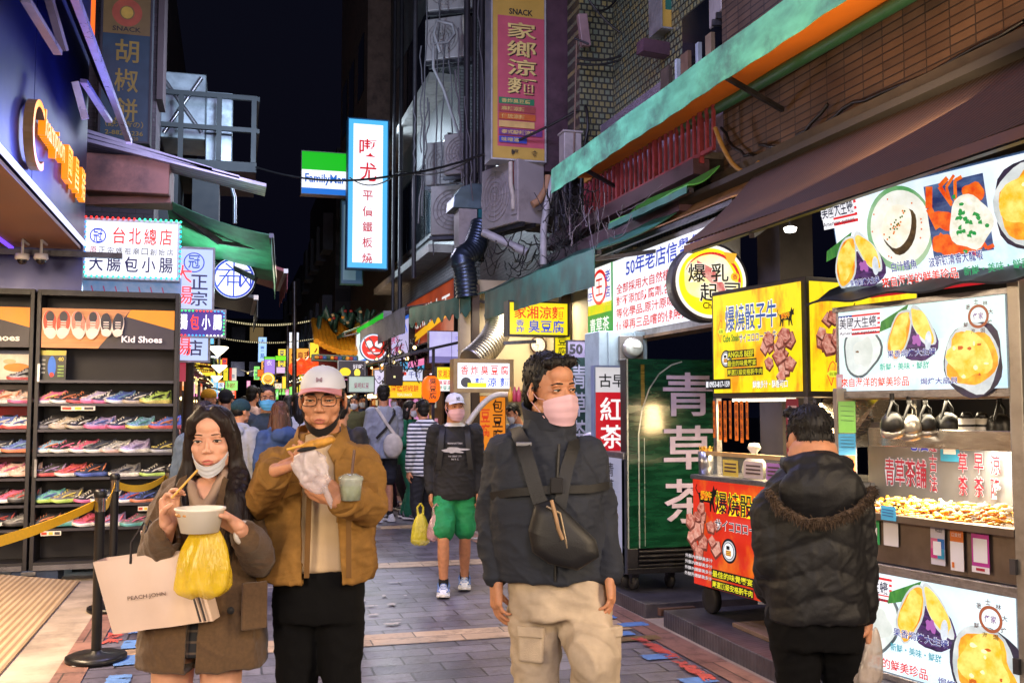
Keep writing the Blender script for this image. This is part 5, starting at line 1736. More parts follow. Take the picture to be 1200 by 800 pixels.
b=M(mat('bamboo','c99a3a',0.5))
for k in range(40):
 a=random.uniform(0,6.28)
 r=0.042*random.random() ** 0.5
 b.tube([(r*math.cos(a)*0.6,r*math.sin(a)*0.6,0.02),(r*math.cos(a)*1.2,r*math.sin(a)*1.2,0.17+random.random()*0.03)],0.003,4)
b.build('skewers',c_)
c_=thing('food_bag','knotted white plastic bag with a green mark on the steak cart counter','bag',local(t,(0.42,0.02,0.964)))
M(mat('white_plastic','c9c4bb',0.35,var=0.1,scale=20,bump=0.6,bscale=30)).lathe([(0,0),(0.07,0),(0.085,0.05),(0.07,0.11),(0.03,0.15),(0.02,0.165),(0.045,0.2),(0.03,0.23),(0.0,0.2)],n=14).build('bag',c_)
M(mat('green_mark','4f8a2a',0.5)).ell((0.0,-0.083,0.06),(0.02,0.006,0.028),8,6).build('print',c_)
# SEAFOOD STALL
OYS=thing('seafood_stall','stainless steel baked oyster stall with three lit picture panels','food stall',(3.33,4.93,0.12),math.radians(-78.2))
SW=1.073
YOL=emi('f2b41c',1.0,c2='fbe27a',scale=16,lo=0.35,hi=0.62)
YOB=emi('e07a16',0.95,c2='f6c83a',scale=14)
SHEL=emi('d9dfe0',0.95,c2='aab6ba',scale=9)
DKSH=emi('2a3040',0.35,c2='5a4a70',scale=12)
AQUA=emi('c9efe6',1.0,True,c2='e8f6f6',scale=2)
ICE=emi('bfe4f6',1.0,c2='f4fafe',scale=5)
LEAF=emi('1f7a3a',0.6,c2='5fb04a',scale=10,stretch=(6,1,1))
INKB=emi('1d2f9a',0.7)
def flag_title(f,u,v,w,h,asp):
 f.rect(u,v,u+w,v+h,emi('f2f2f6',1.0))
 for k in range(5):
  f.rect(u+w*0.32,v+h*(0.0+0.21*k),u+w,v+h*(0.1+0.21*k),emi('d8262c',0.9))
 f.rect(u,v,u+w*0.34,v+h*0.62,emi('2a3f9a',0.8))
 for k in range(12):
  f.ell(u+w*(0.04+0.075*(k % 4)),v+h*(0.1+0.2*(k // 4)),0.006,0.006*asp,emi('f4f4fa',1.0),6)
 f.rect(u+w*0.04,v+h*0.1,u+w*0.98,v+h*0.66,emi('f0f0f8',0.85))
 f.text('美國大生蠔',u+w*0.06,v+h*0.12,h*0.52,emi('16205a',0.3),w=w*0.9,bold=0.05,out=emi('f6f6fa',1.0),ow=0.05)
 f.text('American oysters',u+w*0.06,v+h*0.76,h*0.2,emi('2a2f52',0.4),w=w*0.9,bold=0.01)
def oyster(f,u,v,s,asp,seed,rot=0.0,big=False):
 f.ell(u+s*0.05,v+s*asp*0.05,s*1.08,s*1.16*asp,DKSH,26,0.06,rot=rot,seed=seed)
 f.ell(u,v,s,s*1.06*asp,SHEL,26,0.07,rot=rot,seed=seed+1)
 f.ell(u,v,s*0.86,s*0.9*asp,YOB,26,0.12,rot=rot,seed=seed+2)
 f.ell(u-s*0.05,v-s*0.08*asp,s*0.72,s*0.74*asp,YOL,26,0.16,rot=rot,seed=seed+3)
 r=random.Random(seed)
 for k in range(9):
  f.ell(u+s*r.uniform(-0.6,0.6),v+s*asp*r.uniform(-0.6,0.6),s*r.uniform(0.04,0.1),s*asp*r.uniform(0.03,0.08),emi('c8601a',0.9) if k % 2 else emi('fdf2b0',1.1),8,0.2,seed=k)
def rawoyster(f,u,v,s,asp,seed=3):
 f.ell(u,v,s*1.05,s*1.3*asp,emi('4a5a60',0.6,c2='8a9498',scale=8),26,0.08,rot=0.5,seed=seed)
 f.ell(u,v,s*0.94,s*1.18*asp,emi('e4ece8',1.0,c2='b9c6c4',scale=5),26,0.08,rot=0.5,seed=seed)
 f.ell(u+s*0.1,v+s*asp*0.1,s*0.55,s*0.7*asp,emi('cfd8d2',0.9,c2='eef2ee',scale=7),22,0.15,rot=0.5,seed=seed+5)
 f.ell(u-s*0.25,v+s*asp*0.05,s*0.1,s*0.05*asp,emi('8a6a4a',0.6),10,0.2)
def fanoyster(f,u,v,s,asp,seed=1):
 """two long baked oysters leaning together on green leaves over purple cabbage"""
 f.poly([(u-s*1.5,v-s*asp*0.1),(u-s*1.4,v-s*asp*0.5),(u-s*0.1,v-s*asp*1.05),(u-s*0.4,v-s*asp*0.4)][::-1],LEAF)
 f.ell(u+s*0.4,v+s*asp*0.4,s*0.7,s*0.75*asp,emi('2a1a4a',0.5,c2='7a4a9a',scale=22,stretch=(1,1,4)),20,0.15,seed=7)
 f.ell(u-s*0.55,v+s*asp*0.05,s*0.48,s*1.02*asp,SHEL,24,0.06,rot=0.42,seed=seed)
 f.ell(u-s*0.55,v+s*asp*0.05,s*0.41,s*0.93*asp,YOB,24,0.08,rot=0.42,seed=seed)
 f.ell(u-s*0.55,v,s*0.34,s*0.8*asp,YOL,24,0.12,rot=0.42,seed=seed+1)
 f.ell(u+s*0.5,v-s*asp*0.2,s*0.36,s*0.9*asp,SHEL,24,0.06,rot=-0.55,seed=seed)
 f.ell(u+s*0.5,v-s*asp*0.2,s*0.29,s*0.8*asp,YOL,24,0.1,rot=-0.55,seed=seed+2)
 f.ell(u+s*0.75,v+s*asp*0.35,s*0.14,s*0.35*asp,emi('dfe8f0',1.0,c2='a9b6c4',scale=14),16,rot=0.1)
 f.ell(u+s*0.25,v+s*asp*0.3,s*0.18,s*0.22*asp,emi('b86ac0',0.7),14,0.3)
def guardian(f,u,v,s,asp):
 f.ring(u,v,s,s*0.24,emi('a85a3a',0.8),30)
 f.ell(u,v-s*asp*0.1,s*0.6,s*0.55*asp,emi('e8efe8',1.0),20)
 f.text('任家',u,v-s*asp*0.3,s*asp*0.55,emi('7a3a9a',0.7),w=s*1.0,anchor='c')
 for i,ch in enumerate('荖士林大烤焗海鮮'):
  a=-2.4+i*0.72
  f.text(ch,u+s*1.28*math.cos(a),v+s*asp*1.28*math.sin(a)-s*asp*0.2,s*asp*0.42,emi('5a2a1c',0.5),w=s*0.44,anchor='c',bold=0.02)
def art_mid(w,h):
 f=Face(w,h,AQUA,step=0.0008)
 A=w/h
 f.rect(0,0.8,1,1,ICE)
 f.rect(0.3,0.42,0.72,0.8,emi('e4f6f0',1.0))
 rawoyster(f,0.16,0.5,0.115,A)
 flag_title(f,0.01,0.05,0.28,0.27,A)
 fanoyster(f,0.5,0.33,0.135,A)
 oyster(f,0.84,0.67,0.15,A,5)
 guardian(f,0.89,0.22,0.055,A)
 f.text('果香焗烤大生蠔',0.37,0.53,0.085,INKB,w=0.29,bold=0.03,out=emi('f4f8ff',1.0),ow=0.06)
 f.text('新鮮・美味・鮮甜',0.32,0.68,0.085,emi('2fb09a',0.9),w=0.3,bold=0.03)
 f.text('來自海洋的鮮美珍品',0.06,0.84,0.115,emi('e04416',0.95),w=0.44,bold=0.04,out=emi('fafcff',1.0),ow=0.04)
 f.text('焗烤大扇貝',0.57,0.87,0.075,INKB,w=0.21,bold=0.03,out=emi('f4f8ff',1.0),ow=0.05)
 return f
mid=M(STEEL).span((-0.03,0.004,1.50),(SW+0.01,0.25,2.0)).build('sign_cabinet',OYS,0.006)
art_mid(SW-0.02,0.445).build('picture_panel',mid,(0,-0.004,1.525))
M(STEEL).span((-0.03,-0.02,1.485),(SW+0.01,0.0,1.523)).span((-0.03,-0.02,1.972),(SW+0.01,0,2.0)).build('sign_rim',mid)
f=Face(0.05,0.09,mat('card_pink','d9a9b4',0.5))
f.rect(0.2,0.2,0.8,0.8,mat('card_pale','e4dfe0',0.5))
f.build('sticker',OYS,(-0.005,-0.025,1.53))
rows=[]
for i in range(4):
 rows.append([(-0.08+(SW+0.3)*j/24,0.1-0.09*i+0.01*math.sin(j*1.1+i),2.13-0.04*i+0.012*math.sin(j*0.8+i*2)) for j in range(25)])
M(mat('blue_black_tarp','1f2430',0.5,var=0.4,scale=8,dirt=('4a4a50',0.5))).sheet(rows,0.012).build('tarpaulin',OYS)
w,h=1.35,0.54
up=thing('picture_sign','large glowing seafood picture sign leaning out above the oyster stall','sign',local(OYS,(0.0,0.05,2.08)),math.radians(-78.2))
up.rotation_euler=(math.radians(10),0,math.radians(-78.2))
M(mat('sign_blue_edge','5f8fd0',0.4)).span((-0.012,0.004,-0.012),(w,0.12,h+0.012)).build('cabinet',up)
f=Face(w,h,emi('d4e6f2',1.0,True,c2='f6fbff',scale=3),step=0.0008)
A=w/h
f.rect(0.2,0.7,1,1,ICE)
f.ell(0.33,0.43,0.16,0.42,emi('5fb06a',0.7,c2='c4e0b8',scale=3),34)
f.ell(0.335,0.42,0.145,0.365,emi('f0f2ec',1.0,c2='d8d8cc',scale=8),34)
f.ell(0.335,0.45,0.075,0.245,emi('3a2c22',0.4,c2='8a6a40',scale=20),24,0.06,rot=0.62)
f.ell(0.322,0.40,0.068,0.225,emi('f6f2e6',1.0,c2='e2d8c2',scale=12),24,0.05,rot=0.62)
r=random.Random(3)
for k in range(26):
 a=r.gauss(0,0.5)
 f.ell(0.33+0.05*a+r.uniform(-0.012,0.012),0.38-0.2*a*0.9*0.5+r.uniform(-0.04,0.04),0.0045,0.0045*A,emi('d8741c',0.9) if k % 2 else emi('4f7a2a',0.6),6)
for k in range(10):
 a=r.uniform(0,6.28)
 f.ell(0.335+0.12*math.cos(a),0.42+0.3*math.sin(a),0.004,0.004*A,emi('d86a2c',0.9),6)
f.rect(0.49,0.09,0.745,0.78,emi('1c2a6a',0.6,c2='6a8ac0',scale=5,stretch=(1,1,3)))
LOB,LOB2=emi('d83c14',0.95,c2='f07a24',scale=20),emi('b02410',0.8)
for (u0,v0,u1,v1,u2,v2,q) in ((0.53,0.5,0.50,0.3,0.515,0.1,0.03),(0.6,0.3,0.56,0.12,0.6,0.06,0.018),(0.62,0.28,0.63,0.1,0.66,0.08,0.014),(0.6,0.32,0.59,0.14,0.63,0.05,0.012),(0.53,0.56,0.57,0.66,0.54,0.72,0.02),(0.7,0.66,0.72,0.76,0.75,0.74,0.014),(0.66,0.68,0.66,0.78,0.69,0.82,0.012)):
 f.line([(u0,v0),(u1,v1),(u2,v2)],q,LOB)
f.ell(0.56,0.44,0.05,0.09,LOB,20,0.1,rot=0.4)
f.ell(0.545,0.66,0.05,0.1,LOB,20,0.12,rot=0.2)
f.ell(0.62,0.72,0.09,0.06,LOB,20,0.1)
f.ell(0.70,0.24,0.045,0.09,LOB,20,0.15)
f.ell(0.67,0.5,0.085,0.26,emi('f2f0e6',1.0,c2='d0cebc',scale=26),26,0.1,seed=4)
for k in range(24):
 f.ell(0.67+r.gauss(0,0.035),0.5+r.gauss(0,0.11),0.009,0.008*A,emi('1f9a4a',0.8),7,0.3,seed=k)
fanoyster(f,0.145,0.66,0.115,A*0.95,2)
oyster(f,0.93,0.45,0.14,A,15)
flag_title(f,0.0,0.0,0.19,0.3,A)
f.text('果香焗烤大生蠔',0.11,0.86,0.07,INKB,w=0.15,bold=0.03,out=emi('f4f8ff',1.0),ow=0.05)
f.text('白汁鱈魚',0.33,0.75,0.095,INKB,w=0.12,bold=0.03,out=emi('f4f8ff',1.0),ow=0.05)
f.text('波斯頓清香大龍蝦',0.505,0.76,0.095,INKB,w=0.23,bold=0.03,out=emi('f4f8ff',1.0),ow=0.05)
f.text('來自海洋的鮮美珍品',0.275,0.88,0.105,emi('e02c1c',0.95),w=0.35,bold=0.04,out=emi('fafcff',1.0),ow=0.04)
f.text('新鮮・美味・鮮甜',0.65,0.89,0.085,emi('2fa06a',0.9),w=0.26,bold=0.03)
f.build('picture_panel',up,(0,-0.003,0))
M(emi('d81c2c',0.7)).span((0.2,-0.02,-0.04),(w,0.02,-0.013)).build('red_strip',up)
M(STEEL).span((0.0,0.02,0.02),(SW,0.75,0.60)).build('base_cabinet',OYS,0.005)
lp=M(STEEL).span((-0.02,-0.03,0.55),(SW+0.02,0.019,0.60)).span((-0.02,-0.03,0.0),(SW+0.02,0.019,0.035)).build('base_trim',OYS,0.004)
def art_low(w,h):
 f=Face(w,h,emi('cfe9f2',1.0,True,c2='eef8fb',scale=2),step=0.0008)
 A=w/h
 f.rect(0,0.82,1,1,ICE)
 rawoyster(f,0.2,0.52,0.14,A,11)
 flag_title(f,0.02,0.04,0.3,0.26,A)
 fanoyster(f,0.53,0.32,0.15,A,6)
 oyster(f,0.86,0.7,0.18,A,21)
 guardian(f,0.9,0.22,0.06,A)
 f.text('果香焗烤大生蠔',0.36,0.5,0.085,INKB,w=0.32,bold=0.03,out=emi('f4f8ff',1.0),ow=0.06)
 f.text('新鮮・美味・鮮甜',0.34,0.66,0.08,emi('2f9ab0',0.9),w=0.3,bold=0.03)
 f.text('來自海洋的鮮美珍品',0.06,0.83,0.11,emi('d0202c',0.95),w=0.5,bold=0.04,out=emi('fafcff',1.0),ow=0.04)
 f.text('焗烤大扇貝',0.62,0.87,0.075,INKB,w=0.24,bold=0.03,out=emi('f4f8ff',1.0),ow=0.05)
 return f
art_low(SW-0.02,0.51).build('picture_panel',OYS,(0.01,-0.012,0.038))
APR=mat('scratched_steel','6d6158',0.38,0.75,var=0.25,scale=5,dirt=('3a3029',0.5))
M(APR).span((0.0,0.0,0.603),(SW,0.72,0.83)).build('apron',OYS,0.004)
M(APR).span((-0.02,-0.05,0.832),(SW+0.02,0.0,0.87)).span((-0.02,0.62,0.832),(SW+0.02,0.66,0.87)).span((-0.02,0.001,0.832),(SW+0.02,0.619,0.845)).build('tray',OYS,0.003)
M(APR).span((-0.025,-0.05,0.60),(0.0,-0.001,0.83)).build('apron_edge',OYS)
for x in (-0.03,SW-0.01):
 M(STEEL).span((x,-0.01 if x > 0 else 0.04,0.88),(x+0.055,0.05 if x > 0 else 0.09,1.484)).build('post',OYS)
M(mat('wide_post','9a958e',0.35,0.7,dirt=('57504a',0.5))).span((SW+0.022,-0.05,0.0),(SW+0.085,0.03,2.05)).build('end_post',OYS,0.004)
for z in (0.7,0.25):
 M(DSTEEL).box((SW+0.02,-0.055,z),(0.03,0.03,0.07)).build('hinge',OYS)
HDM=mat('stainless_bright','b4b0aa',0.22,0.9,var=0.1,stretch=(1,1,6),scale=14)
M(HDM).span((0.12,0.08,1.22),(SW,0.5,1.32)).build('hood',OYS,0.004)
M(mat('stainless_top','c9b49a',0.3,0.7)).span((0.05,0.02,1.478),(SW,0.5,1.499)).build('upper_shelf',OYS)
bb=M(mat('grey_backboard','77767a',0.4,0.5,var=0.1)).span((-0.46,0.70,0.85),(0.66,0.72,1.34)).build('back_board',OYS)
f=Face(1.1,0.47,mat('grey_backboard','77767a',0.4,0.5,var=0.1))
RVN,BVN,WVN=emi('c0203a',0.55),emi('1f34b8',0.6),emi('e6e4ea',0.6)
f.ring(0.14,0.1,0.045,0.012,RVN)
f.text('老店',0.28,0.04,0.3,BVN,w=0.14,bold=0.03,out=WVN,ow=0.05)
f.text('青草茶舖',0.12,0.44,0.36,RVN,w=0.28,bold=0.03,out=WVN,ow=0.05)
f.vtext('遵古法',0.45,0.12,0.22,RVN,w=0.05,gap=0.03,bold=0.02,out=WVN,ow=0.05)
for k,tx in enumerate(('青草茶','古早茶','青涼降')):
 f.vtext(tx,0.64+k*0.1,0.05,0.24,RVN,w=0.055,gap=0.04,bold=0.02,out=WVN,ow=0.05)
f.build('lettered_front',bb,(-0.45,0.698,0.86))
f=Face(0.13,0.17,mat('card_blue','2a84b0',0.5))
f.rect(0.18,0.15,0.82,0.75,mat('card_pale','e4dfe0',0.5))
f.build('notice',bb,(0.1,0.685,1.12))
r=random.Random(12)
mb=MB()
FM=[emi('e8a01c',0.35,c2='f6d040',scale=30),mat('fried_gold','e0981c',0.5,var=0.3,scale=40),mat('fried_pale','e8c878',0.5,var=0.2,scale=40),mat('fried_brown','a85a16',0.5,var=0.3,scale=40),mat('shell_white','d9d4c8',0.4,var=0.2,scale=30)]
for k in range(620):
 x,y=r.uniform(0.0,SW-0.02),r.uniform(0.0,0.58)
 z=0.85+0.085*math.sin(PI*(y+0.05)/0.7)*r.uniform(0.3,1.0)
 mb.mat(FM[r.choice((1,1,2,3,4,2))] if y > 0.12 else FM[r.choice((1,3,1))])
 mb.ell((x,y,z),(r.uniform(0.010,0.032),r.uniform(0.006,0.016),r.uniform(0.005,0.012)),7,4,Matrix.Rotation(r.uniform(0,3),3,'Z') @ Matrix.Rotation(r.uniform(-.5,.5),3,'X'))
o=mb.build('fried_seafood',None)
o.location=OYS.location
o.rotation_euler=OYS.rotation_euler
tag(o,'heaped golden fried seafood spread over the stall tray','food',None,'stuff')
lamp('stall_lamp','AREA',tuple(local(OYS,(0.5,0.32,1.21))),48,(1.0,0.86,0.62),0.9,0.3)
lamp('stall_lamp','AREA',tuple(local(OYS,(0.5,-0.1,1.47))),10,(1.0,0.85,0.6),0.9,0.12)
SPB,SPS=mat('lamp_black','1a1817',0.4,0.4),mat('lamp_silver','a39c92',0.3,0.8)
LEDM=emi('fff2d8',3.5)
def spot(px,py,m,label,tilt,s=1.0):
 d=gx(px,py,3.43)
 p=gd(px,py,5.0 if px > 1120 else 5.2)
 t=thing('heat_lamp',label,'lamp',p,0.4,'lamps hanging over the food tray')
 R=Matrix.Rotation(-0.25-abs(tilt)*0.5,3,'Y') @ Matrix.Rotation(0.15,3,'X')
 ax=R @ Vector((0,0,-1))
 M(m).lathe([(0,-0.065*s),(0.03*s,-0.06*s),(0.05*s,-0.04*s),(0.062*s,-0.005),(0.062*s,0.012),(0.056*s,0.014)],axis=ax,n=24).build('housing',t)
 M(SPS if m is SPB else m).lathe([(0.056*s,0.013),(0.064*s,0.016),(0.066*s,0.05*s),(0.058*s,0.055*s),(0,0.05*s)],axis=ax,n=24).build('rim',t)
 M(LEDM).lathe([(0,0.052*s),(0.05*s,0.056*s),(0,0.058*s)],axis=ax,n=20).build('lens',t)
 u=Vector((0,0,1))
 side=ax.cross(Vector((0,1,0))).normalized()
 M(SPB).tube([side*0.055*s,side*0.055*s+u*0.07,u*0.12*s],0.008,6).tube([-side*0.055*s,-side*0.055*s+u*0.07,u*0.12*s],0.008,6).tube([u*0.12*s,u*0.16*s],0.012,6).build('bracket',t)
 return t
spot(1046,497,SPB,'black hanging lamp, leftmost over the food tray',0.5)
spot(1066,500,SPS,'silver hanging lamp between two black lamps over the tray',0.3)
spot(1085,498,SPB,'small black upright hanging lamp beside the silver one',0.1,0.9)
spot(1110,500,SPB,'large black hanging lamp with a silver rim, mid tray',-0.35,1.15)
spot(1172,501,SPB,'dark bronze hanging lamp by the end post of the stall',-0.4,1.1)
for px,lb in ((1133,'white upright tin hanging left of a twin over the hood'),(1151,'white upright tin hanging right of its twin over the hood')):
 p=gd(px,497,5.05)
 t=thing('hanging_tin',lb,'tin',p,0,'white tins above the hood')
 M(mat('cream_tin','b4aca0',0.4,var=0.1)).lathe([(0,-0.06),(0.036,-0.06),(0.04,-0.05),(0.04,0.03),(0,0.03)],n=20).build('tin',t)
 M(SPB).lathe([(0.041,-0.012),(0.0415,-0.004),(0.041,0.0)],n=20).lathe([(0,0.03),(0.036,0.032),(0.02,0.06),(0,0.06)],n=20).build('lid',t)
cards=[((1017,604,1031,636),'2f9a58','green payment card stuck on the stall apron behind the walking man'),((1035,608,1053,638),'d0cdd0','plain white payment card on the stall apron'),((1090,613,1108,660),'c9c6d2','white payment card with pink and blue squares'),
   ((1113,619,1130,667),'d9742c','white payment card with an orange top'),((1138,624,1160,669),'b0308e','magenta framed payment card nearest the end post')]
for i,((x0,y0,x1,y1),c_,lb) in enumerate(cards):
 nrm=Vector((math.cos(math.radians(-78.2)-PI/2),math.sin(math.radians(-78.2)-PI/2),0))
 P0=local(OYS,(0,-0.008-0.002*i,0))
 def hit(px,py):
  d=ray(px,py)
  return _O+d*((P0-_O).dot(nrm)/d.dot(nrm))
 a,c2=hit(x0,y0),hit(x1,y1)
 w_=(c2-a).xy.length
 h_=hit(x0,y0).z-hit(x0,y1).z
 f=Face(w_,h_,mat('payment_card_'+c_,c_,0.4,var=0.04))
 WCD=mat('card_white','dedbe0',0.4,var=0.03)
 if i == 0:
  f.rect(0.2,0.4,0.8,0.85,WCD)
 elif i == 2:
  f.rect(0.02,0.35,0.5,0.6,mat('card_rose','c8648c',0.4))
  f.rect(0.5,0.35,0.98,0.6,mat('card_azure','2a6ab8',0.4))
  f.rect(0.02,0.6,0.5,0.84,mat('card_magenta','b8307a',0.4))
  f.rect(0.5,0.6,0.98,0.84,mat('card_teal','2a8ab0',0.4))
  f.rect(0.22,0.42,0.78,0.76,WCD)
  f.text('街口支付',0.4,0.1,0.09,PDK,w=0.5)
 elif i == 3:
  f.rect(0,0.3,1,1,WCD)
  f.text('口支付',0.15,0.08,0.1,WCD,w=0.7,bold=0.04)
  f.rect(0.12,0.8,0.3,0.93,mat('card_orange','d9742c',0.4))
 elif i == 4:
  f.rect(0.1,0.12,0.9,0.74,WCD)
  f.rect(0,0.84,1,1,WCD)
  f.rect(0.25,0.88,0.75,0.95,mat('card_crimson','a8203a',0.4))
 o=f.build('payment_card',None,(a.x,a.y,hit(x0,y1).z),math.radians(-78.2))
 tag(o,lb,'card','payment cards on the stall apron')
t=thing('price_note','small bright blue price note clipped to the tray edge','note',local(OYS,(0.32,-0.056,0.84)),math.radians(-78.2))
f=Face(0.1,0.075,mat('note_blue','3f9ac8',0.5))
for k in range(3):
 f.line([(0.1,0.25+k*0.2),(0.85,0.3+k*0.2)],0.05,mat('note_ink','1f3f80',0.5))
f.build('note',t)
pz=[(470,507,'6fae4a','green'),(508,533,'2f86b8','blue'),(534,562,'e0682a','orange')]
for (y0,y1,c_,nm) in pz:
 a,c2,e=gd(983,y0,5.5),gd(1003,y0,5.5),gd(983,y1,5.5)
 f=Face((c2-a).length,a.z-e.z,mat('menu_card_'+c_,c_,0.5,var=0.08))
 INKM=mat('menu_ink','2a3a34',0.6)
 for k in range(4):
  f.line([(0.12,0.15+k*0.15),(0.9,0.17+k*0.15)],0.03,INKM)
 if nm == 'orange':
  f.rect(0.12,0.55,0.35,0.8,mat('card_white','dedbe0',0.4,var=0.03))
  f.ell(0.72,0.7,0.16,0.12,mat('card_white','dedbe0',0.4,var=0.03))
 o=f.build('menu_card',None,e,-0.28)
 tag(o,'%s menu card taped in the column left of the oyster stall' % nm,'card','coloured menu cards by the stall')
p=gd(993,570,5.56)
tag(M(mat('post_cream','9a8f80',0.5,0.3)).span((p.x-0.055,p.y,0.12),(p.x+0.055,p.y+0.04,1.66)).build('menu_post',None,0.004),'pale post carrying the green, blue and orange menu cards','post')
lamp('lining_fill','AREA',(2.9,5.2,3.1),42,(1.0,0.72,0.42),2.4,0.3,target=(3.9,6.3,4.3))  # added fill to make the orange lining bright, no real fixture
lamp('shop_lamp','AREA',(5.0,5.2,3.0),40,(1,0.85,0.6),0.6,0.6)
t=thing('ceiling_lamp','small bright lamp under the brown awning beside the picture sign','lamp',gy(926,267,6.6),0)
M(emi('fff6e8',5.0)).lathe([(0,0),(0.02,0.012),(0.05,0.0),(0.04,-0.03),(0,-0.04)]).build('bulb',t)
M(DSTEEL).tube([(0,0,0.0),(0,0,0.35)],0.008).build('cord',t)
# MID STREET, RIGHT: TOFU STALL AND NEIGHBOURS
t=thing('tofu_shop','cream walled tofu shop with open front below the two yellow noodle signs','shop',(0,0,0))
M(CREAMW).span((2.98,13.15,0.02),(4.6,13.24,3.3)).build('back_wall',t)
M(CREAMW).span((4.2,10.0,0.02),(4.29,13.14,3.3)).build('side_wall',t)
M(mat('shop_shelf','6a5238',0.6)).span((3.5,12.9,1.75),(4.19,13.14,1.79)).build('shelf',t)
M(STEEL).span((3.02,12.0,0.02),(3.95,12.75,0.95)).build('counter',t,0.006)
M(mat('dark_timber','3a2c22',0.6)).span((3.1,12.9,0.02),(3.2,13.0,3.2)).span((4.05,12.0,0.02),(4.18,12.1,3.2)).build('posts',t)
lamp('shop_lamp','AREA',(3.7,12.2,2.9),60,(1.0,0.86,0.62),0.8,0.8)
loc,w,h=placed(597,354,665,392,11.0)
f=Face(w,h,emi('f2d81a',1.05,True))
f.text('家湘涼麵',0.08,0.1,0.4,emi('e2301c',0.95),w=0.86,bold=0.012)
f.text('臭豆腐',0.32,0.54,0.4,emi('2a4fc8',0.9),w=0.62,bold=0.012)
f.vtext('香炸',0.18,0.54,0.19,emi('2a4fc8',0.9),w=0.14,gap=0.02)
lightbox('light_box_sign','yellow light box with red and blue noodle lettering above the wall clock','sign',f,loc,0,0.18,FRD,rim=0.02)
M(DSTEEL).beam(gy(590,402,11.1),gy(628,400,11.1),0.04).build('sign_bracket')
tag(bpy.data.objects['sign_bracket'],'dark bracket under the yellow noodle light box','bracket')
p=gy(630,404,13.1)
t=thing('wall_clock','round white wall clock with dark rim on the cream wall','clock',p)
M(mat('clock_rim','4a3128',0.4)).lathe([(0.0,0),(0.115,0),(0.12,0.03),(0.1,0.035),(0.1,0.02),(0,0.02)],axis=(0,-1,0),n=32).build('rim',t)
f=Face(0.2,0.2)
f.ell(0.5,0.5,0.5,0.5,mat('clock_dial','d8d4c8',0.5),32)
for k in range(12):
 a=k*PI/6
 f.line([(0.5+0.36*math.cos(a),0.5+0.36*math.sin(a)),(0.5+0.43*math.cos(a),0.5+0.43*math.sin(a))],0.03,PDK)
f.line([(0.5,0.5),(0.26,0.52)],0.035,PDK)
f.line([(0.5,0.5),(0.44,0.8)],0.03,PDK)
f.build('dial',t,(-0.1,-0.022,-0.1))
loc,w,h=placed(650,392,668,440,11.3)
f=Face(w,h,emi('f0dc1a',0.9,True))
f.vtext('豆腐',0.5,0.08,0.18,emi('6a6a1c',0.6),w=0.6,gap=0.04)
f.text('特選',0.1,0.66,0.14,emi('d8501c',0.8),w=0.8)
lightbox('price_banner','narrow yellow banner hanging below the yellow noodle light box','banner',f,loc,0,0.03,FRD,rim=0.004)
loc,w,h=placed(536,425,597,455,11.8)
f=Face(w,h,WHTL)
for i,ch in enumerate('香炸臭豆腐'):
 f.text(ch,0.14+i*0.19,0.1,0.36,emi('e03a26',0.95),w=0.15,anchor='c')
f.line([(0.04,0.52),(0.97,0.52)],0.008,emi('e03a26',0.9))
for i,ch in enumerate('辣涼麵'):
 f.text(ch,0.42+i*0.24,0.57,0.36,emi('2450c8',0.9),w=0.17,anchor='c')
f.ell(0.16,0.76,0.1,0.2,emi('5a5a62',0.4),20)
f.rect(0.19,0.78,0.55,0.96,emi('e8e02a',0.95))
lightbox('light_box_sign','white light box with red and blue lettering in a tan wooden frame','sign',f,loc,0,0.2,mat('tan_frame','9c8456',0.5),rim=0.05)
loc,w,h=placed(512,430,536,458,12.2)
f=Face(w,h,emi('f4f2ea',1.0,True))
f.rect(0,0,1,0.52,emi('f2d81a',1.0))
f.text('家湘涼麵',0.05,0.1,0.34,emi('d8501c',0.95),w=0.9)
f.text('臭豆腐涼',0.08,0.56,0.18,emi('d83a6a',0.7),w=0.84)
f.text('綠豆湯水',0.08,0.78,0.18,emi('2f9a8a',0.7),w=0.84)
lightbox('light_box_sign','small yellow and white light box beside the orange lantern','sign',f,loc,0,0.12,FRD,rim=0.01)
p=gy(505,456,11.9)
t=thing('paper_lantern','orange oval paper lantern with black characters hanging by the tofu stall','lantern',p)
LAN=emi('ff6a14',1.1,True)
b=M(LAN).lathe([(0.05,-0.16)]+[(0.115*math.cos(a) ** 0.6+0.002*(k % 2),0.16*math.sin(a)) for k,a in enumerate([-1.25+2.5*i/16 for i in range(17)])]+[(0.05,0.16)],n=24)
b.build('shade',t)
M(SH_DARK).lathe([(0,0.158),(0.055,0.16),(0.055,0.18),(0,0.18)]).lathe([(0,-0.18),(0.055,-0.18),(0.055,-0.158),(0,-0.158)]).build('cap',t)
f=Face(0.1,0.28)
f.vtext('臭豆腐',0.5,0.02,0.28,emi('1c0f08',0.1),w=0.9,gap=0.03)
f.build('lettering_panel',t,(-0.05,-0.122,-0.14))
loc,w,h=placed(562,464,592,540,12.0)
f=Face(w,h,emi('e8861c',0.75,True))
f.vtext('包豆腐',0.7,0.05,0.2,emi('3a2016',0.2),w=0.4,gap=0.03)
f.vtext('豆腐',0.22,0.2,0.2,emi('d8401c',0.7),w=0.36,gap=0.03)
lightbox('price_banner','orange vertical banner hanging behind the white capped man','banner',f,loc,0,0.03,FRD,rim=0.004)
arch=[gy(548+56*k/12,520-58*math.sin(min(1.0,0.25+k/12)*PI/1.9),11.6) for k in range(13)]
tag(M(mat('white_tube','b9b4a8',0.4)).tube(arch,0.035,10).build('canopy_hoop'),'white curved canopy hoop at the front of the tofu stall','hoop')
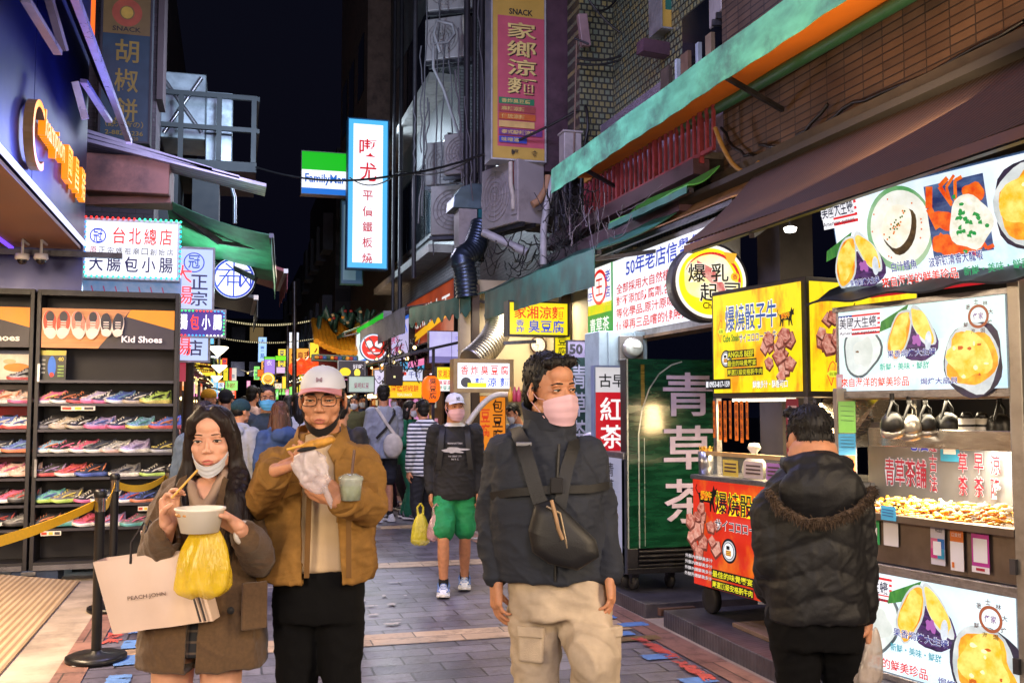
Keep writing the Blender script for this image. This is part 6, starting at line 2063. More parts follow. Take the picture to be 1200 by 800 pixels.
for i,(px,c_,lb) in enumerate(((598,'d8a83a','yellow'),(603,'b8405a','crimson'),(608,'c8506a','pink'))):
 p=gy(px,462,11.5)
 tag(M(mat('sauce_'+c_,c_,0.35)).lathe([(0,-0.09),(0.028,-0.085),(0.03,0.02),(0.012,0.06),(0.01,0.09),(0,0.09)],p,12).build('sauce_bag'),'%s sauce bag hanging at the tofu stall under the white sign' % lb,'sauce bag')
loc,w,h=placed(503,388,557,425,14.8)
f=Face(w,h,emi('b4a8ea',0.85,True,c2='d8d4ff',scale=2))
f.rect(0.0,0.8,1,1,emi('8f86c8',0.6))
for k in range(9):
 f.ring(0.6+0.035*k,0.2+0.08*((k*5) % 9),0.03,0.008,emi('3a4ae0',1.0),12)
f.line([(0.48,0),(0.48,1)],0.01,emi('6a62a8',0.5))
lightbox('lavender_sign','lavender lit shop panel with blue swirls below the orange sign','sign',f,loc,0,0.1,FRD,rim=0.01)
def along(px0,px1,X,z0,z1):
 a,c=gx(px0,400,X),gx(px1,400,X)
 return Vector((X,a.y,z0)),a.y-c.y,z1-z0
loc,w,h=along(477,533,3.3,2.7,3.55)
f=Face(w,h,emi('b8481c',0.55,True,c2='7a2c14',scale=1.5))
f.text('蔥抓餅大王',0.06,0.2,0.45,emi('e8e4e0',0.8),w=0.85,skew=0.15)
for k in range(3):
 f.line([(0.1,0.92-k*0.05),(0.9,0.6-k*0.05)],0.012,emi('f2b41c',0.8))
lightbox('facade_sign','dark orange facade sign with white brush lettering behind the scalloped awning','sign',f,loc,RZ,0.15,FRD)
loc,w,h=along(447,480,3.2,2.48,3.3)
f=Face(w,h,emi('c8c0ea',0.8,True))
f.rect(0,0,1,0.08,emi('2f62c8',0.9))
f.rect(0,0,0.04,1,emi('2f62c8',0.9))
f.text('阿香美食',0.1,0.25,0.3,emi('c83a6a',0.7),w=0.6)
f.text('小吃麻辣',0.15,0.62,0.22,emi('b8305a',0.6),w=0.7)
for k in range(3):
 f.line([(0.7+k*0.07,0.1),(0.8+k*0.07,0.4)],0.015,emi('3f6ae0',0.9))
lightbox('facade_sign','pale violet facade sign with pink lettering half hidden by coiled cables','sign',f,loc,RZ,0.15,FRD)
loc,w,h=along(418,450,3.0,2.6,3.5)
f=Face(w,h,emi('dff0f2',0.9,True))
f.rect(0,0,1,0.16,emi('1fae2a',0.9))
f.rect(0,0.9,1,1,emi('2f7ae0',0.9))
f.vtext('涼麵',0.5,0.25,0.26,emi('2a5a9a',0.8),w=0.18)
lightbox('facade_sign','white facade sign with green top edge beside the red round sign','sign',f,loc,RZ,0.15,FRM)
p=gy(438,407,19.5)
t=thing('round_sign','round red sign with two white dots and white dashes','sign',p,0)
M(mat('sign_blue_side','2a6a9a',0.4)).lathe([(0,0),(0.27,0),(0.27,0.1),(0,0.1)],axis=(0,1,0),n=36).build('cabinet',t)
f=Face(0.52,0.52)
f.ell(0.5,0.5,0.5,0.5,emi('e6ecfa',0.9),36)
f.ell(0.5,0.5,0.45,0.45,emi('e0301c',1.0,True),36)
for u in (0.33,0.68):
 f.ell(u,0.38,0.14,0.14,emi('f4eef0',1.0),20)
f.ell(0.5,0.6,0.06,0.04,emi('f4eef0',1.0),14)
f.line([(0.26,0.7),(0.76,0.7)],0.03,emi('f4eef0',1.0))
for k in range(6):
 f.line([(0.32+k*0.075,0.7),(0.32+k*0.075,0.77)],0.03,emi('f4eef0',1.0))
f.build('face',t,(-0.26,-0.004,-0.26))
def board(px0,py0,px1,py1,Y,label,bgc,texts,s=0.9,framem=None,c2=None,name='light_box_sign',extra=None):
 loc,w,h=placed(px0,py0,px1,py1,Y)
 f=Face(w,h,emi(bgc,s,True,c2=c2,scale=3) if c2 else emi(bgc,s,True))
 if extra:
  extra(f)
 for (tx,u,v,hh,ww,c_) in texts:
  f.text(tx,u,v,hh,emi(c_,0.85),w=ww,bold=0.012)
 return lightbox(name,label,'sign',f,loc,0,0.12,framem or FRD,rim=0.015)
board(450,447,494,466,15.0,'yellow stall sign with red lettering over the pink plush toys','f4c01a',[('圍爐胡椒餅',0.2,0.2,0.42,0.72,'d8301c'),('TOFU SNACK',0.35,0.72,0.18,0.4,'fff4d0')],1.0)
board(468,433,495,446,15.6,'small white sign with blue lettering above the yellow stall sign','d8dcf0',[('千切',0.4,0.15,0.6,0.5,'2a3a9a'),('一',0.1,0.2,0.3,0.2,'d8301c')],0.9)
board(409,441,438,459,17.0,'grey-green stall sign with red lettering over warm bulbs','a8c0b0',[('吳呢紅豆',0.2,0.4,0.36,0.6,'8a3a5a')],0.7,c2='c8d0d0')
board(397,423,427,440,18.0,'dark stall sign with yellow cakes and white lettering','3a3440',[('好吃',0.55,0.2,0.36,0.4,'e8e0e8')],0.5,FRM,extra=lambda f: (f.ell(0.25,0.75,0.22,0.3,emi('f2d01c',1.0)),f.ell(0.72,0.8,0.12,0.28,emi('f6e04a',1.0))))
board(439,434,450,462,17.5,'small white vertical sign left of the black speaker box','dcd4ec',[('冰',0.3,0.2,0.2,0.4,'5a4a8a')],0.85,FRM)
board(469,424,497,433,16.2,'sky blue sign strip under the coiled cables','4fa8d8',[],0.8)
p=gy(461,440,14.9)
t=thing('speaker_box','dark red box speaker with a small glinting badge above the yellow stall sign','speaker',p)
M(mat('dark_maroon_box','241418',0.5)).box((0,0,0),(0.26,0.2,0.3)).build('cabinet',t,0.01)
M(emi('f2e8a0',1.0)).box((0,-0.104,-0.02),(0.03,0.004,0.03)).build('badge',t)  # glint of the badge is put in as its own glow
def stall(x,y,w,d,rz,label,top,sign,goods,lamps=3,h=2.45,sign_h=0.35,lcol='ffd890',tex='',side=1):
 """a market stall: counter, two posts, roof sheet, lit sign board, bulbs and goods"""
 t=thing('market_stall',label,'market stall',(x,y,0.008),rz)
 r=random.Random(int(x*91+y*13))
 M(mat('stall_counter','5a4a40',0.5,var=0.3)).span((0,0,0),(w,d,0.85)).build('counter',t,0.006)
 M(emi(sign[0],0.35)).span((0.03,-0.012,0.1),(w-0.03,-0.002,0.8)).build('counter_panel',t)
 for xx in (0.02,w-0.06):
  M(DSTEEL).span((xx,0.02,0.852),(xx+0.04,0.06,h-0.02)).build('post',t)
 M(mat('roof_'+top,top,0.6,var=0.3)).prism([(-0.1,-0.35,h-0.12),(-0.1,d,h+0.15),(-0.1,d,h+0.19),(-0.1,-0.35,h-0.08)][::-1],(w+0.2,0,0)).build('roof_sheet',t)
 f=Face(w*0.94,sign_h,emi(sign[0],0.9,True))
 if tex:
  f.text(tex,0.5,0.22,0.56,emi(sign[1],0.85),w=0.78,anchor='c')
 f.build('sign_board',t,(w*0.03,-0.1,h-0.16-sign_h))
 M(mat('stall_back','6a4a30',0.7,var=0.4,scale=5)).span((0,d,0),(w,d+0.04,h+0.1)).build('back_panel',t)
 for k in range(lamps):
  M(emi(lcol,5.0)).ell((w*(k+0.5)/lamps,0.25,h-0.3-sign_h),0.05,8,6).build('bulb',t)
 mb=MB()
 for k in range(46):
  mb.mat(mat('goods_'+goods[k % len(goods)],goods[k % len(goods)],0.5,var=0.3,scale=20))
  q=r.uniform(0.04,0.1)
  mb.ell((r.uniform(0.08,w-0.08),r.uniform(0.02,d-0.1),0.86+q*0.5+0.25*r.random()*r.random()),(q,q*0.8,q*0.6),7,5)
 mb.build('goods',t)
 if True:
  for k in range(16):
   mb=M(emi(r.choice(['f2c060','f2e0b0','e08a3a','d8d0c0','f0a0b8']),0.5))
   xx,zz=r.uniform(0.05,w-0.15),r.uniform(0.95,h-0.55)
   mb.span((xx,d-0.06,zz),(xx+r.uniform(0.06,0.16),d-0.004-0.002*k,zz+r.uniform(0.05,0.14)))
   mb.build('price_label',t)
 return t
stall(2.9,16.2,1.5,0.8,RZ,'market stall of pink plush toys behind the yellow sign','3a3a44',('f07ab0','fff0f6'),['e89ab8','f2d0dc','d86a9a'],tex='',sign_h=0.1,lcol='ffd0f0')
PLS=emi('ff9ad0',0.85,True,c2='ffd8ee',scale=6)
p=gy(480,484,15.3)
t=thing('plush_rack','lit rack of round pink plush toys under the yellow stall sign','rack',(p.x-0.3,15.3,0.9))
M(emi('f2a0d8',0.6,True)).span((0,0.12,0),(0.62,0.16,0.95)).build('back_light',t)
for k in range(12):
 M(mat('pink_plush','d87aa8',0.8,var=0.2)).ell((0.1+0.2*(k % 3),0.02,0.1+0.24*(k // 3)),(0.085,0.07,0.085),10,7).build('plush_toy',t)
stall(2.75,19.4,1.9,0.9,RZ,'right-hand stall with warm bulbs and orange counter under the grey-green sign','4a4a50',('f2a04a','a83018'),['d8a05a','b86a2a','e8d8a8'],4,tex='紅豆餅')
stall(2.7,22.6,1.8,0.9,RZ,'right-hand stall with green roof and white sign before the lanterns','2f6a4a',('e8f0f8','2a5ab8'),['d8d0c0','8a9a5a','c8a060'],4,tex='鮮果汁')
stall(2.6,26.0,1.8,0.9,RZ,'right-hand stall with dark roof and amber sign below the temple eaves','302c30',('f0b03a','8a2a14'),['c89a4a','a87038'],4,tex='烤玉米')
stall(2.5,29.5,1.8,0.9,RZ,'right-hand stall with red roof and cream sign near the lanterns','7a2a24',('f4ead0','b82a1c'),['c8803a','e0c080'],4,tex='藥燉排骨')
stall(2.45,33.5,2.2,0.9,RZ,'right-hand stall with teal roof and violet sign','1f5a5a',('b090f0','fff0ff'),['c8c0d8','9a7ab8'],4,tex='手機配件')
stall(2.4,38,2.2,0.9,RZ,'right-hand stall with orange roof and yellow sign far down the street','a8541c',('f6da3a','c8301c'),['d8a040'],4,tex='地瓜球')
stall(2.35,43,2.6,0.9,RZ,'farthest right-hand stall with white lights and a pink sign','3a3238',('f08ac0','ffffff'),['d0c0c8'],5,lcol='f0f4ff',tex='飾品')
LZ=PI/2
stall(-0.95,12.4,1.7,0.9,LZ,'left-hand stall with amber goods just past the shoe cabinets','3a2f2a',('f0a43a','8a2a14'),['d8923a','e0b860','a85a2a'],4,2.3,0.22,tex='大腸包小腸')
stall(-0.98,14.8,1.7,0.9,LZ,'left-hand stall with yellow sign and brown roof','5a3c28',('f2d43a','b82a1c'),['c8a050','d87a30'],4,2.4,0.3,tex='鹽酥雞')
stall(-1.0,17.4,1.8,0.9,LZ,'left-hand stall with white sign and dark green roof','24402f',('f0f0f4','2a3aa8'),['d0b080','8aa060'],4,2.4,0.3,tex='珍珠奶茶')
stall(-1.0,20.4,1.9,0.9,LZ,'left-hand stall with orange sign and grey roof','4c4a4e',('f08a3a','fff0d0'),['d8a860','b85a30'],4,2.4,0.35,tex='章魚燒')
stall(-1.0,24,2.0,0.9,LZ,'left-hand stall with pink sign and maroon roof','5a1f28',('f090b8','8a1a4a'),['e0b0c0','c88a9a'],4,2.4,0.35,tex='棉花糖')
stall(-1.0,28,2.2,0.9,LZ,'left-hand stall with pale yellow sign and navy roof','24304a',('f6e89a','a8401c'),['d0b070'],4,2.5,0.4,tex='蚵仔煎')
stall(-1.0,33,2.4,0.9,LZ,'left-hand stall with red sign and tan roof','8a6a40',('e04a30','fff0c0'),['c89050'],4,2.5,0.4,tex='胡椒餅')
stall(-1.0,39,2.6,0.9,LZ,'farthest left-hand stall with cream sign and violet roof','4a3a5a',('f2e8d0','b8301c'),['c0a080'],5,2.5,0.4,tex='麻辣燙')
for (x,y,e_) in ((0.2,13.8,40),(1.9,15.2,40),(0.1,18.5,45),(1.8,21,50),(0.3,24.5,60),(1.6,29,70),(0.6,36,90),(1.0,46,110)):
 lamp('stall_glow','AREA',(x,y,3.4),e_,(1.0,0.84,0.62),1.2,1.2)
rr=random.Random(17)
cloth_c=lambda c: mat('canvas_'+c,c,0.7,var=0.3,scale=4)
for i,(x0,y0,x1,y1,z,c_,lb) in enumerate(((-1.0,12.4,-0.9,30,2.35,'ffd27a','string of warm bulbs along the left-hand stalls'),(-0.9,30,-0.6,62,2.6,'ffe0a0','string of warm bulbs over the farthest left-hand stalls'),(2.7,15,2.5,34,2.45,'ffd890','string of warm bulbs along the right-hand stalls'),
             (2.4,34,2.2,64,2.6,'fff0d0','string of white bulbs over the farthest right-hand stalls'),(-0.8,44,2.3,47,3.2,'ffc860','string of yellow bulbs across the far street'))):
 t=thing('bulb_string',lb,'string lights')
 n=int((Vector((x1,y1,0))-Vector((x0,y0,0))).length*1.6)
 pts=[Vector((x0+(x1-x0)*k/n,y0+(y1-y0)*k/n,z+0.07*math.cos(k*PI))) for k in range(n+1)]
 M(CBL).tube(pts,0.01,4).build('wire',t)
 for q in pts[:60]:
  M(emi(c_,4.0)).ell(q-Vector((0,0,0.05)),rr.uniform(0.02,0.032),7,5).build('bulb',t)
for i in range(44):
 y=rr.uniform(26 if i < 26 else 40,80)
 left=i % 2
 x=(rr.uniform(-1.6,-0.6) if left else rr.uniform(2.0,3.2)) if i < 26 else (rr.uniform(-0.9,0.3) if left else rr.uniform(1.3,2.6))
 w_,h_=(rr.uniform(0.25,0.5),rr.uniform(0.7,1.3)) if i % 3 else (rr.uniform(0.7,1.3),rr.uniform(0.35,0.6))
 if i >= 26:
  w_,h_=w_*0.75,h_*0.75
 c_,cn=[('ffe040','yellow'),('ff5a2a','orange-red'),('f0f4ff','white'),('7ad0ff','sky blue'),('ff9ad0','pink'),('9aff7a','lime'),('ffb040','amber')][i % 7]
 f=Face(w_,h_,emi(c_,1.0,True))
 tx='小吃鹽酥雞麵線臭豆腐茶飲'[i % 10:i % 10+3]
 if h_ > w_:
  f.vtext(tx,0.5,0.06,0.26,emi(('8a1c14','1c2a7a','fff4e0')[i % 3],0.8),w=0.62,gap=0.04)
 else:
  f.text(tx,0.5,0.2,0.6,emi(('8a1c14','1c2a7a','fff4e0')[i % 3],0.8),w=0.8,anchor='c')
 lightbox('stall_sign','small %s %s sign on the %s, about %.1f metres down the street' % (cn,'vertical' if h_ > w_ else 'wide','left' if left else 'right',y),'sign',f,(x-w_/2,y,rr.uniform(2.0,3.4)),rr.uniform(-0.2,0.2),0.1,FRD,0.01,'small lit signs far down the street')
stall(-0.9,46,3,0.9,LZ,'left-hand stall with amber sign deep in the street haze of lights','3a2f2a',('f6b03a','8a2a14'),['c0a080'],5,2.5,0.4,tex='烤魷魚')
stall(-0.8,54,3,0.9,LZ,'left-hand stall with white sign at the far end of the row','2a3a3a',('f4f4f8','1c2a8a'),['c0b090'],5,2.6,0.5,tex='滷味')
stall(2.25,50,3,0.9,RZ,'right-hand stall with green sign at the far end of the row','5a2a24',('5ae04a','ffffff'),['c0a080'],5,2.6,0.5,tex='水果')
stall(2.2,58,3,0.9,RZ,'right-hand stall with red sign, last of its row','2a2a30',('f04a2a','fff0c0'),['c0a080'],5,2.6,0.5,tex='牛排')
lamp('stall_glow','AREA',(0.7,58,3.6),160,(1.0,0.84,0.6),2,2)
for i,(x,y,c_,lb) in enumerate(((-1.9,27,'2f6a4a','green canvas awning over the left stalls, first of the far row'),(-1.8,35,'a8541c','orange canvas awning over the left stalls'),(-1.6,44,'3a5a8a','blue canvas awning over the far left stalls'),(1.9,31,'3f8a5a','bright green canvas awning over the far right stalls'),(1.7,40,'8a2a2a','dark red canvas awning over the far right stalls'),(1.6,50,'2f6a4a','last green canvas awning on the right'))):
 x1=x+1.5 if x < 0 else x
 x0=x if x < 0 else x+1.5
 stripe_awning('stall_awning',lb,[(x0,y+5,3.3),(x0,y,3.3)],[(x1,y+5,2.85),(x1,y,2.85)],cloth_c(c_),0.3,cloth_c(c_),scallop=0.3,nseg=8)
for i,(px,py,Y,lb) in enumerate(((256,409,21,'upper bell street lamp on a bracket over the left stalls'),(257,430,27,'lower bell street lamp beyond the first over the left stalls'),(254,442,36,'small farthest street lamp over the left stalls'))):
 p=gy(px,py,Y)
 t=thing('street_lamp',lb,'street lamp',p,0,'bell street lamps over the left stalls')
 M(emi('ffeecc',4.0,True)).lathe([(0,-0.16),(0.12,-0.05),(0.2,0.03),(0.18,0.05),(0,0.05)],n=16).build('lamp_shade',t)
 M(DSTEEL).tube([(0,0,0.05),(0,0,0.3),(-0.1,0,0.36),(-0.9,0,0.36)],0.03,8).build('bracket',t)
board(262,431,267,446,40,'tiny yellow vertical sign far down on the left','f0dc1a',[('小吃',0.2,0.2,0.2,0.6,'8a6a1c')],0.9)
board(269,431,277,446,42,'tiny red and white vertical sign far down on the left','e8dcd0',[('茶',0.3,0.5,0.3,0.5,'3a6a8a')],0.9,extra=lambda f: f.rect(0,0,0.35,1,emi('d8301c',0.9)))
board(303,395,312,424,52,'tall thin blue-white vertical sign far down the street','a8d0ff',[('大',0.25,0.06,0.2,0.5,'2a4aa8'),('藥',0.25,0.36,0.2,0.5,'2a4aa8'),('局',0.25,0.66,0.2,0.5,'2a4aa8')],1.1)
board(310,418,322,438,34,'violet lit display panel far down the street with green edge','b48af0',[('衣',0.2,0.2,0.3,0.5,'fff0ff')],0.8,extra=lambda f: f.rect(0,0,1,0.14,emi('6ae02a',1.0)))
board(324,430,334,437,33,'small pink-white lit panel beside the violet display','f0c8f0',[],0.8)
board(323,417,337,422,38,'bright green neon strip sign far down the street','7af01a',[],1.2)
board(302,433,310,441,44,'small orange sign among the far stalls','f0781a',[],0.9)
board(331,441,335,455,30,'thin yellow vertical sign by the far right stalls','f4c81a',[],1.0)
board(322,449,330,455,29,'tiny cream sign with red mark by the far right stalls','f0e0c0',[('八',0.25,0.2,0.6,0.5,'c8301c')],0.9)
p=gy(314,444,31)
t=thing('round_sign','small round yellow light sign far down the street','sign',p)
M(emi('ffcf1a',1.1,True)).lathe([(0,0),(0.2,0),(0.2,0.08),(0,0.08)],axis=(0,1,0),n=28).build('disc',t)
f=Face(0.34,0.34)
f.ell(0.5,0.5,0.5,0.5,emi('fff2b0',1.1),24)
f.ell(0.5,0.5,0.42,0.42,emi('f0a81a',1.0),24)
f.line([(0.25,0.55),(0.5,0.72),(0.75,0.55)],0.08,emi('a83a14',0.8))
f.build('face',t,(-0.17,-0.004,-0.17))
SLW=emi('e8d9a8',1.0)
for i,(py,Y,n,lb) in enumerate(((368,27,60,'net of tiny warm string lights nearest the green awning, across the street'),(391,34,60,'second net of tiny string lights further across the street'))):
 t=thing('string_lights',lb,'string lights',(0,0,0))
 mb,wires=M(SLW),M(CBL)
 for row in range(6):
  a,c=gy(238,py,Y+row*0.6),gy(386,py+2,Y+row*0.6)
  pts=wobble(a,c,0.28,n)
  wires.tube(pts[::6],0.006,4)
  for q in pts:
   mb.ell(q,0.016,4,3)
 b_=mb.build('bulbs',t)
 b_['kind']='stuff'
 wires.build('wire',t)
t=thing('temple_roof','small temple roof with yellow tile ends and painted dragon carving','temple',(0,0,0))
Y=24.5
a,c=gy(371,412,Y),gy(446,415,Y)
TT=mat('temple_tile','c8861c',0.4,var=0.25)
TG=mat('temple_green','1f3f34',0.5,var=0.5,scale=12)
TR=mat('temple_red','8a1f1c',0.5,var=0.3)
for k in range(16):
 q=a.lerp(c,k/15)
 curve=0.25*abs(k/15-0.5) ** 2*4
 M(TT).tube([q+Vector((0,0,curve)),q+Vector((0.02,0.9,0.42+curve)),q+Vector((0.04,1.6,0.9))],0.075,10).build('tile_row',t)
M(TG).prism([a+Vector((-0.1,-0.06,-0.22)),c+Vector((0.1,-0.06,-0.22)),c+Vector((0.1,-0.06,-0.06)),a+Vector((-0.1,-0.06,-0.06))],(0,0.4,0)).build('painted_beam',t)
for k in range(18):
 q=a.lerp(c,k/17)
 M((TT,TR,mat('temple_blue','2a4a8a',0.5),TG)[k % 4]).ell(q+Vector((0,-0.1,-0.14)),(0.06,0.04,0.05),8,6).build('carving',t)
R_=random.Random(5)
dr=[]
for k in range(22):
 dr.append(gy(372+66*k/21,392-22*abs(math.sin(k*0.55))-10*(k % 2),Y+0.8))
M(TG).tube(dr,[0.06+0.05*math.sin(PI*k/21) for k in range(22)],8).build('dragon',t)
for k in range(12):
 M((TT,TR,TG,mat('temple_cream','a8946a',0.5))[k % 4]).ell(dr[k+4]+Vector((R_.uniform(-.1,.1),-0.1,R_.uniform(-.1,.02))),(0.05,0.03,0.04),7,5).build('carving',t)
M(mat('temple_gold','c8a03a',0.35,0.6)).lathe([(0.0,0),(0.16,0.02),(0.2,0.1),(0.1,0.2),(0.04,0.3),(0,0.3)],gy(420,392,Y+0.4),14).build('finial',t)
for x in (441,):
 q=gy(x,440,Y+0.6)
 M(TR).tube([(q.x,q.y,0.01),(q.x,q.y,a.z-0.1)],0.12,12).build('column',t)
M(TR).span((a.x+0.2,Y+1.7,2.3),(c.x+1.2,Y+1.8,a.z+1.0)).build('red_wall',t)
LNR=emi('f0301c',1.0,True,c2='ff6a2a',scale=8)
for i,(px,py) in enumerate(((366,425),(374,420),(381,414),(389,412),(395,420),(346,432),(353,429),(360,430),(372,432),(384,426))):
 p=gy(px,py,28+(i % 3))
 o=M(LNR).lathe([(0.06,-0.22)]+[(0.2*math.cos(q),0.22*math.sin(q)) for q in [-1.2+2.4*j/8 for j in range(9)]]+[(0.06,0.22)],p,14).build('red_lantern')
 tag(o,'glowing red paper lantern in the string hung before the temple','lantern','red lanterns before the temple')
tag(M(DSTEEL).tube([gy(345,330,26),gy(345,470,26)],0.06,8).build('steel_pole'),'thin dark pole left of the temple roof','pole')
tag(M(DSTEEL).tube([gy(337,380,30),gy(337,455,30)],0.05,8).build('steel_pole'),'thinner far pole beside the green neon strip','pole')
lamp('temple_fill','AREA',(2.3,22.6,3.2),32,(1.0,0.7,0.45),1.0,0.5,target=(2.9,24.6,3.2))  # added fill to brighten the temple roof and dragon
tag(M(mat('worn_post','3f332c',0.7,var=0.3)).tube([gy(222,420,13.0),(gy(222,420,13.0).x,13.0,0.01)],0.06,10).build('timber_post'),'dark timber post beneath the pale blue hanging signs','post')
# PEOPLE
def vnoise(P,seed=0):
 P=np.asarray(P,float)
 i=np.floor(P).astype(np.int64)
 f=P-i
 f=f*f*(3-2*f)
 out=0
 for dx in (0,1):
  for dy in (0,1):
   for dz in (0,1):
    h=(i[:,0]+dx)*374761393+(i[:,1]+dy)*668265263+(i[:,2]+dz)*2147483647+seed*974711
    h=(h ^ (h >> 13))*1274126177
    h=((h ^ (h >> 16)) & 0xffff)/65535.0
    w=(f[:,0] if dx else 1-f[:,0])*(f[:,1] if dy else 1-f[:,1])*(f[:,2] if dz else 1-f[:,2])
    out=out+w*h
 return out
def capsule(mb,p,q,r0,r1,n=12):
 p,q=Vector(p),Vector(q)
 d=q-p
 d=d.normalized() if d.length > 1e-6 else Vector((0,0,1))
 pts,rs=[],[]
 for a in (-88,-60,-30,0):
  a=math.radians(a)
  pts.append(p+d*r0*math.sin(a))
  rs.append(r0*math.cos(a))
 for a in (0,30,60,88):
  a=math.radians(a)
  pts.append(q+d*r1*math.sin(a))
  rs.append(r1*math.cos(a))
 return mb.tube(pts,rs,n)
def chain(mb,pts,rs,n=12):
 for i in range(len(pts)-1):
  capsule(mb,pts[i],pts[i+1],rs[i],rs[i+1],n)
 return mb
def rings(mb,R,n=32):
 """stack of upright rings (z, rx, ry, cx, cy, squareness)"""
 rows=[]
 for q in R:
  z,rx,ry,cx,cy=q[:5]
  e=q[5] if len(q) > 5 else 0.85
  row=[]
  for k in range(n):
   a=2*PI*k/n
   c,s=math.cos(a),math.sin(a)
   row.append((cx+rx*abs(c) ** e*(1 if c > 0 else-1),cy+ry*abs(s) ** e*(1 if s > 0 else-1),z))
  rows.append(row+[row[0]])
 mb.sheet(rows,0,True)
 mb.add(rows[0][:n],[tuple(range(n))[::-1]])
 mb.add(rows[-1][:n],[tuple(range(n))])
 return mb
def remesh(mb,voxel,smooth=4,factor=0.5):
 me=mb.mesh('work')
 o=bpy.data.objects.new('work',me)
 COL.objects.link(o)
 m=o.modifiers.new('r','REMESH')
 m.mode='VOXEL'
 m.voxel_size=voxel
 if smooth:
  s=o.modifiers.new('s','SMOOTH')
  s.factor=factor
  s.iterations=smooth
 dg=bpy.context.evaluated_depsgraph_get()
 ev=bpy.data.meshes.new_from_object(o.evaluated_get(dg))
 bpy.data.objects.remove(o)
 bpy.data.meshes.remove(me)
 V=np.empty(len(ev.vertices)*3)
 ev.vertices.foreach_get('co',V)
 N=np.empty(len(ev.vertices)*3)
 ev.vertex_normals.foreach_get('vector',N)
 F=[tuple(p.vertices) for p in ev.polygons]
 bpy.data.meshes.remove(ev)
 return V.reshape(-1,3),N.reshape(-1,3),F
def arr_mesh(name,parts):
 """parts: list of (V, F, material)"""
 me=bpy.data.meshes.new(name)
 vs,fs,mi,mats,b=[],[],[],[],0
 for V,F,m in parts:
  if m not in mats:
   mats.append(m)
  vs.extend(map(tuple,V))
  fs.extend([[i+b for i in f] for f in F])
  mi.extend([mats.index(m)]*len(F))
  b += len(V)
 me.from_pydata(vs,[],fs)
 for m in mats:
  me.materials.append(m)
 me.polygons.foreach_set('material_index',mi)
 me.polygons.foreach_set('use_smooth',[True]*len(fs))
 me.update()
 return me
def folds(V,N,amp,seed=1,scale=9.0,vertical=0.45):
 P=V*scale
 P[:,2] *= vertical
 warp=np.stack([vnoise(P*0.6+17,seed),vnoise(P*0.6+31,seed+1),vnoise(P*0.6+57,seed+2)],1)
 n=vnoise(P+warp*2.2,seed+3)
 rid=1-np.abs(2*n-1)
 Q=V*scale*2.1
 Q[:,0] += Q[:,2]*0.8
 n2=1-np.abs(2*vnoise(Q+warp*2,seed+5)-1)
 th=0.9*np.sin(V[:,2]*7+seed)
 T=np.stack([V[:,0]*np.cos(th)+V[:,2]*np.sin(th),V[:,1],V[:,2]*np.cos(th)-V[:,0]*np.sin(th)],1)*scale*np.array([1.1,1.6,4.6])
 n3=1-np.abs(2*vnoise(T+warp*3,seed+7)-1)
 return V+N*((rid ** 2-0.4)*amp+(n2 ** 3-0.25)*amp*0.5+(n3 ** 4-0.2)*amp*0.22)[:,None]
SKIN=mat('skin','b8805f',0.55,var=0.14,scale=32,sss=0.12,bump=0.25,bscale=420)
SKINP=mat('skin_pale','cf9a80',0.52,var=0.10,scale=32,sss=0.12,bump=0.18,bscale=420)
SKINT=mat('skin_tan','a3694a',0.48,var=0.08,scale=14,sss=0.12,bump=0.08,bscale=500)
HAIRB=mat('black_hair','100d0d',0.5,spec=0.3,var=0.5,scale=60,stretch=(1,1,0.12),bump=0.7,bscale=220)
HAIRD=mat('dark_brown_hair','1c1210',0.5,spec=0.3,var=0.5,scale=60,stretch=(1,1,0.1),bump=0.7,bscale=240)
HAIRL=mat('brown_hair','4a2c1c',0.5,spec=0.3,var=0.5,scale=60,stretch=(1,1,0.1),bump=0.7,bscale=240)
EYEW,EYEB=mat('eye_white','cfc6c0',0.2,var=0.03),mat('eye_iris','120c0a',0.08,var=0.1)
LASH=mat('lash','0d0908',0.6)
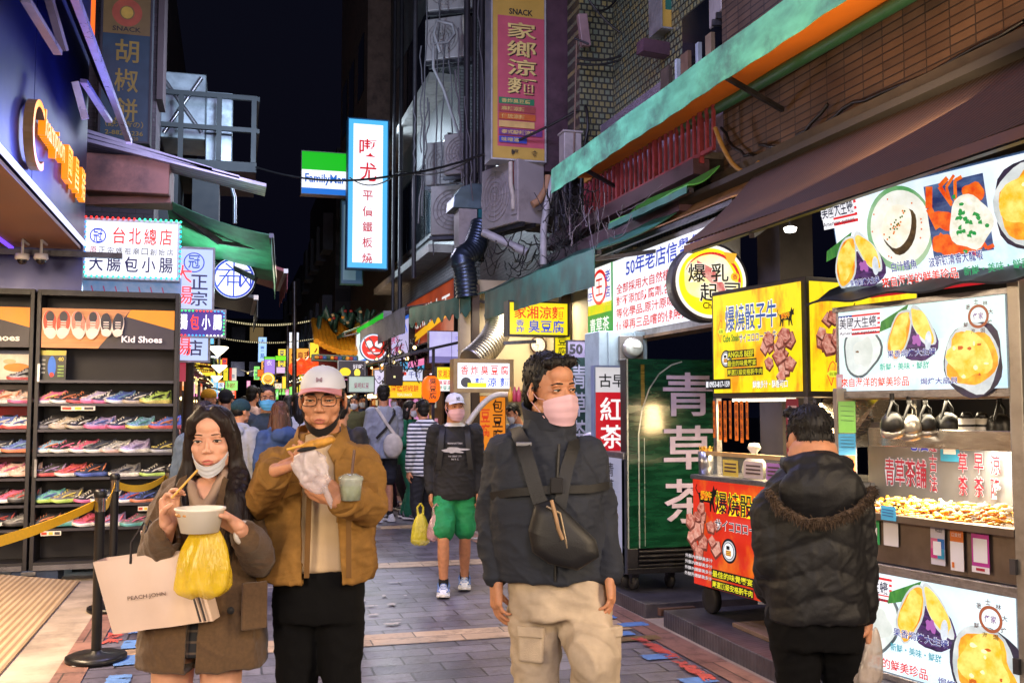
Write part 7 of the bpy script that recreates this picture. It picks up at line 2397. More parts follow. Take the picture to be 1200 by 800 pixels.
def head_mesh(voxel=0.0034,female=False,wide=1.0):
 mb=MB()
 mb.mat(SKIN)
 w=(0.95 if female else 1.0)*wide
 mb.ell((0,0.016,0.036),(0.074*w,0.094,0.080),24,16)
 mb.ell((0,-0.022,-0.022),(0.064*w,0.062,0.082),24,16)
 mb.ell((0,-0.020,-0.066),(0.054*w,0.052,0.044),20,12)
 mb.ell((0,-0.060,-0.098 if not female else-0.092),(0.024*w if not female else 0.020,0.020,0.017),14,10)
 if female:
  mb.ell((0,-0.026,-0.048),(0.065,0.052,0.052),20,12)
 capsule(mb,(-0.034,-0.070,0.020),(0.034,-0.070,0.020),0.013,0.013)
 mb.ell((0,-0.055,0.050),(0.050*w,0.034,0.036),18,12)
 capsule(mb,(0,-0.080,0.002),(0,-0.095 if not female else-0.090,-0.030),0.0065,0.0105 if not female else 0.0092)
 for s in (-1,1):
  mb.ell((s*0.011,-0.090,-0.035),(0.0085 if not female else 0.007,0.010,0.0075),10,8)
  mb.ell((s*0.040*w,-0.050,-0.026),(0.026,0.024,0.026),14,10)
  mb.ell((s*0.044*w,-0.020,-0.070),(0.020,0.04,0.026),12,10)
  mb.ell((s*0.077*w,0.014,-0.010),(0.009,0.019,0.032),12,10,Matrix.Rotation(s*0.35,3,'Z'))
 mb.ell((0,-0.068,-0.066),(0.034,0.018,0.022),14,10)
 capsule(mb,(0,0.022,-0.06),(0,0.036,-0.20),0.050 if female else 0.056,0.052 if female else 0.060,20)
 V,N,F=remesh(mb,voxel,10 if female else 8)
 x,y,z=V.T
 front=y <-0.045
 for s in (-1,1):
  d=((x-s*0.032)/0.017) ** 2+((z-0.001)/0.0105) ** 2
  V[:,1] += np.where(front,(0.006 if female else 0.0095)*np.exp(-d),0)
  d=((x-s*0.012)/0.006) ** 2+((z+0.044)/0.004) ** 2
  V[:,1] += np.where(front,0.003*np.exp(-d),0)
 d=(x/0.028) ** 2+((z+0.0705)/0.0022) ** 2
 V[:,1] += np.where(front,0.0028*np.exp(-d),0)
 d=(x/0.03) ** 2+((z+0.084)/0.005) ** 2
 V[:,1] += np.where(front,0.0035*np.exp(-d),0)
 return V,F
_HEADS={}
def head_of(voxel,female):
 k=(voxel,female)
 if k not in _HEADS:
  _HEADS[k]=head_mesh(voxel,female)
 return _HEADS[k]
def hrot(yaw=0,pitch=0,roll=0):
 """yaw > 0 turns to the person's left (+x); pitch > 0 looks down"""
 return Matrix.Rotation(yaw,3,'Z') @ Matrix.Rotation(roll,3,'Y') @ Matrix.Rotation(pitch,3,'X')
class Fig:
 """one person: collects skin pieces in the person's own space (faces -y, left hand at +x)"""
 def __init__(s,label,loc,rz,head,hr,skin=SKIN,female=False,voxel=0.0034,group=None,hs=1.0):
  s.root=thing('person',label,'person',(loc[0],loc[1],loc[2] if len(loc) > 2 else 0.012),rz,group)
  s.hc,s.R,s.skin,s.female,s.vox,s.hs=Vector(head),hr,skin,female,voxel,hs
  s.parts=[]
  V,F=head_of(voxel,female)
  s.parts.append((s.h(V),F,skin))
 def h(s,V):
  R=np.array(s.R)
  return (np.asarray(V)*s.hs) @ R.T+np.array(s.hc)
 def H(s,p):
  return s.R @ (Vector(p)*s.hs)+s.hc
 def hmb(s,mb):
  """move a builder's shapes from head space into body space"""
  mb.v=[tuple(s.H(p)) for p in mb.v]
  return mb
 def add(s,mb,voxel,smooth=3,m=None):
  V,N,F=remesh(mb,voxel,smooth)
  s.parts.append((V,F,m or s.skin))
  return s
 def hand(s,wrist,d,palm,curl=(0.5,0.5,0.5,0.5),thumb=(0.5,0.5),side=1,scale=1.0,elbow=None,voxel=0.0032,spread=0.0):
  """side +1 left hand, -1 right; d points from wrist to knuckles, palm is where the palm looks"""
  Y=Vector(d).normalized()
  Z=Vector(palm)
  Z=(Z-Y*Z.dot(Y)).normalized()
  X = Y.cross(Z) * side
  w=Vector(wrist)
  L=lambda x,y,z: w+(X*x+Y*y+Z*z)*scale
  mb=MB()
  mb.mat(s.skin)
  bases=[(0.029,0.088),(0.010,0.092),(-0.010,0.088),(-0.027,0.080)]
  lens=[0.070,0.078,0.073,0.057]
  rad=[0.0088,0.009,0.0086,0.0076]
  for i,(bx,by) in enumerate(bases):
   capsule(mb,L(bx*0.62,0.008,0),L(bx,by,0),0.018*scale,0.0122*scale,10)
   a,p=0.0,Vector((bx,by,0))
   c=curl[i]
   for k,fr in enumerate((0.46,0.30,0.24)):
    a += c*(0.9,1.1,0.8)[k]
    sp=spread*(1.5-i)*0.5
    q=p+Vector((math.sin(sp),math.cos(a),math.sin(a)))*lens[i]*fr
    r0,r1=rad[i]*(1-0.10*k),rad[i]*(0.9-0.10*k)
    capsule(mb,L(*p),L(*q),r0*scale,r1*scale,8)
    p=q
  capsule(mb,L(0.014,0.018,0.006),L(0.036,0.048,0.012),0.018*scale,0.0125*scale,10)
  o,c=thumb
  p=Vector((0.036,0.048,0.012))
  dv=Vector((math.sin(0.9-o),math.cos(0.9-o)*0.9,0.25+o)).normalized()
  q=p+dv*0.034
  capsule(mb,L(*p),L(*q),0.0112*scale,0.010*scale,8)
  dv2=(dv+Vector((-c,0.2,c*0.6))).normalized()
  capsule(mb,L(*q),L(*(q+dv2*0.027)),0.010*scale,0.008*scale,8)
  if elbow is not None:
   e=Vector(elbow)
   capsule(mb,L(0,0.0,0),w.lerp(e,0.5),0.025*scale,0.034*scale,12)
  s.add(mb,voxel,2)
  return L
 def body(s):
  s.skin_obj=link('body',arr_mesh('body',s.parts),s.root)
  return s.root
# face
 def face(s,eyes=True,brow=HAIRB,lips='a8574e',look=(0,0),openness=1.0,mouth=True):
  for q in (-1,1):
   if eyes:
    mb=M(EYEW).ell((q*0.0325,-0.0745,0.001),(0.0145,0.0058,0.0050*openness),14,8)
    mb.mat(EYEB).ell((q*0.0325+look[0],-0.0778,0.0012+look[1]),(0.0072,0.0042,0.0056*openness),12,8)
    mb.mat(LASH).tube([(q*(0.0325-0.0150),-0.0765,-0.001),(q*(0.0325-0.009),-0.0806,0.0046*openness),(q*0.0325,-0.0815,0.0060*openness),(q*(0.0325+0.009),-0.0796,0.0048*openness),(q*(0.0325+0.0165),-0.073,0.0012)],
         [0.0008,0.0017,0.0020,0.0019,0.001],6)
    mb.mat(s.skin).tube([(q*(0.0325-0.017),-0.0745,0.003),(q*(0.0325-0.009),-0.0795,0.0088*openness),(q*0.0325,-0.0805,0.0102*openness),(q*(0.0325+0.009),-0.0785,0.009*openness),(q*(0.0325+0.018),-0.071,0.004)],
          [0.001,0.0030,0.0034,0.0030,0.001],7)
    mb.tube([(q*(0.0325-0.015),-0.0755,-0.003),(q*0.0325,-0.0795,-0.0082*openness),(q*(0.0325+0.016),-0.072,-0.002)],[0.001,0.0024,0.001],7)
    s.hmb(mb).build('eye',s.root)
   if brow:
    mb=M(brow).tube([(q*0.015,-0.0845,0.0225),(q*0.027,-0.0845,0.0245),(q*0.040,-0.078,0.0240),(q*0.053,-0.066,0.0190)],[0.0026,0.0036,0.0030,0.0012] if not s.female else [0.0016,0.0024,0.0020,0.0008],6)
    s.hmb(mb).build('eyebrow',s.root)
  if mouth:
   LM=mat('lips_'+lips,lips,0.4,var=0.12,scale=60)
   mb=M(LM).tube([(-0.021,-0.080,-0.0705),(-0.010,-0.0875,-0.0662),(-0.003,-0.0895,-0.0645),(0,-0.089,-0.0655),(0.003,-0.0895,-0.0645),(0.010,-0.0875,-0.0662),(0.021,-0.080,-0.0705)],
       [0.0008,0.0026,0.0032,0.0030,0.0032,0.0026,0.0008],8)
   mb.tube([(-0.019,-0.0805,-0.0722),(-0.009,-0.0875,-0.0762),(0,-0.089,-0.0775),(0.009,-0.0875,-0.0762),(0.019,-0.0805,-0.0722)],[0.0008,0.0034,0.0042,0.0034,0.0008],8)
   s.hmb(mb).build('lips',s.root)
 def mask(s,m,low=False,name='face_mask',z0=-0.018,z1=-0.122):
  rows=[]
  nu,nv=21,13
  for j in range(nv):
   v=j/(nv-1)
   z=z0+(z1-z0)*v
   row=[]
   for i in range(nu):
    u=-1+2*i/(nu-1)
    a=u*1.22
    bul=1+0.10*math.sin(PI*v)*math.cos(a)
    tp=1-0.20*v ** 2
    pleat=0.0018*math.sin(v*20)
    nose=0.010*math.exp(-(u/0.20) ** 2)*math.exp(-((v-0.12)/0.3) ** 2)
    zz=z+(0.018*(abs(u) ** 2)*(1-v)*-1)+0.022*(abs(u) ** 2.5)*v
    row.append((0.073*math.sin(a)*bul*tp/math.sin(1.22)*0.98,-0.022-(0.073*math.cos(a)*bul*(1-0.12*v ** 3))-nose-pleat,zz+0.004*math.exp(-(u/0.2) ** 2)*(1-v)))
   rows.append(row)
  mb=M(m).sheet(rows,0.0025)
  for q in (-1,1):
   for zz in (z0-0.012,z1+0.03):
    mb.tube([(q*0.070,-0.05,zz),(q*0.078,-0.02,(zz-0.01)*0.6),(q*0.080,0.02,-0.012+(0.02 if zz >-0.05 else-0.018)),(q*0.079,0.034,-0.01)],0.0018,5)
  return s.hmb(mb).build(name,s.root)
# hair
 def short_hair(s,m,seed=1,fringe=0.02,top=0.0,voxel=0.006,spikes=260,length=0.03,nape=-0.075,zmax=1.0,lift=0.22):
  mb=M(m)
  mb.ell((0,0.025,0.048+top/2),(0.079,0.091,0.076+top),24,14)
  mb.ell((0,0.054,0.0),(0.074,0.058,0.072),20,12)
  mb.ell((0,0.068,nape*0.6),(0.054,0.036,0.05),16,10)
  if not fringe and top > 0:
   capsule(mb,(-0.046,-0.048,0.096),(0.05,-0.052,0.098),0.020,0.022)
  if fringe:
   for k in range(7):
    x=-0.054+0.018*k
    capsule(mb,(x,-0.045,0.088),(x+0.008*math.sin(k*2+seed),-0.080+0.35*abs(x),0.062-fringe*(0.6+0.4*math.sin(k*1.7+seed))),0.022,0.010,10)
  for q in (-1,1):
   capsule(mb,(q*0.072,-0.012,0.04),(q*0.076,-0.006,0.0),0.014,0.006,10)
  if top <-0.02:
   mb=M(m)
   mb.ell((0,0.052,0.0),(0.074,0.062,0.062),20,12)
   for q in (-1,1):
    capsule(mb,(q*0.070,0.0,0.03),(q*0.074,-0.004,0.004),0.010,0.005,10)
  V,N,F=remesh(mb,voxel,3)
  Q=V.copy()
  a=np.arctan2(V[:,0],V[:,1]+0.02)*14
  st=vnoise(np.stack([a,V[:,2]*9,V[:,1]*12],1),seed)-0.5
  V=V+N*(st*0.0055)[:,None]
  parts=[(s.h(V),F,m)]
  r=random.Random(seed)
  sp=M(m)
  for _ in range(spikes):
   k=r.randrange(len(V))
   p,n=Vector(V[k]),Vector(N[k])
   if p.z <-0.05 or p.z > zmax or (p.y <-0.035 and p.z < 0.092):
    continue
   fl=(p-Vector((0.01,0.05,0.10))).normalized()+Vector((0,0,-0.5))+Vector((r.uniform(-.5,.5),r.uniform(-.4,.4),r.uniform(-.3,.3)))
   d=((fl-n*fl.dot(n)).normalized()*0.9+n*lift).normalized()
   ln=length*r.uniform(0.5,1.2)
   sp.tube([p-n*0.004,p+d*ln*0.5+n*0.003,p+d*ln-Vector((0,0,ln*0.3))],[0.0032,0.0026,0.0004],4)
  s.hmb(sp)
  parts.append((np.array(sp.v) if sp.v else np.zeros((0,3)),sp.f,m))
  return link('hair',arr_mesh('hair',parts),s.root)
 def cap(s,m,brim_m,seed=1,back=False):
  mb=M(m)
  rows=[]
  for i in range(11):
   t=PI/2*i/10
   rows.append([((0.0795*math.cos(t) ** 0.85)*math.cos(a),0.006+(0.100*math.cos(t) ** 0.85)*math.sin(a),0.038+0.079*math.sin(t)) for a in [2*PI*k/32 for k in range(33)]])
  mb.sheet(rows,0.003)
  mb.ell((0,0.006,0.1175),(0.008,0.008,0.004),10,6)
  for k in range(6):
   a=PI*k/6+0.26
   mb.tube([(0.080*math.cos(t) ** 0.85*math.cos(a),0.006+0.1005*math.cos(t) ** 0.85*math.sin(a),0.038+0.0795*math.sin(t)) for t in [PI/2*j/8 for j in range(9)]],0.0012,4)
  o=s.hmb(mb).build('cap',s.root)
  rows=[]
  for i in range(9):
   v=i/8
   row=[]
   for k in range(21):
    a=-PI/2+(k/20-0.5)*2.1
    rx,ry=0.079+0.006*v,0.097+0.054*v
    x=rx*math.cos(a)
    y=0.006+ry*math.sin(a)
    row.append((x,y,0.044-0.006*v-0.10*(x/0.1) ** 2*0.22*(1+v)))
   rows.append(row)
  b=M(brim_m).sheet(rows,0.004)
  s.hmb(b).build('cap_brim',o)
  return o
 def glasses(s,m):
  mb=M(m)
  for q in (-1,1):
   cx=q*0.034
   mb.tube([(cx+0.026*(abs(math.cos(a)) ** 0.6)*(1 if math.cos(a) > 0 else-1),-0.094+0.10*abs(cx+0.026*math.cos(a)) ** 1.6,0.001+0.019*(abs(math.sin(a)) ** 0.6)*(1 if math.sin(a) > 0 else-1)) for a in [2*PI*k/28 for k in range(29)]],0.0017,6,False)
   mb.tube([(q*0.060,-0.086,0.010),(q*0.074,-0.05,0.008),(q*0.079,0.01,0.004)],0.0017,6)
  mb.tube([(-0.009,-0.094,0.004),(0,-0.097,0.007),(0.009,-0.094,0.004)],0.0017,6)
  return s.hmb(mb).build('glasses',s.root)
# clothes
 def cloth(s,name,mb,m,voxel=0.009,smooth=4,amp=0.008,seed=1,scale=9,vertical=0.45,post=None,parent=None):
  V,N,F=remesh(mb,voxel,smooth)
  if amp:
   V=folds(V,N,amp,seed,scale,vertical)
  if post:
   V,F=post(V,N,F)
  return link(name,arr_mesh(name,[(V,F,m)]),parent or s.root)
def cut_shell(V,F,planes,front_y,thick=0.012):
 """open the front of a garment: faces on the front between two slanted edges are cut away, then the cloth is given thickness.
    planes: list of (x_left(z), x_right(z), z_low, z_high) callables"""
 bm=bmesh.new()
 vs=[bm.verts.new(v) for v in V]
 for f in F:
  bm.faces.new([vs[i] for i in f])
 for (pl,nl,pr,nr,z0,z1) in planes:
  for co,no in ((pl,nl),(pr,nr)):
   bmesh.ops.bisect_plane(bm,geom=bm.verts[:]+bm.edges[:]+bm.faces[:],plane_co=co,plane_no=no,dist=1e-5)
  for zz in (z0,z1):
   bmesh.ops.bisect_plane(bm,geom=bm.verts[:]+bm.edges[:]+bm.faces[:],plane_co=(0,0,zz),plane_no=(0,0,1),dist=1e-5)
  kill=[]
  for f in bm.faces:
   c=f.calc_center_median()
   if c.y < front_y and z0 < c.z < z1 and (c-Vector(pl)).dot(Vector(nl)) > 0 and (c-Vector(pr)).dot(Vector(nr)) > 0:
    kill.append(f)
  bmesh.ops.delete(bm,geom=kill,context='FACES')
 bmesh.ops.recalc_face_normals(bm,faces=bm.faces[:])
 bm.normal_update()
 loose=[q for q in bm.verts if not q.link_faces]
 bmesh.ops.delete(bm,geom=loose,context='VERTS')
 bm.normal_update()
 bm.verts.index_update()
 V2=np.array([q.co[:] for q in bm.verts])
 N2=np.array([q.normal[:] for q in bm.verts])
 F2=[tuple(q.index for q in f.verts) for f in bm.faces]
 n=len(V2)
 rim=[]
 for e in bm.edges:
  if len(e.link_loops) == 1:
   lp=e.link_loops[0]
   a,b=lp.vert.index,lp.link_loop_next.vert.index
   rim.append((b,a,a+n,b+n))
 bm.free()
 return np.concatenate([V2,V2-N2*thick]),F2+[tuple(i+n for i in f[::-1]) for f in F2]+rim
FACE_RZ = -YAW
class View:
 """turns photo pixels into a figure's own x and z at its distance"""
 def __init__(s,px0,depth):
  s.s,s.px0,s.D=FPX/depth,px0,depth
  p=gd(px0,478,depth)
  s.loc=(p.x,p.y,0.012)
 def __call__(s,px,py,y=0.0):
  d=(s.D+y)/FPX
  return Vector(((px-600)*d-(s.px0-600)*s.D/FPX,y,CAMH-0.012+(478-py)*d))
# the woman eating from a bowl
v=View(245,3.38)
OLIVE=mat('olive_brown_wool','5b4632',0.9,var=0.16,scale=90,bump=0.5,bscale=420,sheen=0.2,spec=0.2)
fg=Fig('woman with long dark hair in an olive brown coat eating from a white bowl',v.loc,FACE_RZ,v(250,515,-0.03),hrot(0.06,0.05,-0.03),SKINP,True,0.0032,hs=0.94)
fg.face(lips='b8605a',look=(0.0,0.0),openness=0.92)
WMSK=mat('white_mask','c3c6cc',0.6,var=0.04)
rows=[]
for j in range(9):
 q=j/8
 rows.append([(0.064*math.sin(u*1.25)*(1-0.18*q),-0.018-0.070*math.cos(u*1.25)*(1.04-0.2*q)+0.002*math.sin(q*16),-0.086-0.042*q+0.046*abs(u) ** 1.7) for u in [-1+2*i/20 for i in range(21)]])
mb=M(WMSK).sheet(rows,0.003)
for q in (-1,1):
 mb.tube([(q*0.060,-0.04,-0.055),(q*0.072,-0.01,-0.04),(q*0.076,0.018,-0.02)],0.0018,5)
fg.hmb(mb).build('face_mask',fg.root)
mb=M(HAIRD)
mb.ell((0,0.018,0.046),(0.080,0.097,0.080),26,16)
mb.ell((0,0.062,-0.02),(0.080,0.060,0.10),20,14)
for q in (-1,1):
 chain(mb,[(q*0.012,-0.060,0.100),(q*0.045,-0.072,0.072),(q*0.066,-0.056,0.03)],[0.014,0.014,0.012],10)
for q in (-1,1):
 chain(mb,[(q*0.022,-0.052,0.112),(q*0.058,-0.058,0.072),(q*0.074,-0.036,0.01),(q*0.080,-0.010,-0.07),(q*0.094,-0.010,-0.16)],[0.016,0.018,0.020,0.028,0.040],12)
chain(mb,[(0.090,-0.02,-0.13),(0.105,-0.090,-0.21),(0.105,-0.125,-0.28),(0.100,-0.140,-0.33)],[0.040,0.050,0.046,0.022],12)
chain(mb,[(-0.090,0.0,-0.13),(-0.098,-0.04,-0.22),(-0.080,-0.075,-0.30)],[0.040,0.040,0.018],12)
chain(mb,[(0,0.08,-0.05),(0,0.10,-0.20),(0,0.11,-0.36)],[0.075,0.085,0.06],14)
V,N,F=remesh(mb,0.006,8)
st=vnoise(np.stack([V[:,0]*110,V[:,1]*110,V[:,2]*7],1),3)-0.5
V=V+N*(st*0.010*np.clip((0.10-V[:,2])/0.06,0.15,1))[:,None]
parts=[(fg.h(V),F,HAIRD)]
r=random.Random(4)
sp=M(HAIRD)
for k in range(260):
 q=1 if r.random() < 0.62 else-1
 a=r.uniform(0,1)
 x0=q*r.uniform(0.004,0.03)
 y0=-0.055+0.12*a
 ln=r.uniform(0.22,0.33) if q > 0 else r.uniform(0.2,0.32)
 w=r.uniform(-1,1)
 fy=(-0.15 if q > 0 else-0.06)*(1-0.6*a)+0.02*a
 sp.tube([(x0,y0-0.005,0.118-0.04*abs(a-0.4)),(q*0.062,y0*0.9-0.012,0.085),(q*(0.084+0.004*w),y0*0.7,0.02),(q*(0.092+0.008*w),y0*0.5+0.006,-0.08),
    (q*(0.108+0.022*w),fy*0.6,-0.18),(q*(0.110+0.046*w),fy+0.015*w,-0.10-ln*0.75),(q*(0.104+0.056*w),fy-0.01,-0.10-ln)],
   [0.002,0.0028,0.003,0.003,0.0028,0.002,0.0005],4)
fg.hmb(sp)
parts.append((np.array(sp.v),sp.f,HAIRD))
link('hair',arr_mesh('hair',parts),fg.root)
eR,wR=v(187,650,-0.10),v(201,614,-0.27)
eL,wL=v(306,652,-0.07),v(284,618,-0.29)
sR,sL=v(197,592,0.0),v(296,590,0.0)
fg.hand(wR,(0.05,-0.12,1),(0.75,-0.5,0.1),(0.75,0.62,0.62,0.6),(0.7,0.5),-1,0.92,eR)
fg.hand(wL,(-0.62,-0.25,0.42),(-0.35,-0.7,-0.55),(0.55,0.5,0.5,0.55),(0.1,0.3),1,0.92,eL)
mb=M(fg.skin)
for q in (-1,1):
 chain(mb,[(q*0.075-0.02,0.0,0.86),(q*0.082-0.02,-0.012,0.60),(q*0.080-0.02,0.0,0.44),(q*0.080-0.02,0.03,0.10),(q*0.08-0.02,-0.08,0.03)],[0.082,0.066,0.05,0.036,0.032],16)
capsule(mb,(0,0.01,0.86),(0,0.01,1.15),0.12,0.11,16)
mb.ell((0.006,0.0,1.225),(0.12,0.075,0.09),18,12)
fg.add(mb,0.010,3)
fg.body()
zt=lambda py: v(0,py,-0.12).z
mb=M(mat('pale_brown_blouse','a08672',0.7,var=0.1))
rings(mb,[(0.85,0.125,0.09,0,0),(1.05,0.13,0.095,0,0),(1.17,0.14,0.10,0,-0.01),(1.225,0.11,0.09,0,0.005),(1.255,0.07,0.06,0.01,0.02)])
capsule(mb,(-0.055,-0.040,1.315),(0.004,-0.105,1.205),0.020,0.014)
capsule(mb,(0.070,-0.040,1.315),(0.022,-0.105,1.205),0.020,0.014)
fg.cloth('blouse',mb,mat('pale_brown_blouse','a08672',0.7,var=0.1),0.008,3,0.006,3)
def plaid():
 m,N,L,B=_new(('plaid_skirt',))
 v_=coords(N,L)
 cols=[]
 for ax in ('X','Z'):
  w=N.new('ShaderNodeTexWave')
  w.bands_direction=ax
  w.inputs['Scale'].default_value=9
  L.new(v_,w.inputs['Vector'])
  cols.append(ramp(N,L,w.outputs[0],[(0.86,(0.008,0.008,0.010)),(0.95,(0.09,0.06,0.04))]))
 mx=N.new('ShaderNodeMixRGB')
 mx.blend_type='ADD'
 mx.inputs[0].default_value=1
 L.new(cols[0],mx.inputs[1])
 L.new(cols[1],mx.inputs[2])
 L.new(mx.outputs[0],B.inputs['Base Color'])
 B.inputs['Roughness'].default_value=0.85
 return m
PLAID=plaid()
mb=M(PLAID)
rings(mb,[(zt(766),0.172,0.125,-0.01,0),(0.80,0.168,0.12,-0.01,0),(0.98,0.135,0.10,0,0)])
fg.cloth('skirt',mb,PLAID,0.010,3,0.006,8)
t_=0.03
mb=M(OLIVE)
rings(mb,[(zt(781),0.208,0.15,-0.005,0),(0.78,0.203,0.148,-0.005,0),(0.95,0.182,0.138,0,0),(1.08,0.172,0.132,0,-0.005),(1.2,0.178,0.128,0,0),(1.255,0.160,0.108,0,0.005),(1.30,0.105,0.085,0.005,0.012),(1.325,0.075,0.072,0.008,0.012)])
for sh,el,wr in ((sR,eR,wR),(sL,eL,wL)):
 q=1 if sh.x > 0 else-1
 chain(mb,[(q*0.10,0.0,1.255),sh+Vector((-q*0.012,0,-0.02)),el,el.lerp(wr,0.80)],[0.055,0.066,0.060,0.048],16)
def open_coat(V,N,F):
 zb=zt(700)
 pl=[((v(243,0).x-0.004,0,1.06),(1,0,0.35),(v(262,0).x,0,1.06),(-1,0,0.42),1.075,1.33),
   ((v(240,0).x,0,zb),(1,0,-0.03),(v(254,0).x,0,zb),(-1,0,0.05),0.4,zb)]
 return cut_shell(V,F,pl,-0.05,0.012)
fg.cloth('coat',mb,OLIVE,0.0058,4,0.010,21,8.5,0.5,open_coat)
mb=M(OLIVE)
for q,dx in ((-1,0.0),(1,0.0)):
 x0=0.01
 mb.sheet([[(x0+q*(0.060+0.020*k),-0.062-0.020*k,1.315-0.01*k),(x0+q*(0.058+0.040*k),-0.118,1.24-0.02*k),(x0+q*(0.036+0.035*k),-0.140,1.17),(x0+q*(0.012+0.004*k),-0.142,1.085)] for k in (0,0.5,1)],0.008)
fg_l=mb.build('lapel',fg.root)
p=v(300,700,-0.148)
M(OLIVE).box(p+Vector((0,0.022,-0.02)),(0.085,0.016,0.15),rz=0.62).build('coat_pocket',fg.root,0.006)
M(SH_DARK).lathe([(0,0),(0.011,0.001),(0.012,0.005),(0,0.007)],v(275,711,-0.142),14,(0.1,-1,0)).build('coat_button',fg.root)
M(mat('white_band','c9c4bf',0.5)).tube([wL.lerp(eL,0.12)+Vector((0.0,0.034*math.cos(a),0.030*math.sin(a)))+Vector((0.012*math.cos(a),0,0)) for a in [2*PI*k/20 for k in range(21)]],0.008,8,False).build('hair_tie',fg.root)
WOMAN=fg
def world(fig,p):
 return Matrix.Translation(fig.root.location) @ Matrix.Rotation(fig.root.rotation_euler.z,4,'Z') @ Vector(p)
t=thing('paper_bowl','white paper bowl held by the long haired woman over a yellow bag','bowl',world(fg,v(237,610,-0.36)))
r0=0.071
M(mat('white_paper','e0dad0',0.55,var=0.03)).lathe([(0,-0.03),(r0-0.016,-0.03),(r0,0.035),(r0+0.004,0.037),(r0+0.004,0.043),(r0-0.004,0.042),(r0-0.010,0.022),(0,0.020)],n=36).build('bowl',t)
b=M(mat('noodle_soup','b07a3a',0.3,var=0.4,scale=60))
for k in range(30):
 a,q=random.uniform(0,6.28),0.065*random.random() ** 0.5
 b.ell((q*math.cos(a),q*math.sin(a),0.024),(0.014,0.008,0.006),8,5)
b.build('food',t)
def film(name,c,alpha,rough=0.25,trans=0.0):
 key=(name,c,alpha)
 if key in _MC:
  return _MC[key]
 m,N,L,B=_new(key)
 n=noise(N,L,coords(N,L),9,5,0.6)
 L.new(ramp(N,L,n,[(0.3,tuple(x*0.8 for x in lin(c))),(0.7,lin(c))]),B.inputs['Base Color'])
 B.inputs['Roughness'].default_value=rough
 mr=N.new('ShaderNodeMapRange')
 mr.inputs[1].default_value,mr.inputs[2].default_value=0.3,0.7
 mr.inputs[3].default_value,mr.inputs[4].default_value=max(0.05,alpha-0.2),min(1,alpha+0.15)
 L.new(n,mr.inputs[0])
 L.new(mr.outputs[0],B.inputs['Alpha'])
 B.inputs['Specular IOR Level'].default_value=0.7
 bn=N.new('ShaderNodeBump')
 bn.inputs['Strength'].default_value=0.8
 bn.inputs['Distance'].default_value=0.012
 L.new(noise(N,L,coords(N,L),26,4,0.6,(1,1,0.3)),bn.inputs['Height'])
 L.new(bn.outputs[0],B.inputs['Normal'])
 _MC[key]=m
 return m
def plastic_bag(name,label,loc,w,h,m,seed=1,neck=0.25,d=0.6,handles=True,tilt=0.0):
 r=random.Random(seed)
 rows=[]
 n=40
 for j in range(15):
  q=j/14
  k=neck+(1-neck)*(math.sin(min(1.0,q*1.25)*PI/2) ** 0.8)
  k *= 1 if q < 0.86 else (1-((q-0.86)/0.14) ** 2*0.5)
  row=[]
  for i in range(n):
   a=2*PI*i/n
   cr=1+0.09*math.sin(a*5+seed+q*2)*(1.2-q)+0.05*math.sin(a*9+q*7+seed)
   row.append((w/2*k*cr*math.cos(a)+tilt*q,w/2*d*k*cr*math.sin(a),-h*q+0.006*math.sin(a*4+seed)))
  rows.append(row+[row[0]])
 mb=M(m).sheet(rows,0)
 mb.add([rows[-1][i] for i in range(n)],[tuple(range(n))],True)
 if handles:
  for q in (-1,1):
   mb.tube([(q*w*0.12,0,-0.01),(q*w*0.16,0.01,0.05),(0,0,0.085)],[0.012,0.009,0.007],8)
 o=mb.build(name)
 o.location=loc
 return tag(o,label,'bag')
plastic_bag('plastic_bag','bright yellow plastic bag hanging below the white paper bowl',world(fg,v(243,617,-0.34)),0.165,0.205,film('yellow_film','ecca2a',0.62),3,0.36,0.7,False)
tag(M(mat('bamboo','c99a3a',0.5)).tube([world(fg,v(203,583,-0.35)),world(fg,v(233,550,-0.30))],0.0035,8).build('wooden_skewer'),'wooden skewer between the fingers of the long haired woman','skewer')
t=thing('shopping_bag','pale pink paper shopping bag with dark twisted handles on the woman\'s arm','shopping bag',world(fg,v(140,738,-0.20)),FACE_RZ)
t.rotation_euler=(0,math.radians(-7.5),FACE_RZ)
KRAFT=mat('pink_kraft_paper','d6bdae',0.55,var=0.06,scale=5,bump=0.25,bscale=14)
bw,bh,bd=0.315,0.23,0.10
sk=0.04
mb=M(KRAFT)
rows=[[(-sk*q+(bw+0.0*q)*i/12,-0.004*math.sin(i*1.1)-0.012*math.sin(PI*i/12)*math.sin(PI*q),bh*q) for i in range(13)] for q in [j/8 for j in range(9)]]
mb.sheet(rows,0.002)
mb.sheet([[Vector(p)+Vector((0,bd,0)) for p in r_] for r_ in rows],0.002)
mb.sheet([[Vector(r_[-1])+Vector((0.004*math.sin(k*PI),bd*k,0)) for k in (0,0.25,0.5,0.75,1)] for r_ in rows],0.002)
mb.sheet([[Vector(r_[0])+Vector((-0.004*math.sin(k*PI),bd*k,0)) for k in (0,0.25,0.5,0.75,1)] for r_ in rows],0.002)
mb.sheet([[Vector(p)+Vector((0,bd*k,0.001)) for p in rows[0]] for k in (0,1)],0.002)
mb.build('bag_body',t)
f=Face(0.12,0.016)
f.text('PEACH JOHN',0,0,1,mat('grey_print','6a5248',0.6),w=1.0,bold=0.01)
o=f.build('printed_name',t,(bw*0.20,-0.020,bh*0.42))
for x in (0.88,0.93):
 M(mat('dark_stripe','2a2228',0.6)).quad((bw*x,-0.0155,0.004),(bw*x+0.007,-0.0155,0.004),(bw*x+0.007-sk,-0.0155,bh-0.004),(bw*x-sk,-0.0155,bh-0.004)).build('edge_stripe',t)
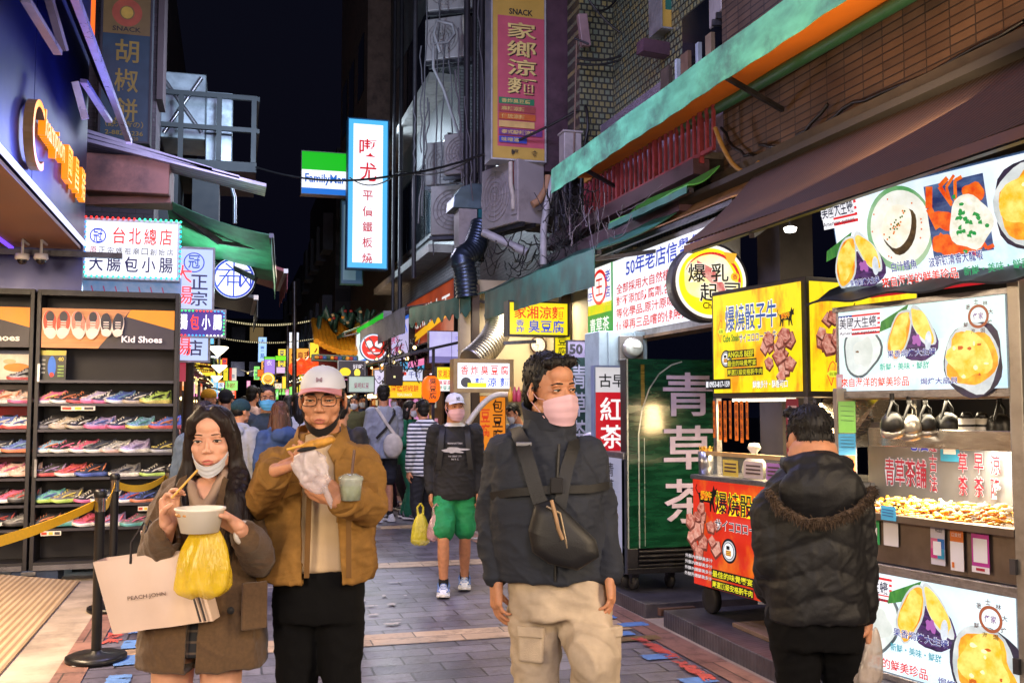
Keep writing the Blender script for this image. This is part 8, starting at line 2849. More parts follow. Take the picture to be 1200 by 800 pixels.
for y in (0.0,bd):
 M(mat('dark_cord','241c20',0.7)).tube([(bw*0.24,y,bh-0.02),(bw*0.27,y,bh+0.045),(bw*0.36,(y+bd)/2,bh+0.10),(bw*0.47,y,bh+0.05),(bw*0.50,y,bh-0.02)],0.004,8).build('handle',t)
# the man in the white cap and brown jacket
v=View(376,3.40)
TANJ=mat('tan_cotton_twill','8a6533',0.9,var=0.14,scale=30,bump=0.5,bscale=380,spec=0.2,dirt=('5e421c',0.35))
fg=Fig('man in white and pink cap, glasses and brown jacket looking down at his food',v.loc,FACE_RZ,v(378,467,-0.04),hrot(0.05,0.10,0.0),SKIN,False,0.0032,hs=0.94)
fg.face(lips='a2594e',look=(0,-0.0025),openness=0.6)
fg.short_hair(HAIRB,3,0,-0.028,0.006,120,0.016,zmax=0.02)
capo=fg.cap(mat('white_cotton','bfc3d0',0.7,var=0.05,bump=0.2,bscale=200),mat('pink_cotton','c4848c',0.7,var=0.06))
fgm=Face(0.022,0.016)
fgm.text('M',0,0,1,mat('mauve_thread','8a7484',0.6),w=1,bold=0.03)
mb=fgm.mb
mb.v=[tuple(fg.H((x-0.011,-0.0925+z*0.45,z+0.066))) for x,y,z in mb.v]
mb.build('cap_badge',capo)
fg.glasses(mat('brown_frame','2a1a14',0.3))
BMSK=mat('black_mask','131216',0.65,var=0.1)
rows=[]
for j in range(9):
 q=j/8
 rows.append([(0.070*math.sin(u*1.35)*(1-0.12*q),-0.008-0.074*math.cos(u*1.35)*(1.0-0.22*q),-0.100-0.030*q+0.062*abs(u) ** 1.6) for u in [-1+2*i/20 for i in range(21)]])
mb=M(BMSK).sheet(rows,0.003)
for q in (-1,1):
 mb.tube([(q*0.068,-0.02,-0.05),(q*0.074,-0.005,-0.035),(q*0.078,0.015,-0.02)],0.002,5)
fg.hmb(mb).build('face_mask',fg.root)
eR,wR=v(309,584,-0.10),v(324,551,-0.29)
eL,wL=v(434,592,-0.07),v(400,584,-0.28)
sR,sL=v(325,541,0),v(430,541,0)
fg.hand(wR,(0.8,-0.35,0.25),(0.2,-0.3,0.9),(0.75,0.75,0.8,0.8),(0.5,0.4),-1,1.0,eR)
fg.hand(wL,(-0.72,-0.3,0.55),(-0.45,0.8,0.2),(0.62,0.6,0.6,0.6),(0.6,0.4),1,1.0,eL)
mb=M(fg.skin)
capsule(mb,(0,0.02,1.0),(0,0.02,1.35),0.10,0.10,14)
fg.add(mb,0.02,1)
fg.body()
zt=lambda py: v(0,py,-0.12).z
CRM=mat('cream_tee','b59c7c',0.8,var=0.06,bump=0.2,bscale=260)
mb=M(CRM)
rings(mb,[(zt(669),0.150,0.118,0.0,0),(1.08,0.150,0.112,0,0),(1.25,0.160,0.112,0,0),(1.36,0.150,0.098,0,0.01),(1.43,0.075,0.07,0,0.01),(1.45,0.062,0.062,0,0.01)])
fg.cloth('t_shirt',mb,CRM,0.008,3,0.008,5,7)
BLKT=mat('black_trouser_cloth','08080a',0.92,spec=0.15,var=0.25,scale=10,bump=0.25,bscale=240)
mb=M(BLKT)
rings(mb,[(0.83,0.148,0.115,0,0.01),(0.92,0.148,0.115,0,0.01),(zt(664),0.142,0.108,0,0.0)])
for q,kx in ((-1,v(352,0).x),(1,v(407,0).x)):
 chain(mb,[(q*0.070,0.01,0.86),(kx,-0.02 if q > 0 else 0.02,0.50),(kx,0.05 if q < 0 else 0.0,0.12)],[0.080,0.058,0.054],18)
fg.cloth('trousers',mb,BLKT,0.010,3,0.010,9,8)
for q,kx in ((-1,v(352,0).x),(1,v(407,0).x)):
 o=link('shoe',SHM,fg.root)
 o.location=(kx,-0.04,0.0)
 o.rotation_euler=(0,0,PI/2)
 o.scale=(1.15,1.15,1.0)
mb=M(TANJ)
rings(mb,[(zt(681),0.188,0.142,-0.01,0),(1.0,0.186,0.14,0,0),(1.14,0.184,0.136,0,0),(1.25,0.186,0.135,0,0),(1.335,0.172,0.118,0,0.008),(1.395,0.132,0.094,0,0.012),(1.435,0.086,0.078,0,0.014),(1.455,0.072,0.072,0,0.012)])
for sh,el,wr in ((sR,eR,wR),(sL,eL,wL)):
 q=1 if sh.x > 0 else-1
 chain(mb,[(q*0.10,0.0,1.355),sh+Vector((-q*0.010,0,-0.015)),el,el.lerp(wr,0.88)],[0.056,0.068,0.060,0.046],16)
def open_jacket(V,N,F):
 zb=zt(669)
 pl=[((v(366,0).x,0,zb),(1,0,0.03),(v(410,0).x,0,zb),(-1,0,-0.09),0.5,1.47)]
 return cut_shell(V,F,pl,-0.045,0.012)
fg.cloth('jacket',mb,TANJ,0.0055,4,0.014,33,8.5,0.55,open_jacket)
mb=M(TANJ)
for q in (-1,1):
 mb.sheet([[(q*(0.040+0.030*k),-0.085-0.012*k,1.395-0.055*k),(q*(0.066+0.026*k),-0.050-0.035*k,1.445-0.055*k),(q*(0.080+0.016*k),0.01-0.01*k,1.475-0.05*k),(q*0.055,0.08,1.485-0.045*k)] for k in (0,0.5,1)],0.006)
mb.build('collar',fg.root)
for px in (335,424):
 p=v(px,575,-0.143)
 mb=M(TANJ)
 mb.prism([p+Vector((-0.055,0.012,0.03)),p+Vector((0.055,0.012,0.03)),p+Vector((0.055,0.012,0.0)),p+Vector((0.0,0.008,-0.022)),p+Vector((-0.055,0.012,0.0))],(0,-0.008,0))
 mb.build('pocket_flap',fg.root,0.002)
for px in (362,411):
 M(mat('tan_stitched_band','6a4a22',0.9,bump=0.5,bscale=380)).sheet([[v(px+dx+(675-py)*0.02*(1 if px < 400 else-0.6),py,-0.150+0.006*math.sin(py)) for dx in (-3,3)] for py in (560,585,610,635,660,674)],0.004).build('front_band',fg.root)
for el,wr in ((eR,wR),(eL,wL)):
 c0=el.lerp(wr,0.90)
 ax=(wr-el).normalized()
 u,w_,_d=basis(ax)
 M(TANJ).tube([c0+(u*math.cos(a)+w_*math.sin(a))*0.044 for a in [2*PI*k/20 for k in range(21)]],0.012,8,False).build('cuff',fg.root)
M(SH_DARK).tube([wR.lerp(eR,0.14)+Vector((0.03*math.cos(a)*0.4,0.032*math.sin(a),0.032*math.cos(a))) for a in [2*PI*k/20 for k in range(21)]],0.010,8,False).build('watch',fg.root)
t=thing('pancake_bag','crumpled clear plastic bag in the capped man\'s hands','bag',world(fg,v(368,522,-0.37)))
mb=M(film('clear_film','d6ccd2',0.5))
mb.ell((0.0,0,-0.075),(0.062,0.045,0.080),56,36)
V=np.array(mb.v)
cr=np.abs(2*vnoise(V*24,3)-1)*0.022+np.abs(2*vnoise(V*50,5)-1)*0.008
c0=np.array([0.0,0,-0.075])
d=V-c0
d /= np.linalg.norm(d,axis=1)[:,None]
V=V-d*cr[:,None]
V[:,0] += 0.012*np.sin(V[:,2]*30)
mb.v=[tuple(q) for q in V]
mb.tube([(0.03,-0.02,-0.12),(0.05,-0.012,-0.165),(0.055,0.0,-0.19)],[0.010,0.010,0.002],10)
mb.build('film',t)
t=thing('fried_pancake','golden fried snack sticking out of the clear bag','snack',world(fg,v(370,519,-0.385)))
mb=M(mat('fried_crust','b5812c',0.6,var=0.35,scale=50,bump=0.8,bscale=90))
R_=Matrix.Rotation(-0.22,3,'Y')
mb.ell((0.008,0,0),(0.052,0.026,0.017),18,10,R_)
mb.ell((0.026,0.004,0.005),(0.036,0.026,0.016),14,8,R_)
mb.build('crust',t)
M(SH_DARK).ell((-0.02,-0.006,-0.015),(0.036,0.02,0.008),12,8,R_).build('sauce',t)
M(mat('bamboo','c99a3a',0.5)).tube([(-0.03,-0.006,-0.004),(-0.085,-0.01,-0.018)],0.004,8).build('stick',t)
t=thing('drink_cup','clear lidded drink cup with straw at the capped man\'s forearm','cup',world(fg,v(412,570,-0.30)))
M(film('cup_plastic','b9c4bc',0.55,0.15)).lathe([(0,-0.04),(0.030,-0.04),(0.037,0.02),(0.040,0.024),(0.038,0.032),(0.018,0.042),(0,0.043)],n=24).build('cup',t)
M(mat('green_tea','8f9a3a',0.2)).lathe([(0,-0.038),(0.028,-0.038),(0.033,0.004),(0,0.004)],n=20).build('drink',t)
M(mat('brown_straw','5a4038',0.4)).tube([(0.002,0,0.03),(0.010,0,0.115)],0.0045,8).build('straw',t)
# the masked man in the dark jacket
v=View(640,3.33)
CHAR=mat('charcoal_shell','262a34',0.75,var=0.15,scale=40,bump=0.35,bscale=380,spec=0.3)
KHA=mat('pale_khaki','b3a28e',0.85,var=0.16,scale=14,bump=0.5,bscale=380,spec=0.2)
fg=Fig('man in pink mask, charcoal jacket and pale cargo trousers with a sling bag',v.loc,FACE_RZ,v(646,457,-0.02),hrot(0.62,0.03,-0.05),SKIN,False,0.0032,hs=0.95)
fg.face(look=(0.002,0),openness=0.85,mouth=False)
fg.mask(mat('pink_mask','c8a2ac',0.65,var=0.05))
fg.short_hair(HAIRB,7,0,0.010,0.0045,380,0.020,lift=0.10)
eR,wR=v(578,606,0.05),v(582,674,-0.02)
eL,wL=v(703,604,0.04),v(713,668,-0.06)
sR,sL=v(588,528,0.01),v(692,531,0.0)
fg.hand(wR,(0.0,-0.12,-1),(0.9,0.3,0),(0.35,0.4,0.45,0.5),(0.8,0.2),-1,1.0,eR)
fg.hand(wL,(0.05,-0.2,-1),(-0.9,0.2,0),(0.35,0.42,0.48,0.5),(0.8,0.2),1,0.98,eL)
mb=M(fg.skin)
capsule(mb,(0,0.02,1.0),(0,0.02,1.35),0.10,0.10,14)
fg.add(mb,0.02,1)
fg.body()
zt=lambda py: v(0,py,-0.12).z
mb=M(KHA)
rings(mb,[(0.86,0.158,0.124,0.045,0.0),(0.92,0.158,0.122,0.04,0.0),(zt(668),0.150,0.115,0.03,0.0)])
kR,kL=v(628,805,0.02),v(696,770,-0.15)
chain(mb,[(-0.035,0.01,0.86),kR,(kR.x-0.01,0.12,0.12)],[0.092,0.068,0.058],18)
chain(mb,[(0.120,0.0,0.86),kL,(kL.x+0.02,0.10,0.22)],[0.092,0.072,0.058],18)
fg.cloth('trousers',mb,KHA,0.009,3,0.014,12,8,0.8)
for (px,py,w_,h_,y) in ((622,752,0.085,0.10,-0.075),(718,752,0.05,0.10,-0.10)):
 p=v(px,py,y)
 M(KHA).box(p,(w_,0.02,h_),rz=-0.35 if px < 650 else 0.6).build('cargo_pocket',fg.root,0.008)
 M(KHA).box(p+Vector((0,-0.006,h_*0.48)),(w_*1.06,0.026,0.035),rz=-0.35 if px < 650 else 0.6).build('pocket_flap',fg.root,0.005)
for x_,y_,z_ in ((kR.x-0.01,0.06,0.0),(kL.x+0.02,0.02,0.06)):
 o=link('shoe',SHM,fg.root)
 o.location=(x_,y_,z_)
 o.rotation_euler=(0,0,PI/2)
 o.scale=(1.2,1.15,1.0)
mb=M(CHAR)
rings(mb,[(zt(681),0.176,0.138,0.015,0),(zt(676),0.182,0.142,0.015,0),(1.05,0.182,0.138,0.01,0),(1.2,0.186,0.138,0,0),(1.33,0.178,0.125,0,0.0),(1.395,0.135,0.1,0,0.005),(1.44,0.088,0.085,0.005,0.005),(1.50,0.080,0.080,0.01,0.0)])
for sh,el,wr in ((sR,eR,wR),(sL,eL,wL)):
 q=1 if sh.x > 0 else-1
 chain(mb,[(q*0.11,0.0,1.37),sh+Vector((-q*0.015,0,-0.015)),el,el.lerp(wr,0.95)],[0.058,0.070,0.058,0.044],16)
def neckhole(V,N,F):
 return cut_shell(V,F,[((-0.05,0,1.42),(1,0,-0.05),(0.085,0,1.42),(-1,0,-0.05),1.465,1.60)],0.5,0.01)
fg.cloth('jacket',mb,CHAR,0.0055,4,0.012,44,8,0.42)
mb=M(CHAR)
rows=[]
for j in range(5):
 q=j/4
 rows.append([(0.012+(0.083+0.012*q)*math.sin(a),0.0-(0.083+0.012*q)*math.cos(a),1.465+0.085*q-0.03*q*math.cos(a)) for a in [-2.9+5.6*i/28 for i in range(29)]])
mb.sheet(rows,0.006)
mb.build('collar',fg.root)
M(mat('rust_shirt','7a3a2c',0.8)).lathe([(0.066,0),(0.064,0.03),(0.058,0.032)],(0.01,0.0,1.475),24).build('shirt_collar',fg.root)
ZIP=mat('zip_metal','8a7a66',0.35,0.7)
M(mat('zip_tape','0c0c0e',0.5)).tube([v(655,520,-0.128),v(653,560,-0.148),v(652,620,-0.150),v(650,678,-0.150)],0.005,6).build('jacket_zip',fg.root)
STR=mat('black_webbing','0e0e11',0.6,var=0.2,bump=0.3,bscale=200)
def strap(pts,w=0.036,m=STR):
 rows=[[],[]]
 for i,p in enumerate(pts):
  d=(Vector(pts[min(i+1,len(pts)-1)])-Vector(pts[max(i-1,0)])).normalized()
  n=Vector((d.z,0,-d.x))
  n=n.normalized() if n.length > 1e-5 else Vector((1,0,0))
  rows[0].append(Vector(p)-n*w/2)
  rows[1].append(Vector(p)+n*w/2)
 return M(m).sheet(rows,0.005)
t=thing('sling_bag','black sling bag worn across the chest of the masked man','bag',fg.root.location,FACE_RZ)
strap([v(602,508,0.03),v(606,506,-0.05),v(612,518,-0.112),v(620,545,-0.148),v(630,580,-0.158),v(640,605,-0.165)],0.046).build('strap',t)
strap([v(678,520,-0.02),v(672,522,-0.085),v(664,548,-0.142),v(658,580,-0.155),v(655,600,-0.16)],0.040).build('strap',t)
strap([v(576,580,-0.06),v(600,576,-0.135),v(640,573,-0.158),v(690,572,-0.13),v(712,568,-0.04)],0.026).build('chest_strap',t)
mb=M(mat('black_nylon','0f0f13',0.55,var=0.3,scale=8,bump=0.2,bscale=200))
P=[v(618,612),v(625,584),v(645,578),v(692,622),v(696,640),v(672,655),v(640,648),v(622,635)]
c=sum(P,Vector())/len(P)
for q,y in ((1.0,-0.150),(1.0,-0.185),(0.93,-0.212),(0.8,-0.222)):
 pass
rws=[]
for q,y in ((0.9,-0.145),(1.0,-0.16),(1.0,-0.19),(0.92,-0.213),(0.6,-0.224),(0.02,-0.226)):
 ring_=[]
 for i in range(len(P)):
  a_,b_=P[i],P[(i+1) % len(P)]
  for k in (0,0.33,0.66):
   p=c+(a_.lerp(b_,k)-c)*q
   ring_.append((p.x,y,p.z))
 rws.append(ring_+[ring_[0]])
V,N,F=None,None,None
mb.sheet(rws,0)
mb.build('bag_body',t)
M(ZIP).tube([v(640,592,-0.228),v(656,600,-0.229),v(664,640,-0.222)],0.004,6).build('zip',t)
M(mat('tan_cord','9a7a5a',0.6)).tube([v(646,585,-0.226),v(650,600,-0.234),v(654,618,-0.234),v(659,630,-0.230)],0.006,8).build('zip_pull',t)
M(SH_DARK).box(v(652,568,-0.165),(0.04,0.016,0.05)).build('buckle',t,0.004)
M(mat('grey_clip','7a7a80',0.4,0.5)).box(v(614,520,-0.118),(0.05,0.012,0.012)).build('strap_slider',t,0.002)
M(ZIP).tube([v(664,651,-0.205)+Vector((0.012*math.cos(a),0,0.012*math.sin(a))) for a in [0.5+4.4*k/10 for k in range(11)]],0.003,6).build('ring',t)
# the man in the black padded coat, from behind
v=View(950,3.92)
PUFF=mat('black_quilted_nylon','111114',0.6,var=0.3,scale=5,bump=0.25,bscale=120,spec=0.35)
fg=Fig('man seen from behind in a black padded coat with a fur trimmed hood',v.loc,FACE_RZ+PI,(-v(948,0).x,-0.02,v(0,513).z),hrot(0.22,0.0,0.0),SKIN,False,0.0036)
fg.short_hair(HAIRB,11,0.0,0.006,0.005,500,0.020,-0.09,lift=0.12)
bk = lambda px, py, y=0.0: Vector((-v(px, py).x, -y, v(px, py).z))
eR,wR=bk(1008,660,0.0),bk(1009,718,-0.02)
eL,wL=bk(896,655,-0.02),bk(902,700,0.15)
fg.hand(wR,(0.05,-0.1,-1),(0.9,-0.1,0),(0.9,0.9,0.9,0.9),(0.7,0.5),-1,1.0,eR)
mb=M(fg.skin)
capsule(mb,(0,0.02,1.0),(0,0.02,1.35),0.10,0.10,14)
fg.add(mb,0.02,1)
fg.body()
zt=lambda py: v(0,py,-0.12).z
mb=M(BLKT)
rings(mb,[(0.62,0.17,0.13,0,0.0),(0.75,0.17,0.13,0,0.0),(0.95,0.15,0.115,0,0.0)])
for q in (-1,1):
 kx=-v(932 if q > 0 else 990,0).x
 chain(mb,[(q*0.085,0.0,0.72),(kx,0.0 if q > 0 else-0.06,0.42),(kx,0.08 if q > 0 else 0.05,0.12)],[0.10,0.078,0.068],18)
 o=link('shoe',SHM,fg.root)
 o.location=(kx,0.02,0.0)
 o.rotation_euler=(0,0,PI/2)
 o.scale=(1.2,1.15,1.0)
fg.cloth('trousers',mb,BLKT,0.010,3,0.012,15,8)
mb=M(PUFF)
rings(mb,[(zt(729),0.202,0.155,-0.01,0),(zt(722),0.208,0.160,-0.01,0),(0.88,0.204,0.158,0,0),(1.05,0.200,0.15,0,0),(1.18,0.198,0.142,0,0),(1.25,0.182,0.13,0,0.0),(1.31,0.125,0.10,0,0.0),(1.36,0.09,0.09,0,0.0)])
for sh,el,wr in ((bk(1003,597),eR,wR),(bk(897,597),eL,wL)):
 q=1 if sh.x > 0 else-1
 chain(mb,[(q*0.10,0.0,1.20),sh,el,el.lerp(wr,0.92)],[0.075,0.080,0.070,0.052],16)
def quilt(V,N,F):
 x,y,z=V.T
 w=z*9.5+0.35*np.abs(x)*10
 seam=1-np.abs(np.sin(w*PI)) ** 0.45
 V=V-N*(seam*0.008)[:,None]
 V[:,0] *= 0.94
 return V,F
fg.cloth('padded_coat',mb,PUFF,0.0075,3,0.008,51,11,0.8,quilt)
mb=M(PUFF)
mb.ell((0,0.125,1.225),(0.175,0.075,0.115),24,16)
mb.ell((0,0.06,1.31),(0.125,0.10,0.07),24,14)
chain(mb,[(-0.10,-0.02,1.32),(-0.11,0.08,1.32),(0,0.125,1.33),(0.11,0.08,1.32),(0.10,-0.02,1.32)],[0.03,0.036,0.036,0.036,0.03],12)
hood=fg.cloth('hood',mb,PUFF,0.008,4,0.008,61,9,post=lambda V,N,F: (V*np.array([0.95,1,1]),F))
FUR=mat('brown_fur','4a3a2c',0.9,var=0.5,scale=70)
sp=M(FUR)
r=random.Random(9)
pth=[bk(890,572,-0.12),bk(900,590,-0.16),bk(925,603,-0.21),bk(952,601,-0.215),bk(980,590,-0.20),bk(1000,577,-0.16),bk(1008,568,-0.11)]
fine=[]
for i in range(len(pth)-1):
 for k in range(10):
  fine.append(pth[i].lerp(pth[i+1],k/10))
sp.tube(fine,0.014,8)
for k in range(1500):
 p=r.choice(fine)+Vector((r.uniform(-.012,.012),r.uniform(-.01,.01),r.uniform(-.01,.01)))
 d=Vector((r.uniform(-.6,.6),r.uniform(0.1,1.0),r.uniform(-1.0,0.5))).normalized()*r.uniform(0.018,0.036)
 sp.tube([p,p+d*0.6,p+d+Vector((0,0,-0.006))],[0.0022,0.0016,0.0003],3,False)
sp.build('fur_trim',hood)
BACK=fg
plastic_bag('plastic_bag','thin white plastic bag hanging from the hand of the man in the padded coat',world(fg,bk(1014,731,-0.02)),0.12,0.215,film('white_film','c2b4aa',0.7),12,0.35,0.6,False,-0.03)
# other people in the street
def striped(c1,c2,freq,name):
 key=(name,)
 if key in _MC:
  return _MC[key]
 m,N,L,B=_new(key)
 w=N.new('ShaderNodeTexWave')
 w.bands_direction='Z'
 w.wave_profile='SIN'
 w.inputs['Scale'].default_value=freq
 w.inputs['Distortion'].default_value=0.4
 L.new(coords(N,L),w.inputs['Vector'])
 L.new(ramp(N,L,w.outputs[0],[(0.52,lin(c1)),(0.60,lin(c2))]),B.inputs['Base Color'])
 B.inputs['Roughness'].default_value=0.85
 return m
def cloth_mat(c,name='cloth'):
 return mat(name+'_'+c,c,0.8,var=0.18,scale=10,bump=0.2,bscale=180)
def passerby(label,px,depth,py,rz,top,bottom,skin=SKIN,female=False,hair='short',hair_m=None,arms='down',legs='trousers',stride=0.08,hyaw=0.0,hpitch=0.05,mask=None,face=True,
    group=None,shoe_c=('2a2a2e','c9c6c2','6a6a70'),vox=0.0055,cv=0.012,hat=None,hood=False,amp=0.012,seed=1,short_sleeve=False,build_legs=True):
 v=View(px,depth)
 zc=CAMH-0.012+(478-py)/v.s
 k=zc/1.605
 fg=Fig(label,v.loc,rz,(0,-0.03*k,zc),hrot(hyaw,hpitch),skin,female,vox,group,k)
 fg.k=k
 hm=hair_m or HAIRB
 if face:
  fg.face(mouth=mask is None,openness=0.8)
 if mask:
  fg.mask(mat('mask_'+mask,mask,0.65,var=0.05))
 P=lambda x,y,z: Vector((x*k,y*k,z*k))
 if hair == 'short' and hat:
  fg.short_hair(hm,seed+3,0,-0.04,vox*1.2,0)
 elif hair == 'short':
  fg.short_hair(hm,seed+3,0.006,0.008,vox*1.2,160 if vox < 0.007 else 0,0.022)
 elif hair == 'long':
  mb=M(hm)
  mb.ell((0,0.020,0.046),(0.084,0.100,0.082),22,14)
  chain(mb,[(0,0.06,-0.02),(0,0.085,-0.16),(0,0.095,-0.30)],[0.082,0.084,0.05],14)
  for q in (-1,1):
   chain(mb,[(q*0.05,-0.05,0.08),(q*0.077,-0.02,0.0),(q*0.085,0.01,-0.12),(q*0.08,0.03,-0.24)],[0.016,0.018,0.03,0.024],10)
  V,N,F=remesh(mb,vox*1.2,3)
  st=vnoise(np.stack([V[:,0]*90,V[:,1]*90,V[:,2]*7],1),seed)-0.5
  link('hair',arr_mesh('hair',[(fg.h(V+N*(st*0.010)[:,None]),F,hm)]),fg.root)
 elif hair == 'cap':
  fg.short_hair(hm,seed+3,0,-0.03,vox*1.2,60,0.014,zmax=0.02)
 if hat:
  mb=M(hat)
  mb.ell((0,0.014,0.044),(0.089,0.106,0.088),24,16)
  V,N,F=remesh(mb,0.005,2)
  a=np.arctan2(V[:,0],V[:,1])*40
  V=V+N*(np.sin(a)*0.0016)[:,None]
  keep=[f for f in F if np.mean([V[i][2] for i in f]) > 0.008]
  link('beanie',arr_mesh('beanie',[(fg.h(V),keep,hat)]),fg.root)
 ps={}
 for q,nm in ((-1,'R'),(1,'L')):
  sh=P(q*0.172,0.0,1.385)
  if arms == 'down':
   el,wr,d,pn=P(q*0.215,0.03,1.10),P(q*0.205,-0.03,0.86),(0,-0.15,-1),(-q,0.2,0)
  elif arms == 'phone':
   el,wr,d,pn=P(q*0.215,-0.02,1.10),P(q*0.075,-0.26,1.16),(-q*0.5,-0.5,0.5),(-q*0.3,0.3,0.9)
  elif arms == 'reach':
   el,wr,d,pn=P(q*0.225,-0.10,1.15),P(q*0.12,-0.34,1.05),(-q*0.2,-0.9,-0.1),(-q*0.4,0,-0.9)
  ps[nm]=(sh,el,wr)
  fg.hand(wr,d,pn,(0.4,0.45,0.5,0.5),(0.7,0.3),q,k,el,max(0.0045,vox*0.9))
 fg.ps=ps
 mb=M(skin)
 capsule(mb,P(0,0.02,1.0),P(0,0.02,1.36),0.10*k,0.09*k,14)
 an={}
 for q in (-1,1):
  st=stride*q
  hp,kn,ank=P(q*0.088,0.0,0.86),P(q*0.092,-0.03-max(0,-st)*0.9,0.47),P(q*0.09,0.03-st*2.0*-1*0.5,0.085)
  an[q]=(hp,kn,ank)
  if legs in ('shorts','skirt'):
   chain(mb,[hp,kn,kn.lerp(ank,0.35),ank],[0.078*k,0.050*k,0.052*k,0.034*k],14)
 if legs in ('shorts','skirt'):
  for q in (-1,1):
   capsule(mb,an[q][0],P(0,0.02,1.0),0.078*k,0.09*k,14)
 fg.add(mb,max(0.009,cv*0.8),2)
 fg.body()
 if build_legs:
  mb=M(bottom)
  rings(mb,[(0.80*k,0.168*k,0.125*k,0,0),(0.92*k,0.164*k,0.122*k,0,0),(1.02*k,0.148*k,0.112*k,0,0)],24)
  for q in (-1,1):
   hp,kn,ank=an[q]
   if legs == 'shorts':
    chain(mb,[hp,hp.lerp(kn,0.80)],[0.098*k,0.096*k],16)
   else:
    chain(mb,[hp,kn,ank+P(0,0,0.0)],[0.094*k,0.074*k,0.062*k],16)
  fg.cloth('shorts' if legs == 'shorts' else 'trousers',mb,bottom,cv,3,amp,seed+9,8)
  for q in (-1,1):
   o=bpy.data.objects.new('shoe',SHM)
   COL.objects.link(o)
   o.parent=fg.root
   ank=an[q][2]
   o.location=(ank.x,ank.y-0.05*k,max(0.0,ank.z-0.085*k))
   o.rotation_euler=(0,0,PI/2)
   o.scale=(1.12*k,1.1*k,1.0)
   for i,cc in enumerate(shoe_c):
    o.material_slots[i].link='OBJECT'
    o.material_slots[i].material=mat('trainer_'+('upper','sole','accent')[i],cc,0.45,var=0.2,scale=45)
   if legs in ('shorts','skirt'):
    mb=M(cloth_mat('101014' if shoe_c[0] != 'c9ccd2' or female else '101014','sock')).lathe([(0.040*k,-0.01),(0.043*k,0.03),(0.042*k,0.05)],ank,16)
    mb.build('sock',fg.root)
 mb=M(top)
 rings(mb,[(0.80*k,0.182*k,0.138*k,0,0),(0.84*k,0.188*k,0.142*k,0,0),(1.02*k,0.178*k,0.132*k,0,0),(1.2*k,0.184*k,0.132*k,0,0),(1.33*k,0.176*k,0.118*k,0,0.005),(1.395*k,0.13*k,0.095*k,0,0.01),
    (1.435*k,0.085*k,0.078*k,0,0.01),(1.455*k,0.066*k,0.066*k,0,0.01)],28)
 for nm,q in (('R',-1),('L',1)):
  sh,el,wr=ps[nm]
  e2=sh.lerp(el,0.75) if short_sleeve else el.lerp(wr,0.93)
  pts=[P(q*0.10,0,1.36),sh,e2] if short_sleeve else [P(q*0.10,0,1.36),sh,el,e2]
  rr=[0.055,0.070,0.062] if short_sleeve else [0.055,0.070,0.060,0.046]
  chain(mb,pts,[q_*k for q_ in rr],14)
 if hood:
  mb.ell(P(0,0.10,1.40),(0.12*k,0.07*k,0.075*k),18,12)
  chain(mb,[P(-0.075,-0.06,1.42),P(-0.10,0.03,1.45),P(0,0.10,1.46),P(0.10,0.03,1.45),P(0.075,-0.06,1.42)],[0.022*k,0.03*k,0.035*k,0.03*k,0.022*k],10)
 fg.cloth('top',mb,top,cv,3,amp,seed+20,9,0.6)
 return fg
AWAY=FACE_RZ+PI
BOY=passerby('young man in white cap, pink mask, black sweatshirt and green shorts walking forward',533,8.47,476,FACE_RZ+0.05,cloth_mat('0d0e13'),cloth_mat('0f7a46'),SKIN,hair='cap',legs='shorts',stride=0.17,hyaw=0.35,mask='cfa4ae',
    shoe_c=('c9ccd2','d8d8da','5a78b0'),vox=0.0045,cv=0.009,amp=0.012,seed=2)
capo=BOY.cap(mat('white_cap_cloth','bcc0cc',0.7,var=0.05),mat('white_cap_cloth','bcc0cc',0.7,var=0.05))
f=Face(0.034,0.03)
f.text('NY',0,0,1,mat('navy_thread','1c2440',0.6),w=1,bold=0.04)
f.mb.v=[tuple(BOY.H((x-0.017,-0.096+z*0.5,z+0.055))) for x,y,z in f.mb.v]
f.mb.build('cap_badge',capo)
k=BOY.k
M(mat('white_collar','c4c2c0',0.8)).lathe([(0.07*k,0),(0.088*k,-0.016),(0.094*k,-0.03)],(0,0.0,1.462*k),24).build('shirt_collar',BOY.root)
f=Face(0.2,0.15)
WPR=mat('white_print','a9aab4',0.7,var=0.2,scale=40)
f.text('MANHATTAN',0.2,0.0,0.1,WPR,w=0.6,bold=0.02)
f.ell(0.5,0.38,0.42,0.12,WPR,24,0.35,seed=4)
f.ell(0.46,0.5,0.3,0.1,WPR,24,0.4,seed=8)
f.text('THE GREAT CITY',0.22,0.72,0.09,WPR,w=0.56,bold=0.02)
f.text('N Y C',0.36,0.88,0.09,WPR,w=0.3,bold=0.02)
f.build('chest_print',BOY.root,(-0.1*k,-0.158*k,1.14*k))
for x in (-0.10,0.10):
 strap([P_*k for P_ in (Vector((x,0.06,1.43)),Vector((x*1.02,-0.04,1.43)),Vector((x*1.12,-0.115,1.36)),Vector((x*1.22,-0.142,1.22)),Vector((x*1.4,-0.11,1.06)))],0.045).build('backpack_strap',BOY.root)
wb=world(BOY,BOY.ps['R'][2]+Vector((0.0,-0.03,-0.10)))
plastic_bag('plastic_bag','yellow plastic bag carried by the young man in green shorts',wb+Vector((-0.09,-0.02,-0.07)),0.16,0.26,film('yellow_thin_film','d8cc3a',0.6),6,0.25,0.6)
plastic_bag('plastic_bag','clear bag with pink food carried by the young man in green shorts',wb+Vector((0.03,-0.09,-0.07)),0.16,0.22,film('pinkish_film','d0a0a4',0.5),8,0.25,0.6)
passerby('man in navy and white striped hoodie walking away beside the young man in shorts',497,11.65,480,AWAY+0.75,striped('c9ccd4','1a2236',7.0,'striped_jersey'),cloth_mat('12141c'),hyaw=-0.4,face=False,hood=True,seed=5,vox=0.0055)
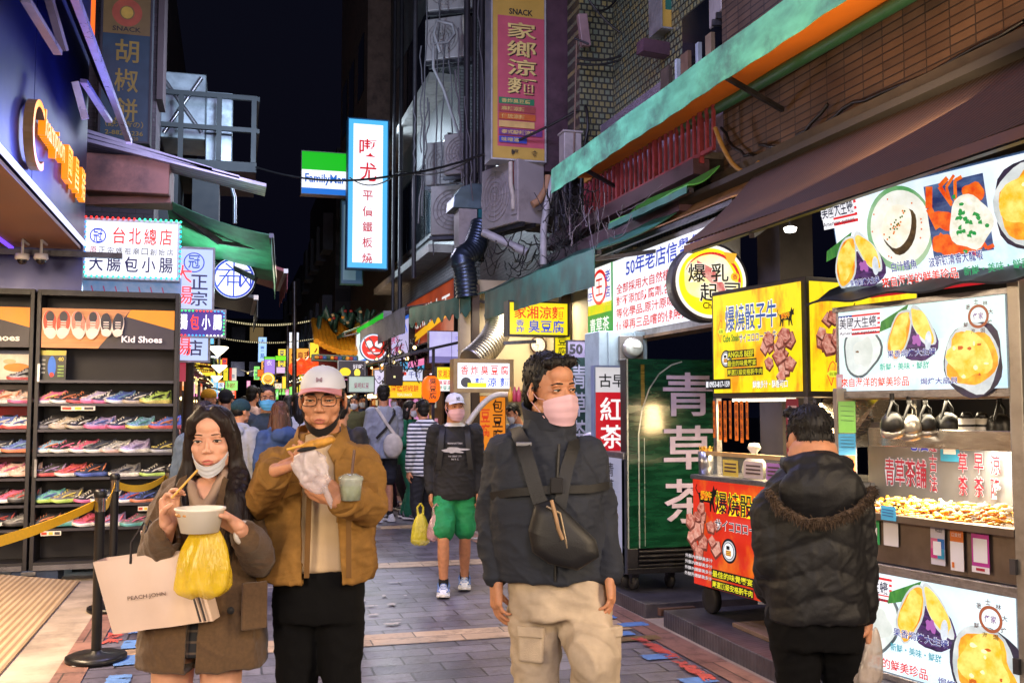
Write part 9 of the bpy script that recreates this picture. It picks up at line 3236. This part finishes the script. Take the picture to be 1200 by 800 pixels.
passerby('woman in green and yellow tracksuit with white mask waiting at the plush stall',479,14.0,479,FACE_RZ+1.2,cloth_mat('0f6a48'),cloth_mat('0d5c40'),SKINP,True,hair='long',mask='cfd2d6',arms='phone',seed=6,vox=0.006)
G=passerby('man from behind in light grey sweater and navy shorts with a white bag',450,13.65,462,AWAY+0.45,cloth_mat('8f97a8'),cloth_mat('161a28'),hair='short',legs='shorts',arms='phone',face=False,stride=0.03,hyaw=-0.3,shoe_c=('d0d0d2','c9c9cc','1c1c20'),seed=7,vox=0.0055)
t=thing('shoulder_bag','white cloth shoulder bag at the hip of the man in grey sweater','bag',G.root.location,G.root.rotation_euler.z)
k=G.k
M(cloth_mat('b9b4b0','canvas')).ell((-0.06*k,0.19*k,0.96*k),(0.14,0.06,0.17),18,12).build('bag_body',t)
strap([Vector(q)*k for q in ((-0.10,0.19,1.08),(0.02,0.165,1.24),(0.10,0.13,1.38),(0.12,0.03,1.44),(0.10,-0.07,1.40))],0.04,cloth_mat('b9b4b0','canvas')).build('strap',t)
strap([Vector(q)*k for q in ((0.15,0.16,1.05),(0.02,0.165,1.18),(-0.10,0.14,1.36),(-0.12,0.03,1.43),(-0.10,-0.07,1.38))],0.035).build('strap',t)
passerby('masked woman facing left beside the man in grey sweater',468,15.2,468,FACE_RZ-1.1,cloth_mat('2a2c3a'),cloth_mat('1a1a22'),SKINP,True,hair='long',hair_m=HAIRL,mask='c9c9cf',arms='phone',seed=8,vox=0.0065)
VEN=passerby('tofu vendor in grey shirt and brown apron reaching over the counter',603,12.6,484,FACE_RZ-1.0,cloth_mat('4a5468'),cloth_mat('20222a'),SKIN,arms='reach',short_sleeve=True,mask='c4c6ca',hpitch=0.4,seed=9,vox=0.006)
k=VEN.k
M(cloth_mat('6a3a2a','apron')).sheet([[(x*k,(-0.158+0.25*x*x)*k,z*k) for x in (-0.16,-0.08,0,0.08,0.16)] for z in (0.6,0.9,1.1,1.28)],0.01).build('apron',VEN.root)
passerby('person in dark teal beanie and grey hoodie walking away on the left',281,9.6,482,AWAY-0.4,cloth_mat('8f949c'),cloth_mat('1c1d24'),hair='short',hat=mat('teal_knit','12343c',0.9,var=0.2,scale=60,bump=0.5,bscale=200),face=False,hyaw=-0.3,hood=True,seed=11)
B=passerby('man with glasses and bright blue mask coming forward in the crowd',313,10.2,466,FACE_RZ+0.25,cloth_mat('1d2a36'),cloth_mat('1a1a20'),mask='4f9fd0',hyaw=0.1,seed=12,vox=0.0045)
B.glasses(mat('black_frame','15151a',0.3))
passerby('woman with brown hair and blue jacket seen from behind near the capped man',329,9.1,485,AWAY+0.5,cloth_mat('27406e'),cloth_mat('20222c'),SKINP,True,hair='long',hair_m=HAIRL,face=False,hyaw=-0.3,hood=True,seed=13)
passerby('man in pale pink t-shirt seen from behind in the middle of the crowd',295,14.5,463,AWAY-0.2,cloth_mat('b99a90'),cloth_mat('24242c'),face=False,short_sleeve=True,seed=14,vox=0.006)
passerby('man in black shirt mostly hidden behind the capped man',399,8.3,480,AWAY,cloth_mat('121116'),cloth_mat('15151a'),face=False,seed=15,vox=0.007)
passerby('person in white top with black shoulder stripes behind the capped man',350,12.5,472,AWAY+0.4,striped('b9bcc4','c4c6cc',3.0,'white_jersey'),cloth_mat('1a1a20'),hair='long',face=False,seed=16,vox=0.007)
passerby('dark haired person right behind the long haired woman',238,7.6,487,AWAY-0.3,cloth_mat('3a4a62'),cloth_mat('1c1d24'),SKINP,True,hair='long',hair_m=HAIRD,face=False,seed=17,vox=0.006)
passerby('person in black jacket and black hat further along on the left',264,12.6,468,AWAY+0.2,cloth_mat('17171c'),cloth_mat('17171c'),hat=mat('black_knit','101014',0.9),face=False,seed=18,vox=0.007)
passerby('person with yellow cap standing by the left-hand stalls',243,13.5,467,FACE_RZ+1.3,cloth_mat('3f4a3a'),cloth_mat('22222a'),hat=mat('yellow_knit','b8861c',0.9),seed=19,vox=0.007)
protos=[passerby('x',300,16.0,470,AWAY,cloth_mat('2a2c34'),cloth_mat('1a1a20'),face=False,seed=31,vox=0.009,cv=0.018),
   passerby('x',320,17.0,470,AWAY+0.3,cloth_mat('2a2c34'),cloth_mat('1a1a20'),SKINP,True,hair='long',face=False,seed=32,vox=0.009,cv=0.018),
   passerby('x',330,18.0,470,FACE_RZ,cloth_mat('2a2c34'),cloth_mat('1a1a20'),face=True,mask='c0c4cc',seed=33,vox=0.009,cv=0.018)]
CR=[('dark grey','2f3038'),('navy','1c2440'),('white','b4b4b8'),('maroon','5a2028'),('olive','4a4a30'),('black','141418'),('sky blue','6a8ab0'),('beige','a08c70'),('mustard','a8801c'),('pink','b87a88')]
what=['man walking away','long haired woman walking away','masked man coming forward']
seen={}
first=[True,True,True]
rr=random.Random(21)
spots=[(268,18),(286,20),(306,19),(338,17.5),(365,16.5),(258,21),(276,24),(296,25),(316,23),(334,27),(352,22),(264,28),(284,30),(302,32),(322,34),(274,36),(292,40),(310,44),(268,44),(286,50),(300,56),(280,60),(400,20),(425,22),(416,18.5),(250,16.5),(380,24),(345,34),(328,42),(262,52)]
for i,(px,D) in enumerate(spots):
 k_=(i*2+i // 3) % 3
 cn,cc=CR[(i*3+i // 10) % len(CR)]
 o=protos[k_].root
 if first[k_]:
  first[k_]=False
 else:
  o=copy_tree(o)
 p=gd(px,478,D)
 o.location=(p.x,p.y,0.012)
 o.rotation_euler.z += rr.uniform(-0.35,0.35)
 s_=rr.uniform(0.94,1.04)
 o.scale=(s_,s_,s_)
 for ch in o.children:
  if ch.name.startswith('top'):
   ch.material_slots[0].link='OBJECT'
   ch.material_slots[0].material=cloth_mat(cc)
 key=(k_,cn)
 near='behind the green tracksuit' if px > 375 else ('deep in the crowd' if D > 30 else ('mid crowd' if px > 290 else 'left side of crowd'))
 lab='%s in %s, %s' % (what[k_],cn,near)
 o['label']=lab+(', farther of two' if lab in seen else '')
 seen[lab]=1
 o['group']='people in the crowd down the street'
